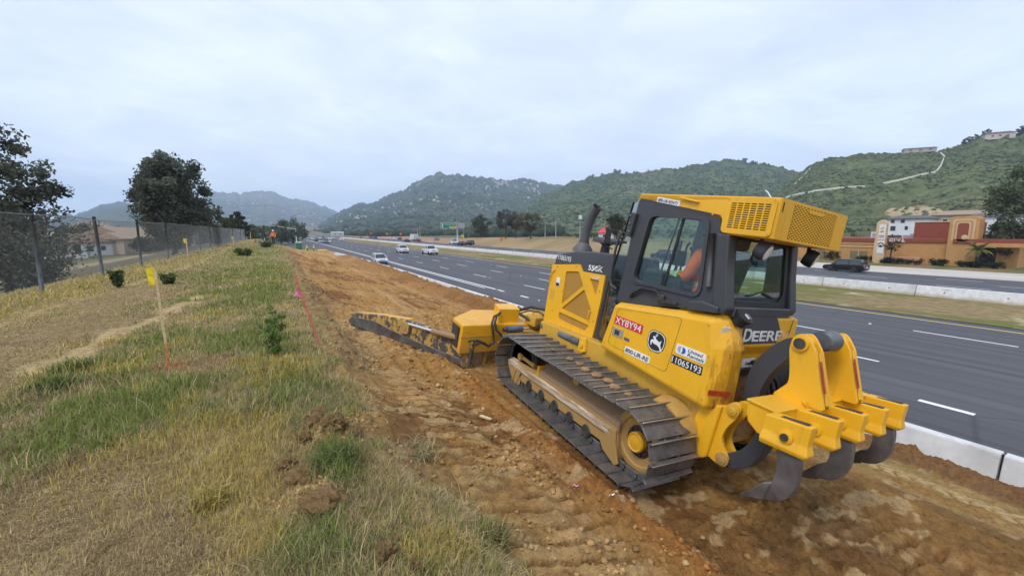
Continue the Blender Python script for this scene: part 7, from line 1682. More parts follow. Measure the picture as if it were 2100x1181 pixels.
def person(loc, rz, label, J, torso, helmet, group=None, skin=M_skin, legs=M_trou, scale=1.0):
    """J: joint positions in metres, person facing +Y"""
    root = empty('person', loc, rz, label, 'person', group, scale=scale)
    nm = ['pelvis', 'waist', 'chest', 'neck', 'chin', 'head', 'crown', 'lsh', 'lel', 'lwr', 'rsh', 'rel', 'rwr', 'lhip', 'lkn', 'lan', 'ltoe', 'rhip', 'rkn', 'ran', 'rtoe']
    rad = [(.15, .12), (.15, .115), (.175, .125), .055, .06, (.078, .095), .06, .08, .068, .04, .08, .068, .04, .095, .062, .042, .035, .095, .062, .042, .035]
    ed = [('pelvis', 'waist'), ('waist', 'chest'), ('chest', 'neck'), ('neck', 'chin'), ('chin', 'head'), ('head', 'crown'), ('chest', 'lsh'), ('lsh', 'lel'), ('lel', 'lwr'), ('chest', 'rsh'), ('rsh', 'rel'), ('rel', 'rwr'), ('pelvis', 'lhip'), ('lhip', 'lkn'), ('lkn', 'lan'), ('lan', 'ltoe'), ('pelvis', 'rhip'), ('rhip', 'rkn'), ('rkn', 'ran'), ('ran', 'rtoe')]
    V = [J[n_] for n_ in nm]; E = [(nm.index(a), nm.index(b_)) for a, b_ in ed]; rad = list(rad)
    # hands: palm and five fingers each, grown on the same skeleton
    for sd, el, wr in ((-1, 'lel', 'lwr'), (1, 'rel', 'rwr')):
        w0 = Vector(J[wr]); d = (w0 - Vector(J[el])).normalized(); side = d.cross(Vector((0, 0, 1))); side = side.normalized() if side.length > .1 else Vector((0, 1, 0))
        pal = w0 + d * 0.06; ip = len(V); V.append(tuple(pal)); rad.append((.036, .016)); E.append((nm.index(wr), ip))
        for f, (o_, ln) in enumerate(((-.030, .062), (-.010, .075), (.010, .07), (.029, .055))):
            k0 = pal + d * 0.03 + side * o_; k1 = k0 + d * ln * 0.55 + Vector((0, 0, -0.008)); k2 = k0 + d * ln * 0.85 + Vector((0, 0, -0.03))
            i0 = len(V); V += [tuple(k0), tuple(k1), tuple(k2)]; rad += [.010, .009, .008]; E += [(ip, i0), (i0, i0 + 1), (i0 + 1, i0 + 2)]
        t0 = w0 + d * 0.03 + side * 0.035 * -sd; i0 = len(V); V += [tuple(t0), tuple(t0 + d * 0.04 + side * 0.015 * -sd)]; rad += [.012, .01]; E += [(ip, i0), (i0, i0 + 1)]
    body = skin_mesh(V, E, rad, 0, 'body', [torso, skin, legs, M_boot], root)
    pts = np.array(V); me = body.data
    reg = {'pelvis': 2, 'lhip': 2, 'lkn': 2, 'lan': 3, 'ltoe': 3, 'rhip': 2, 'rkn': 2, 'ran': 3, 'rtoe': 3, 'neck': 1, 'chin': 1, 'head': 1, 'crown': 1, }
    mi = np.array([reg.get(n_, 0) for n_ in nm] + [1] * (len(V) - 21))
    for p in me.polygons: p.material_index = int(mi[np.argmin(((pts - np.array(p.center)) ** 2).sum(1) - (np.isin(np.arange(len(V)), [8, 11]) * 0.01))])
    h = Vector(J['head']); b = MB()
    for s_ in (-1, 1): bmesh.ops.create_icosphere(b.bm, subdivisions=2, radius=0.012, matrix=Matrix.Translation(h + Vector((0.032 * s_, 0.083, 0.01))))
    b.build('eyes', M_hair, root)
    b = MB(); bmesh.ops.create_icosphere(b.bm, subdivisions=2, radius=0.02, matrix=Matrix.Translation(h + Vector((0, 0.095, -0.02)))); b.build('nose', skin, root)
    b = MB(); b.box(h + Vector((0, 0.082, -0.06)), (0.045, 0.02, 0.01), 0.003, 1); b.build('mouth', M_redlab, root)
    b = MB()
    if helmet: b.lathe([(-0.02, 0.0), (0.0, 0.135), (0.012, 0.13), (0.015, 0.112), (0.07, 0.105), (0.115, 0.07), (0.13, 0.0)], h + Vector((0, 0.01, 0.03)), 2, 24); b.build('hard_hat', helmet, root, 50)
    else: b.lathe([(-0.04, 0.092), (0.03, 0.1), (0.09, 0.085), (0.12, 0.03), (0.122, 0.0)], h + Vector((0, -0.02, 0.02)), 2, 20); b.build('hair', M_hair, root, 60)
    # vest bands follow the chest
    c = Vector(J['chest']); w_ = Vector(J['waist']); b = MB()
    for q in (0.15, 0.75):
        p = w_.lerp(c, q); b.lathe([(-0.022, 0.5), (0.022, 0.5)], (0, 0, 0), 2, 24)
        for v in b.bm.verts:
            if abs(v.co.x) + abs(v.co.y) > 0.3 and abs(v.co.z) < 0.03: v.co = Vector((p.x + v.co.x * 0.31, p.y + v.co.y * 0.235, p.z + v.co.z))
    b.build('reflective_band', M_silver, root)
    return root
def stand(bend=0.0, l=0.16, arm=0.0):
    return dict(pelvis=(0, 0, .95), waist=(0, .02 + bend * .1, 1.1), chest=(0, .02 + bend * .28, 1.34), neck=(0, .02 + bend * .42, 1.5), chin=(0, .04 + bend * .47, 1.55), head=(0, .04 + bend * .5, 1.64), crown=(0, .03 + bend * .5, 1.72), lsh=(-.19, .0 + bend * .3, 1.43), lel=(-.26, .02 + bend * .35 + arm * .1, 1.15), lwr=(-.22, .16 + bend * .5 + arm * .15, .98), rsh=(.19, .0 + bend * .3, 1.43), rel=(.26, .04 + bend * .35, 1.15), rwr=(.2, .22 + bend * .45, 1.05), lhip=(-.1, 0, .92), lkn=(-.12, .03 + l * .3, .5), lan=(-.12, -.02 + l * .5, .09), ltoe=(-.13, .15 + l * .5, .04), rhip=(.1, 0, .92), rkn=(.12, .05 - l * .2, .5), ran=(.12, -.04 - l * .5, .09), rtoe=(.13, .13 - l * .5, .04))
person((-0.25, 57.7, gz(-.25, 57.7)), R(160), 'person in an orange high visibility jacket and white hard hat standing on the verge crest', stand(0.1), M_hivo, M_hat)
person((5.75, 100, gz(5.75, 100)), R(60), 'person in a lime vest on the left of the pair by the barrier end', stand(0.2, .1), M_hivy, M_hat, 'workers by the barrier end', scale=1.02)
person((7.0, 100.6, gz(7.0, 100.6)), R(-80), 'person in a lime vest on the right of the pair by the barrier end', stand(0.1, .2), M_hivy, M_hat, 'workers by the barrier end', scale=1.02)
# machine operator sitting in the cab, seen through the side window
seat = dict(pelvis=(0, 0, .0), waist=(0, .0, .15), chest=(0, .02, .40), neck=(0, .03, .56), chin=(0, .05, .61), head=(0, .055, .70), crown=(0, .045, .78), lsh=(-.19, .02, .49), lel=(-.24, .08, .24), lwr=(-.26, .32, .20), rsh=(.19, .02, .49), rel=(.25, .1, .24), rwr=(.27, .3, .22), lhip=(-.1, .06, -.02), lkn=(-.13, .45, .06), lan=(-.13, .55, -.34), ltoe=(-.13, .70, -.36), rhip=(.1, .06, -.02), rkn=(.13, .45, .06), ran=(.13, .55, -.34), rtoe=(.13, .7, -.36))
op = person((0, 0, 0), 0, 'person in a bright orange hi-vis jacket sitting at the controls inside the bulldozer cab', seat, M_hivo, None, None, M_skind)
op.matrix_world = DM @ Matrix.Translation((-0.16, -0.40, 1.80))
b = MB()
for q, mt in ((0.62, 0),): 
    a0, a1 = Vector(seat['lel']), Vector(seat['lwr']); 
b.tube([a0.lerp(a1, .42), a0.lerp(a1, .62)], [.078, .07], 12); b.build('sleeve_band', M_silver, op, 40)
b = MB(); b.tube([a0.lerp(a1, .30), a0.lerp(a1, .42)], [.081, .0785], 12); b.build('sleeve_trim', M_limetape, op, 40)
b = MB(); b.tube([a0.lerp(a1, .62), a0.lerp(a1, .74)], [.0705, .066], 12); b.build('sleeve_trim', M_limetape, op, 40)

# ---------------------------------------------------------------- roadside furniture
M_green = simple('green sign sheet', (0.0, 0.22, 0.13), 0.5, 0, 0.04); M_orange = simple('orange sign sheet', (0.85, 0.2, 0.015), 0.5, 0, 0.04); M_galv = simple('galvanised steel', (0.38, 0.39, 0.4), 0.5, 0.5, 0.1, 4); M_ysign = simple('yellow plaque', (0.8, 0.62, 0.02), 0.5, 0, .03)
FRONT = REAR
gx0, gy0 = 66.2, 163.0
s_ = empty('road_sign', (gx0, gy0, gz(gx0, gy0)), label='big green overhead exit sign on a tall pole across the freeway', cat='road sign')
zb = gz(gx0, gy0)
b = MB(); b.tube([(0, 0, -0.3), (0, 0, 8.2)], [0.22, 0.16], 10); b.tube([(0, 0, 6.3), (-7.6, 0, 6.3)], 0.09, 8); b.tube([(0, 0, 7.9), (-7.6, 0, 7.9)], 0.09, 8); b.build('pole', M_galv, s_)
b = MB(); b.box((-4.1, -0.18, 7.05 - zb * 0), (6.7, 0.06, 2.5), 0.02, 1); sg = b.build('sign_panel', M_green, s_)
b = MB(); plate_holes(b, [(-7.42, 5.83), (-.78, 5.83), (-.78, 8.27), (-7.42, 8.27)], [[(-7.3, 5.93), (-.9, 5.93), (-.9, 8.17), (-7.3, 8.17)]], 1, -0.215, -0.23); b.build('sign_border', M_white, sg)
text_mesh('Temecula Pkwy', M_white, (-5.9, -0.214, 7.2), REAR, 4.6, 0.62, 'lettering', sg, 0.015)
b = MB(); b.box((-2.2, -0.215, 6.42), (2.3, 0.02, 0.6), 0.01, 1); pq = b.build('exit_plaque', M_ysign, sg); text_mesh('ONLY', M_blklab, (-3.0, -0.226, 6.24), REAR, 1.6, 0.36, 'lettering', pq, 0.01)
b = MB(); b.poly_prism([(-3.75, 6.3), (-3.45, 6.3), (-3.45, 6.55), (-3.35, 6.55), (-3.6, 6.8), (-3.85, 6.55), (-3.75, 6.55)], 1, -0.214, -0.228); b.poly_prism([(-6.8, 6.2), (-6.5, 6.2), (-6.5, 7.6), (-6.3, 7.6), (-6.65, 7.95), (-7.0, 7.6), (-6.8, 7.6)], 1, -0.214, -0.228); b.build('arrow', M_white, sg)
a, _ = bearing(946, 465); s_ = empty('road_sign', (76, 76 / math.tan(a), 0), label='grey back of a sign panel right of the green exit sign', cat='road sign'); b = MB(); b.box((0, 0, 7.6), (3.4, 0.06, 2.4), 0.02, 1); b.build('sign_panel', M_galv, s_); b = MB(); b.tube([(1.2, 0.1, 0), (1.2, 0.1, 8.6)], 0.12, 8); b.build('pole', M_galv, s_)
b = MB(); b.tube([(-1.5, -0.05, 6.6), (-1.5, -0.05, 8.7)], 0.05, 6); b.build('stiffener', M_galv, s_)
def lamp(x, y, z, h, arm, label, group='street lamps'):
    r_ = empty('street_lamp', (x, y, z), label=label, cat='street lamp', group=group)
    b = MB(); b.tube([(0, 0, -.2), (0, 0, h - 0.8), (arm * 0.15, 0, h - 0.1), (arm * 0.5, 0, h + 0.15), (arm, 0, h + 0.25)], [0.11, 0.08, 0.06, 0.05, 0.045], 8); b.build('pole', M_galv, r_)
    b = MB(); b.box((arm + (0.3 if arm > 0 else -0.3), 0, h + 0.24), (0.8, 0.26, 0.12), 0.03, 1); b.build('lamp_head', M_galv, r_)
for px_, X_, h_, arm, lb in ((937, 67.5, 11.4, -5.6, 'street lamp with a long arm above the green exit sign'), (861, 68, 9.5, -2.4, 'far street lamp left of the green exit sign'), (856, 78, 8.5, -2, 'farther thin street lamp behind the box truck'), (1140, 95, 7, 2, 'thin lamp pole behind the row of sparse trees'), (1118, 90, 6, -2, 'thin pole between the sparse trees')):
    a, _ = bearing(px_, 470); lamp(X_, X_ / math.tan(a), gz(X_, X_ / math.tan(a)), h_, arm, lb)
def diamond(px_, X_, z0_, s, label, mat=None, hh=1.2):
    a, _ = bearing(px_, 490); y = X_ / math.tan(a); g_ = gz(X_, y)
    r_ = empty('work_sign', (X_, y, g_), label=label, cat='road sign', group='orange roadworks signs')
    b = MB(); b.poly_prism(rpoly([(0, -s), (s, 0), (0, s), (-s, 0)], 0.08), 1, -0.03, 0.0)
    for v in b.bm.verts: v.co.z += hh + s
    p = b.build('sign_panel', mat or M_orange, r_)
    b = MB(); b.box((0, -0.035, hh + s), (s * 0.5, 0.008, s * 0.12)); b.box((0, -0.035, hh + s * 1.25), (s * 0.16, 0.008, s * 0.5)); b.build('symbol', M_blklab, p)
    b = MB(); b.tube([(0, 0.03, -0.1), (0, 0.03, hh + s * 1.6)], 0.05, 6); b.tube([(-.5, -.4, 0), (0, .03, 0.7)], .03, 5); b.tube([(.5, -.4, 0), (0, .03, 0.7)], .03, 5); b.build('stand', M_trim, r_)
diamond(1028, 64.5, 0, 0.72, 'orange diamond roadworks sign in front of the thin brownish tree', hh=1.6)
diamond(948, 66.5, 0, 0.7, 'yellow orange roadworks sign below the green exit sign', M_ysign, 2.0)
for i, (px_, X_, lb) in enumerate(((794, 67, 'orange roadworks sign far up the opposite verge'), (761, 66, 'farthest orange roadworks sign on the opposite verge'), (822, 69, 'small orange roadworks sign left of the lamp pole'))): diamond(px_, X_, 0, 0.8, lb, None, 2.6)
# orange cones and drums along the far edge
M_cone = simple('cone orange', (0.85, 0.2, 0.03), 0.6, 0, .05)
def cone():
    r_ = empty('traffic_cone'); b = MB(); b.lathe([(0.03, 0.17), (0.3, 0.11), (0.72, 0.04)], (0, 0, 0), 2, 14); b.box((0, 0, 0.015), (0.4, 0.4, 0.03), 0.005, 1); b.build('body', M_cone, r_, 40)
    b = MB(); b.lathe([(0.36, 0.105), (0.5, 0.08)], (0, 0, 0), 2, 14); b.build('reflective_collar', M_white, r_, 40); return r_
c0 = None
for i, px_ in enumerate((994, 1008, 1017, 1024, 1122, 1134, 1152)):
    a, _ = bearing(px_, 495); X_ = 65.0 if i < 4 else 66.0; o = cone() if c0 is None else copy_tree(c0); c0 = c0 or o; o.location = (X_, X_ / math.tan(a), gz(X_, X_ / math.tan(a))); tag(o, 'orange traffic cone on the gravel edge below the tan bank', 'cone', 'orange cones below the tan bank')
# portable toilet, sand barrels, junction signal
x, y = 4.6, 112; r_ = empty('portable_toilet', (x, y, gz(x, y)), R(-20), 'green portable toilet standing where the cut runs out', 'portable toilet'); Mg = simple('green plastic', (0.02, 0.16, 0.09), 0.5, 0, .05); Mgl = simple('pale green plastic', (0.55, 0.68, 0.58), 0.5, 0, .05)
b = MB(); b.box((0, 0, 1.05), (1.15, 1.15, 2.1), 0.05, 1); b.build('body', Mg, r_); b = MB(); b.poly_prism([(-.62, 2.1), (.62, 2.1), (.5, 2.28), (0, 2.36), (-.5, 2.28)], 1, -.62, .62, .03, 1); b.build('roof', Mgl, r_); b = MB(); b.box((0, -.585, 1.0), (.8, .03, 1.85), .01, 1); b.build('door', Mg, r_); b = MB(); b.box((-.62, 0, 1.2), (.06, .9, 1.9), .02, 1); b.build('side_panel', Mgl, r_)
M_barr = simple('ochre crash cushion', (0.72, 0.4, 0.09), 0.6, 0, .1, 4)
r_ = empty('crash_cushion', (7.5, 86.5, gz(7.5, 86.5)), label='ochre crash cushion at the end of the near concrete barriers', cat='crash cushion')
b = MB(); b.box((0, 0, .55), (1.3, 1.6, .9), .05, 2); b.build('body', M_barr, r_); b = MB(); b.box((0, 0, 1.06), (1.36, 1.66, .12), .03, 1); b.build('lid', simple('pale ochre lid', (.8, .55, .25), .6), r_); b = MB(); b.box((0, -.81, .55), (1.0, .02, .12)); b.build('seam', simple('ochre seam', (.4, .2, .05), .6), r_)
a, _ = bearing(607, 480); y = 150; x = y * math.tan(a); z = gz(x, y); r_ = empty('traffic_signal', (x, y, z), label='white mast arm traffic signal reaching out over the junction', cat='traffic signal')
b = MB(); b.tube([(0, 0, 0), (0, 0, 5.6)], [.16, .13], 8); b.tube([(0, 0, 5.5), (-4.5, -9, 6.2), (-8.6, -18, 6.5)], [.12, .09, .06], 8); b.build('mast', simple('white pole', (.6, .62, .62), .5), r_)
for q in (.35, .62, .97): b = MB(); b.box((-8.6 * q, -18 * q, 6.0), (.4, .35, 1.1), .04, 1); b.build('signal_head', M_trim, r_)
b = MB(); b.box((0, 0, 4.0), (.5, .5, 1.2), .04, 1); b.build('signal_head', M_trim, r_)

# ---------------------------------------------------------------- houses left of the fence
def wallmat(name, col): 
    t = NT(name); a_ = t.noise(1.5, 5); t.set(base=t.ramp(a_, [(.3, tuple(c * .86 for c in col)), (.7, col)]), rough=.9); t.bump(t.noise(30, 3), .1, .01); return t.m
def tilemat(name, col):
    t = NT(name); p = t.obj(); wv = t.n('ShaderNodeTexWave'); wv.inputs['Scale'].default_value = 3.0; wv.inputs['Distortion'].default_value = 1.0; t.l(p, wv.inputs['Vector']); a_ = t.noise(2.5, 5)
    c = t.ramp(a_, [(.3, tuple(v * .6 for v in col)), (.7, col)]); c = t.mix(t.math('MULTIPLY', wv.outputs['Fac'], .45), c, tuple(v * .45 for v in col)); t.set(base=c, rough=.9); return t.m
M_wwall = wallmat('white stucco', (.72, .72, .72)); M_twall = wallmat('tan stucco', (.45, .36, .27)); M_btile = tilemat('brown roof tile', (.2, .12, .085)); M_ttile = tilemat('tan roof tile', (.42, .31, .21)); M_gtile = tilemat('grey roof tile', (.16, .14, .13))
M_win = NT('dark window').set(base=(.03, .035, .04), rough=.1, spec=.7).m
M_frame = simple('window frame', (.6, .6, .58), .5)
def window(parent, x, z, w_, h_, y, n='window'):
    b = MB(); plate_holes(b, [(x - w_ / 2, z - h_ / 2), (x + w_ / 2, z - h_ / 2), (x + w_ / 2, z + h_ / 2), (x - w_ / 2, z + h_ / 2)], [[(x - w_ / 2 + .08, z - h_ / 2 + .08), (x + w_ / 2 - .08, z - h_ / 2 + .08), (x + w_ / 2 - .08, z + h_ / 2 - .08), (x - w_ / 2 + .08, z + h_ / 2 - .08)]], 1, y - .06, y + .0); f = b.build(n, M_frame, parent)
    b = MB(); b.box((x, y - .012, z), (w_ - .16, .02, h_ - .16)); b.build('pane', M_win, f); return f
def house(name, loc, rz, L_, Dp, hw, hr, wm, rm, label, wins, chim=None, hip=0.0, cat='house', group=None, over=.5, door=None):
    r_ = empty(name, loc, rz, label, cat, group)
    b = MB(); b.poly_prism([(-L_ / 2, -Dp / 2), (L_ / 2, -Dp / 2), (L_ / 2, Dp / 2), (-L_ / 2, Dp / 2)], 2, -1.0, hw); 
    if hip == 0: b.poly_prism([(-Dp / 2, hw - .02), (Dp / 2, hw - .02), (0, hw + hr - .06)], 0, -L_ / 2 + .02, L_ / 2 - .02)
    b.build('wall', wm, r_)
    o_ = over; b = MB(); V = b.bm.verts.new
    lo = [V((-L_ / 2 - o_, -Dp / 2 - o_, hw - .1)), V((L_ / 2 + o_, -Dp / 2 - o_, hw - .1)), V((L_ / 2 + o_, Dp / 2 + o_, hw - .1)), V((-L_ / 2 - o_, Dp / 2 + o_, hw - .1))]
    up = [V((v.co.x, v.co.y, v.co.z + .18)) for v in lo]; ra, rb = V((-L_ / 2 - o_ + hip, 0, hw + hr)), V((L_ / 2 + o_ - hip, 0, hw + hr))
    F_ = b.bm.faces.new; F_(lo[::-1])
    for i in range(4): F_((lo[i], lo[(i + 1) % 4], up[(i + 1) % 4], up[i]))
    F_((up[0], up[1], rb, ra)); F_((up[2], up[3], ra, rb)); F_((up[1], up[2], rb)); F_((up[3], up[0], ra)); rf = b.build('roof', rm, r_)
    for (x, z, w_, h_) in wins: window(r_, x, z, w_, h_, -Dp / 2 - .0)
    if chim: b = MB(); b.box((chim[0], chim[1], hw + hr * .6), (1.1, 1.0, hr * 1.3 + 1.0), .03, 1); b.box((chim[0], chim[1], hw + hr * 1.25 + .5), (1.3, 1.2, .2), .03, 1); b.build('chimney', wm, rf)
    if door: b = MB(); b.box((door, -Dp / 2 - .03, 1.05), (1.0, .06, 2.1), .01, 1); b.build('door', M_trim, r_)
    return r_
def hloc(px_, pyy, depth):
    """where the line of sight at a photograph position is at this depth, and its ground height"""
    u = (px_ - 1050) / 849.58; v = (590.5 - pyy) / 849.58; d_ = _F + _R * u + _U * v; P = CAM + d_ * depth; return P
P = hloc(158, 522, 98); house('tile_roofed_house', (P.x, P.y, P.z), R(24), 16, 8, 2.9, 2.0, M_wwall, M_btile, 'long white house with a brown tile roof and chimney beyond the fence', [(-6, 1.5, 1.8, 1.2), (-3, 1.5, 1.2, 1.2), (1.6, 1.4, 1.6, 1.5), (4.0, 1.5, 1.0, 1.2), (6.4, 1.5, 1.4, 1.3)], (-3.8, -1.2), 0, over=.8, door=-.8)
P = hloc(135, 521, 88); house('porch_wing', (P.x, P.y, P.z), R(24), 6, 4, 2.4, 1.0, M_wwall, M_btile, 'small white wing with tile roof in front of the long white house', [(-.8, 1.3, 1.8, 1.1)], None, 0, over=.6, door=1.6)
P = hloc(255, 514, 112); house('gabled_house', (P.x, P.y, P.z), R(70), 13, 13, 3.4, 2.9, M_twall, M_ttile, 'tan gabled house with a broad pale tile roof beyond the fence', [(-3, 1.8, 1.5, 1.3), (2.5, 1.8, 1.5, 1.3)], None, 0, over=.7)
P = hloc(258, 512, 104); house('garage_wing', (P.x, P.y, P.z), R(60), 8, 7, 2.7, 1.6, M_twall, M_ttile, 'lower tan wing in front of the broad gabled house', [(0, 1.3, 3.4, 1.6)], None, 0, over=.5)
P = hloc(190, 490, 165); house('hillside_house', (P.x, P.y, P.z), R(60), 12, 9, 4.0, 2.4, M_twall, M_ttile, 'distant tan house with a peaked roof above the trees, left of the fence post', [(-2.5, 2, 1.4, 1.3), (2.5, 2, 1.4, 1.3)], None, 1.5)
P = hloc(335, 500, 140); house('hillside_house', (P.x, P.y, P.z), R(40), 15, 9, 2.9, 2.0, M_twall, M_gtile, 'distant house half hidden in trees to the right of the gabled house', [(-3, 1.5, 1.4, 1.2), (3, 1.5, 1.4, 1.2)], None, 1.5)

# ---------------------------------------------------------------- orange building and its neighbours across the freeway
M_ostu = wallmat('orange stucco', (.5, .27, .1)); M_ored = wallmat('brick red stucco', (.26, .066, .04)); M_ocor = wallmat('cream stucco', (.6, .43, .26)); M_olive = NT('olive glazing').set(base=(.18, .16, .08), rough=.25).m; M_roofw = simple('white roof gear', (.6, .62, .64), .5)
OB = empty('commercial_building', (84, 26, 0), label='long orange stucco building with a dark red parapet and a tall framed tower', cat='building')
def Bx(name, x0, x1, y0, y1, z0, z1, mat, parent=None, bev=.03):
    b = MB(); b.box(((x0 + x1) / 2 - 84, (y0 + y1) / 2 - 26, (z0 + z1) / 2), (x1 - x0, y1 - y0, z1 - z0), bev, 1); return b.build(name, mat, parent or OB)
Bx('wall', 84, 100, 20.7, 50, -.5, 3.12, M_ostu); Bx('parapet', 83.85, 100.1, 20.6, 50.1, 3.12, 3.72, M_ored); Bx('cornice', 83.9, 84.2, 28.7, 50, 2.2, 2.32, M_ocor); Bx('cornice', 83.9, 84.2, 28.7, 50, 2.75, 2.85, M_ocor)
Bx('upper_storey', 87, 99, 20.9, 26.0, 3.5, 6.15, M_ored); Bx('parapet_cap', 86.9, 99.1, 20.8, 26.1, 6.15, 6.3, M_ocor)
b = MB(); pl_ = rpoly([(18.2, -.4), (18.2, 6.85), (21.1, 6.85), (21.1, -.4)], .6, 5); b.poly_prism([(y - 26, z) for y, z in pl_], 0, -1.0, 1.2, .05, 2); TW = b.build('tower', M_ostu, OB)
for k, (d_, mt, pr) in enumerate(((.35, M_ocor, -1.06), (.55, M_ostu, -1.12), (.75, M_ocor, -1.16), (.9, M_ored, -1.2))):
    b = MB(); b.poly_prism([(y - 26, z) for y, z in rpoly([(18.2 + d_, 3.4), (18.2 + d_, 6.85 - d_), (21.1 - d_, 6.85 - d_), (21.1 - d_, 3.4)], .35, 4)], 0, pr, pr + .03); b.build('tower_panel', mt, TW)
b = MB(); b.lathe([(0, .0), (.05, .33), (.1, .3), (.12, 0)], (-1.25, 19.4 - 26, 4.0), 0, 16); b.build('round_emblem', M_ocor, TW)
Bx('wing', 84.6, 96, 14.6, 18.2, -.3, 3.2, M_ostu); Bx('wing_canopy', 82.8, 96, 14.2, 20.5, 3.2, 3.75, M_ored); Bx('canopy_fascia', 82.6, 83.2, 14.0, 18.2, 2.7, 3.22, M_ostu); Bx('entrance', 84.5, 84.63, 16.6, 18.0, 0, 2.2, M_win); Bx('entrance', 83.93, 84.02, 18.9, 20.4, 0.1, 2.0, M_win) 
for y0_, y1_ in ((30.5, 32.8), (36.5, 39), (42, 44.5)):
    o = Bx('shop_window', 83.94, 84.03, y0_, y1_, 0.1, 1.62, M_olive); b = MB(); b.box((-.08, (y0_ + y1_) / 2 - 26, .86), (.05, .08, 1.5)); b.build('mullion', M_ocor, o)
Bx('planter_wall', 82.3, 83.6, 23.6, 27.6, -.2, .95, wallmat('salmon stucco', (.5, .26, .16)))
text_mesh('GRILL', M_white, (-.2, 27.8 - 26, 3.2), SIDE, 1.9, .46, 'sign_lettering', OB, .05, 0, .035)
for i, (y0_, y1_, x_, z1_, lb) in enumerate(((29.9, 31.5, 88, 4.7, 'white rooftop unit left of the pylon sign on the orange building'), (26.6, 27.8, 89, 4.3, 'white rooftop unit behind the lettering on the orange building'), (25.2, 26.5, 88, 4.45, 'grey rooftop unit beside the red upper storey'))):
    r_ = empty('rooftop_unit', (x_, (y0_ + y1_) / 2, 3.72), label=lb, cat='rooftop unit', group='units on the orange building roof'); b = MB(); b.box((0, 0, (z1_ - 3.72) / 2), (1.4, y1_ - y0_, z1_ - 3.72), .03, 1); b.build('casing', M_roofw if i < 2 else M_galv, r_); b = MB(); b.box((-.72, 0, (z1_ - 3.72) / 2), (.03, (y1_ - y0_) * .7, (z1_ - 3.72) * .6)); b.build('louvre', M_galv, r_)
# pylon sign
PY = empty('pylon_sign', (81, 27.9, .1), label='cream round topped pylon sign in front of the orange building', cat='sign')
b = MB(); pl_ = [(-.72, -.3), (-.62, 4.6)] + [(-.62 * math.cos(R(a_)), 5.7 + .75 * math.sin(R(a_)) ) for a_ in range(0, 181, 20)] + [(.62, 4.6), (.72, -.3)]; b.poly_prism(pl_, 0, -.35, .35, .04, 1); b.build('pillar', M_ocor, PY)
M_sgnw = simple('white sign face', (.7, .68, .66), .5)
b = MB(); b.box((-.38, -.18, 4.6), (.05, .82, 2.3), .02, 1); s1 = b.build('sign_face', M_sgnw, PY); b = MB(); b.box((-.38, -.18, 2.3), (.05, .86, 1.9), .02, 1); s2 = b.build('sign_face', M_sgnw, PY)
b = MB(); b.lathe([(0, .36), (-.02, .36)], (-.41, -.18, 2.65), 0, 20); b.build('round_mark', M_blklab, s2); b = MB(); b.poly_prism([(-.5, 2.6), (-.18, 2.9), (.14, 2.6), (.1, 2.5), (-.18, 2.7), (-.46, 2.5)], 0, -.435, -.45); b.build('roof_mark', M_white, s2)
b = MB(); b.poly_prism([(.1, 5.0), (-.1, 5.25), (-.42, 5.35), (-.3, 5.1)], 0, -.41, -.43); b.poly_prism([(.12, 4.6), (-.1, 4.85), (-.46, 4.75), (-.2, 4.5)], 0, -.41, -.43); b.build('brush_mark', M_ostu, s1)
b = MB(); b.box((-.41, -.18, 4.05), (.02, .6, .12)); b.box((-.41, -.18, 3.8), (.02, .6, .12)); b.build('text_bar', M_ored, s1)
def hedge(x, y, w_, h_, lb, seed):
    rg = np.random.default_rng(seed); n = 26; r_ = empty('hedge', (x, y, 0), label=lb, cat='hedge', group='hedges in front of the orange building'); C = np.stack([rg.uniform(-.5, .5, n), rg.uniform(-w_ / 2, w_ / 2, n), rg.uniform(.2, h_ - .25, n)], -1)
    V, F, cc = leaf_cloud(C, np.full(n, .4), 70, .08, np.array([[.028, .04, .018]]) * (.7 + .6 * rg.random((n, 1))), rg); me = np_mesh('foliage', V, F); set_col(me, 'leaf', cc); link('foliage', me, M_leaf, r_); b = MB()
    for k in range(4): b.tube([(0, -w_ / 3 + k * w_ / 4.5, -.1), (.1, -w_ / 3 + k * w_ / 4.5, h_ * .6)], .03, 5)
    b.build('stem', M_bark, r_)
hedge(81, 29.6, 2.6, 1.0, 'dark clipped hedge at the left foot of the pylon sign', 1); hedge(81, 26.9, 1.4, .9, 'small dark hedge below the bare leaning tree', 2); hedge(80.5, 24.4, 3.2, .9, 'long dark hedge in front of the salmon planter wall', 3); hedge(81.5, 21.3, 1.6, .95, 'square dark hedge left of the tower', 4); hedge(81.5, 18.6, 1.6, .8, 'dark hedge left of the palm', 5); hedge(81, 16.4, 2.4, .95, 'dark hedge right of the palm', 6); hedge(82, 34.6, 2.2, 1.6, 'rounded dark hedge beside the roof unit of the bulldozer', 7)
tree('bare_tree', (81.5, 26.6, 0), 3.9, 3.0, 141, 'small leaning tree with a bare forked trunk in front of the orange wall', (.05, .06, .03), .55, 14, 50, .1, tr=.1, lean=-.1)
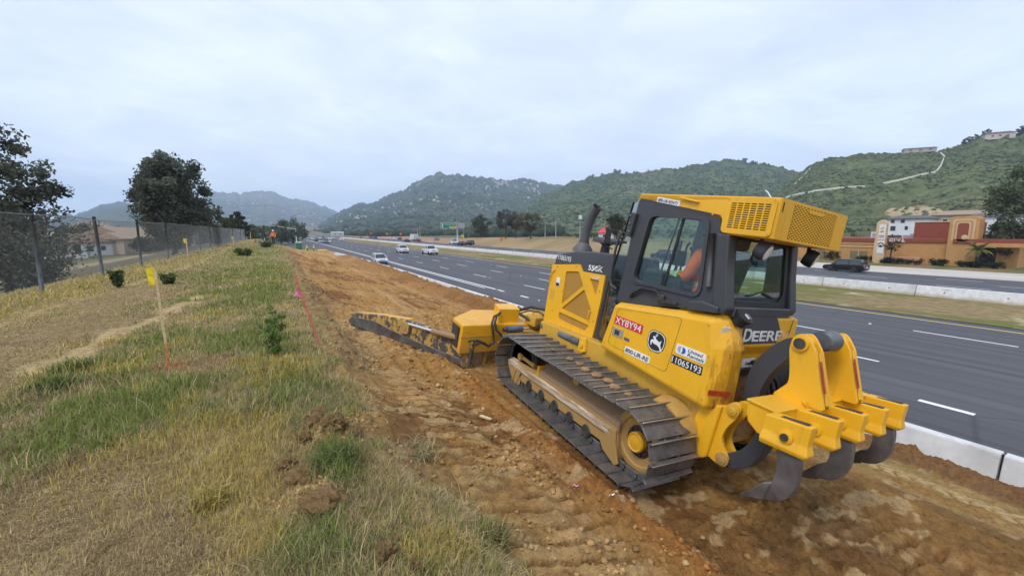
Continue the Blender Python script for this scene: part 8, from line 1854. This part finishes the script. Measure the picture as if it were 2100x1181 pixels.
# palm
PM = empty('palm_tree', (81.5, 17.6, 0), label='small yellow green palm in front of the building tower', cat='palm'); b = MB(); b.tube([(0, 0, -.2), (.03, .05, 1.0), (0, 0, 2.3)], [.22, .17, .13], 10); b.build('trunk', M_bark, PM)
rg = np.random.default_rng(9); Vp, Fp, Cp = [], [], []
for k in range(26):
    an = k * 2.4; el = rg.uniform(-.2, 1.2); ln = rg.uniform(1.1, 1.6); prev = np.array([0, 0, 2.3]); dr_ = np.array([math.cos(an) * math.cos(el), math.sin(an) * math.cos(el), math.sin(el)])
    for s in range(8):
        nx_ = prev + dr_ * ln / 8; dr_ = dr_ + np.array([0, 0, -.16]); dr_ /= np.linalg.norm(dr_); sd_ = np.cross(dr_, [0, 0, 1]); sd_ /= np.linalg.norm(sd_) + 1e-6
        for sg_ in (-1, 1):
            w_ = .32 * math.sin((s + 1) / 9 * math.pi) + .05; i0 = len(Vp); Vp += [prev, nx_, nx_ + sd_ * sg_ * w_ + dr_ * .15 + np.array([0, 0, -.12]), prev + sd_ * sg_ * w_ * .6 + dr_ * .15 + np.array([0, 0, -.1])]; Fp.append((i0, i0 + 1, i0 + 2, i0 + 3)); Cp += [[.16, .16, .045] if k % 3 else [.2, .17, .06]] * 4
        prev = nx_
me = np_mesh('crown', np.array(Vp), np.array(Fp)); set_col(me, 'leaf', np.array(Cp)); link('crown', me, M_leaf, PM)
# white houses on the slope, hilltop house, red roofed stand, pale roadside building
house('white_villa', (176, 53.5, 4.6), R(-88), 10, 9, 4.2, 1.1, M_wwall, M_gtile, 'white two storey house on the slope above the orange building, left one', [(-3.2, 3.4, 1.1, 1.2), (-.8, 3.4, 1.1, 1.2), (-3, 1.2, 1.4, 1.6), (.2, 1.3, .9, 1.3), (3.2, 1.3, 1.0, 1.3)], None, 2.2)
house('white_villa', (180, 36.5, 4.8), R(-88), 10, 9, 4.2, 1.1, M_wwall, M_gtile, 'white two storey house with a raised tower behind the right of the orange building', [(-2.5, 3.4, 1.2, 1.2), (1.5, 3.4, 1.2, 1.2), (-2.5, 1.2, 1.4, 1.5), (2, 1.2, 1.2, 1.5)], (0.5, 0), 2.2)
house('tan_villa', (186, 44.5, 6.5), R(-88), 12, 8, 3.4, 1.4, M_twall, M_ttile, 'tan house between the two white houses, half behind the tower', [(-3, 1.6, 1.2, 1.2), (3, 1.6, 1.2, 1.2)], None, 2)
a, r = H5.point(2046, 285); z = float(H5.z(np.array([a]), np.array([r]))[0]); house('hilltop_house', (r * math.sin(a), r * math.cos(a), z), R(-60), 20, 9, 4.5, 2.0, wallmat('pale pink stucco', (.55, .46, .42)), M_btile, 'pale house among trees on the skyline of the right hill', [(-5, 2.2, 2, 1.6), (0, 2.2, 2, 1.6), (5, 2.2, 2, 1.6)], None, 3)
a, r = H5.point(1884, 312); z = float(H5.z(np.array([a]), np.array([r]))[0]); house('hilltop_house', (r * math.sin(a), r * math.cos(a), z), R(-55), 26, 8, 3.2, 1.2, M_twall, M_gtile, 'long low house on the ridge line of the right hill', [(-8, 1.6, 3, 1.4), (0, 1.6, 3, 1.4), (8, 1.6, 3, 1.4)], None, 1)
a, _ = bearing(1243, 480); house('kiosk', (95, 95 / math.tan(a), gz(95, 95 / math.tan(a)) - .3), R(-50), 4.4, 4.4, 2.2, 1.9, M_wwall, simple('red metal roof', (.55, .05, .06), .5), 'small white kiosk with a bright red roof across the freeway', [(0, 1.2, 1.6, 1.0)], None, 1.9, 'kiosk')
a, _ = bearing(1190, 455); b = MB(); X_ = 88; r_ = empty('road_sign', (X_, X_ / math.tan(a), gz(X_, X_ / math.tan(a))), label='white square sign on a pole left of the exhaust stack', cat='road sign'); b.box((0, 0, 7.0), (1.3, .06, 1.3), .02, 1); b.build('sign_panel', M_white, r_); b = MB(); b.tube([(0, .08, 0), (0, .08, 7.5)], .09, 8); b.build('pole', M_galv, r_)
a, _ = bearing(692, 482); D_ = 520; house('roadside_building', (D_ * math.sin(a), D_ * math.cos(a), 0), 0, 13, 8, 3.6, .8, wallmat('pale block wall', (.6, .58, .48)), M_roofw, 'pale low building at the foot of the mountain', [(-3, 1.8, 1.6, 1.2), (3, 1.8, 1.6, 1.2)], None, 0)
# pale cut rock face above the white houses
t = NT('cut rock face'); p = t.pos(); a_ = t.noise(.5, 7, p, .75); t.set(base=t.ramp(a_, [(.3, (.2, .15, .08)), (.55, (.42, .32, .18)), (.75, (.5, .42, .28))]), rough=.95); t.bump(a_, 1.0, 1.0); M_rock = t.m
hill_patch('cut_slope', H5, [(1812, 424), (1950, 426), (1950, 456), (1812, 454)], M_rock)
# ---------------------------------------------------------------- air
hb = MB(); hb.box((0, 3900, 285), (16800, 9000, 600)); hz_ = hb.build('haze', None)
t = NT('haze air'); t.t.nodes.remove(t.b)
pv = t.n('ShaderNodeVolumePrincipled'); pv.inputs['Color'].default_value = (0.64, 0.8, 1.0, 1); pv.inputs['Density'].default_value = 0.00021; pv.inputs['Anisotropy'].default_value = 0.0
t.l(pv.outputs[0], t.out.inputs['Volume']); hz_.data.materials.append(t.m); tag(hz_, kind='stuff')
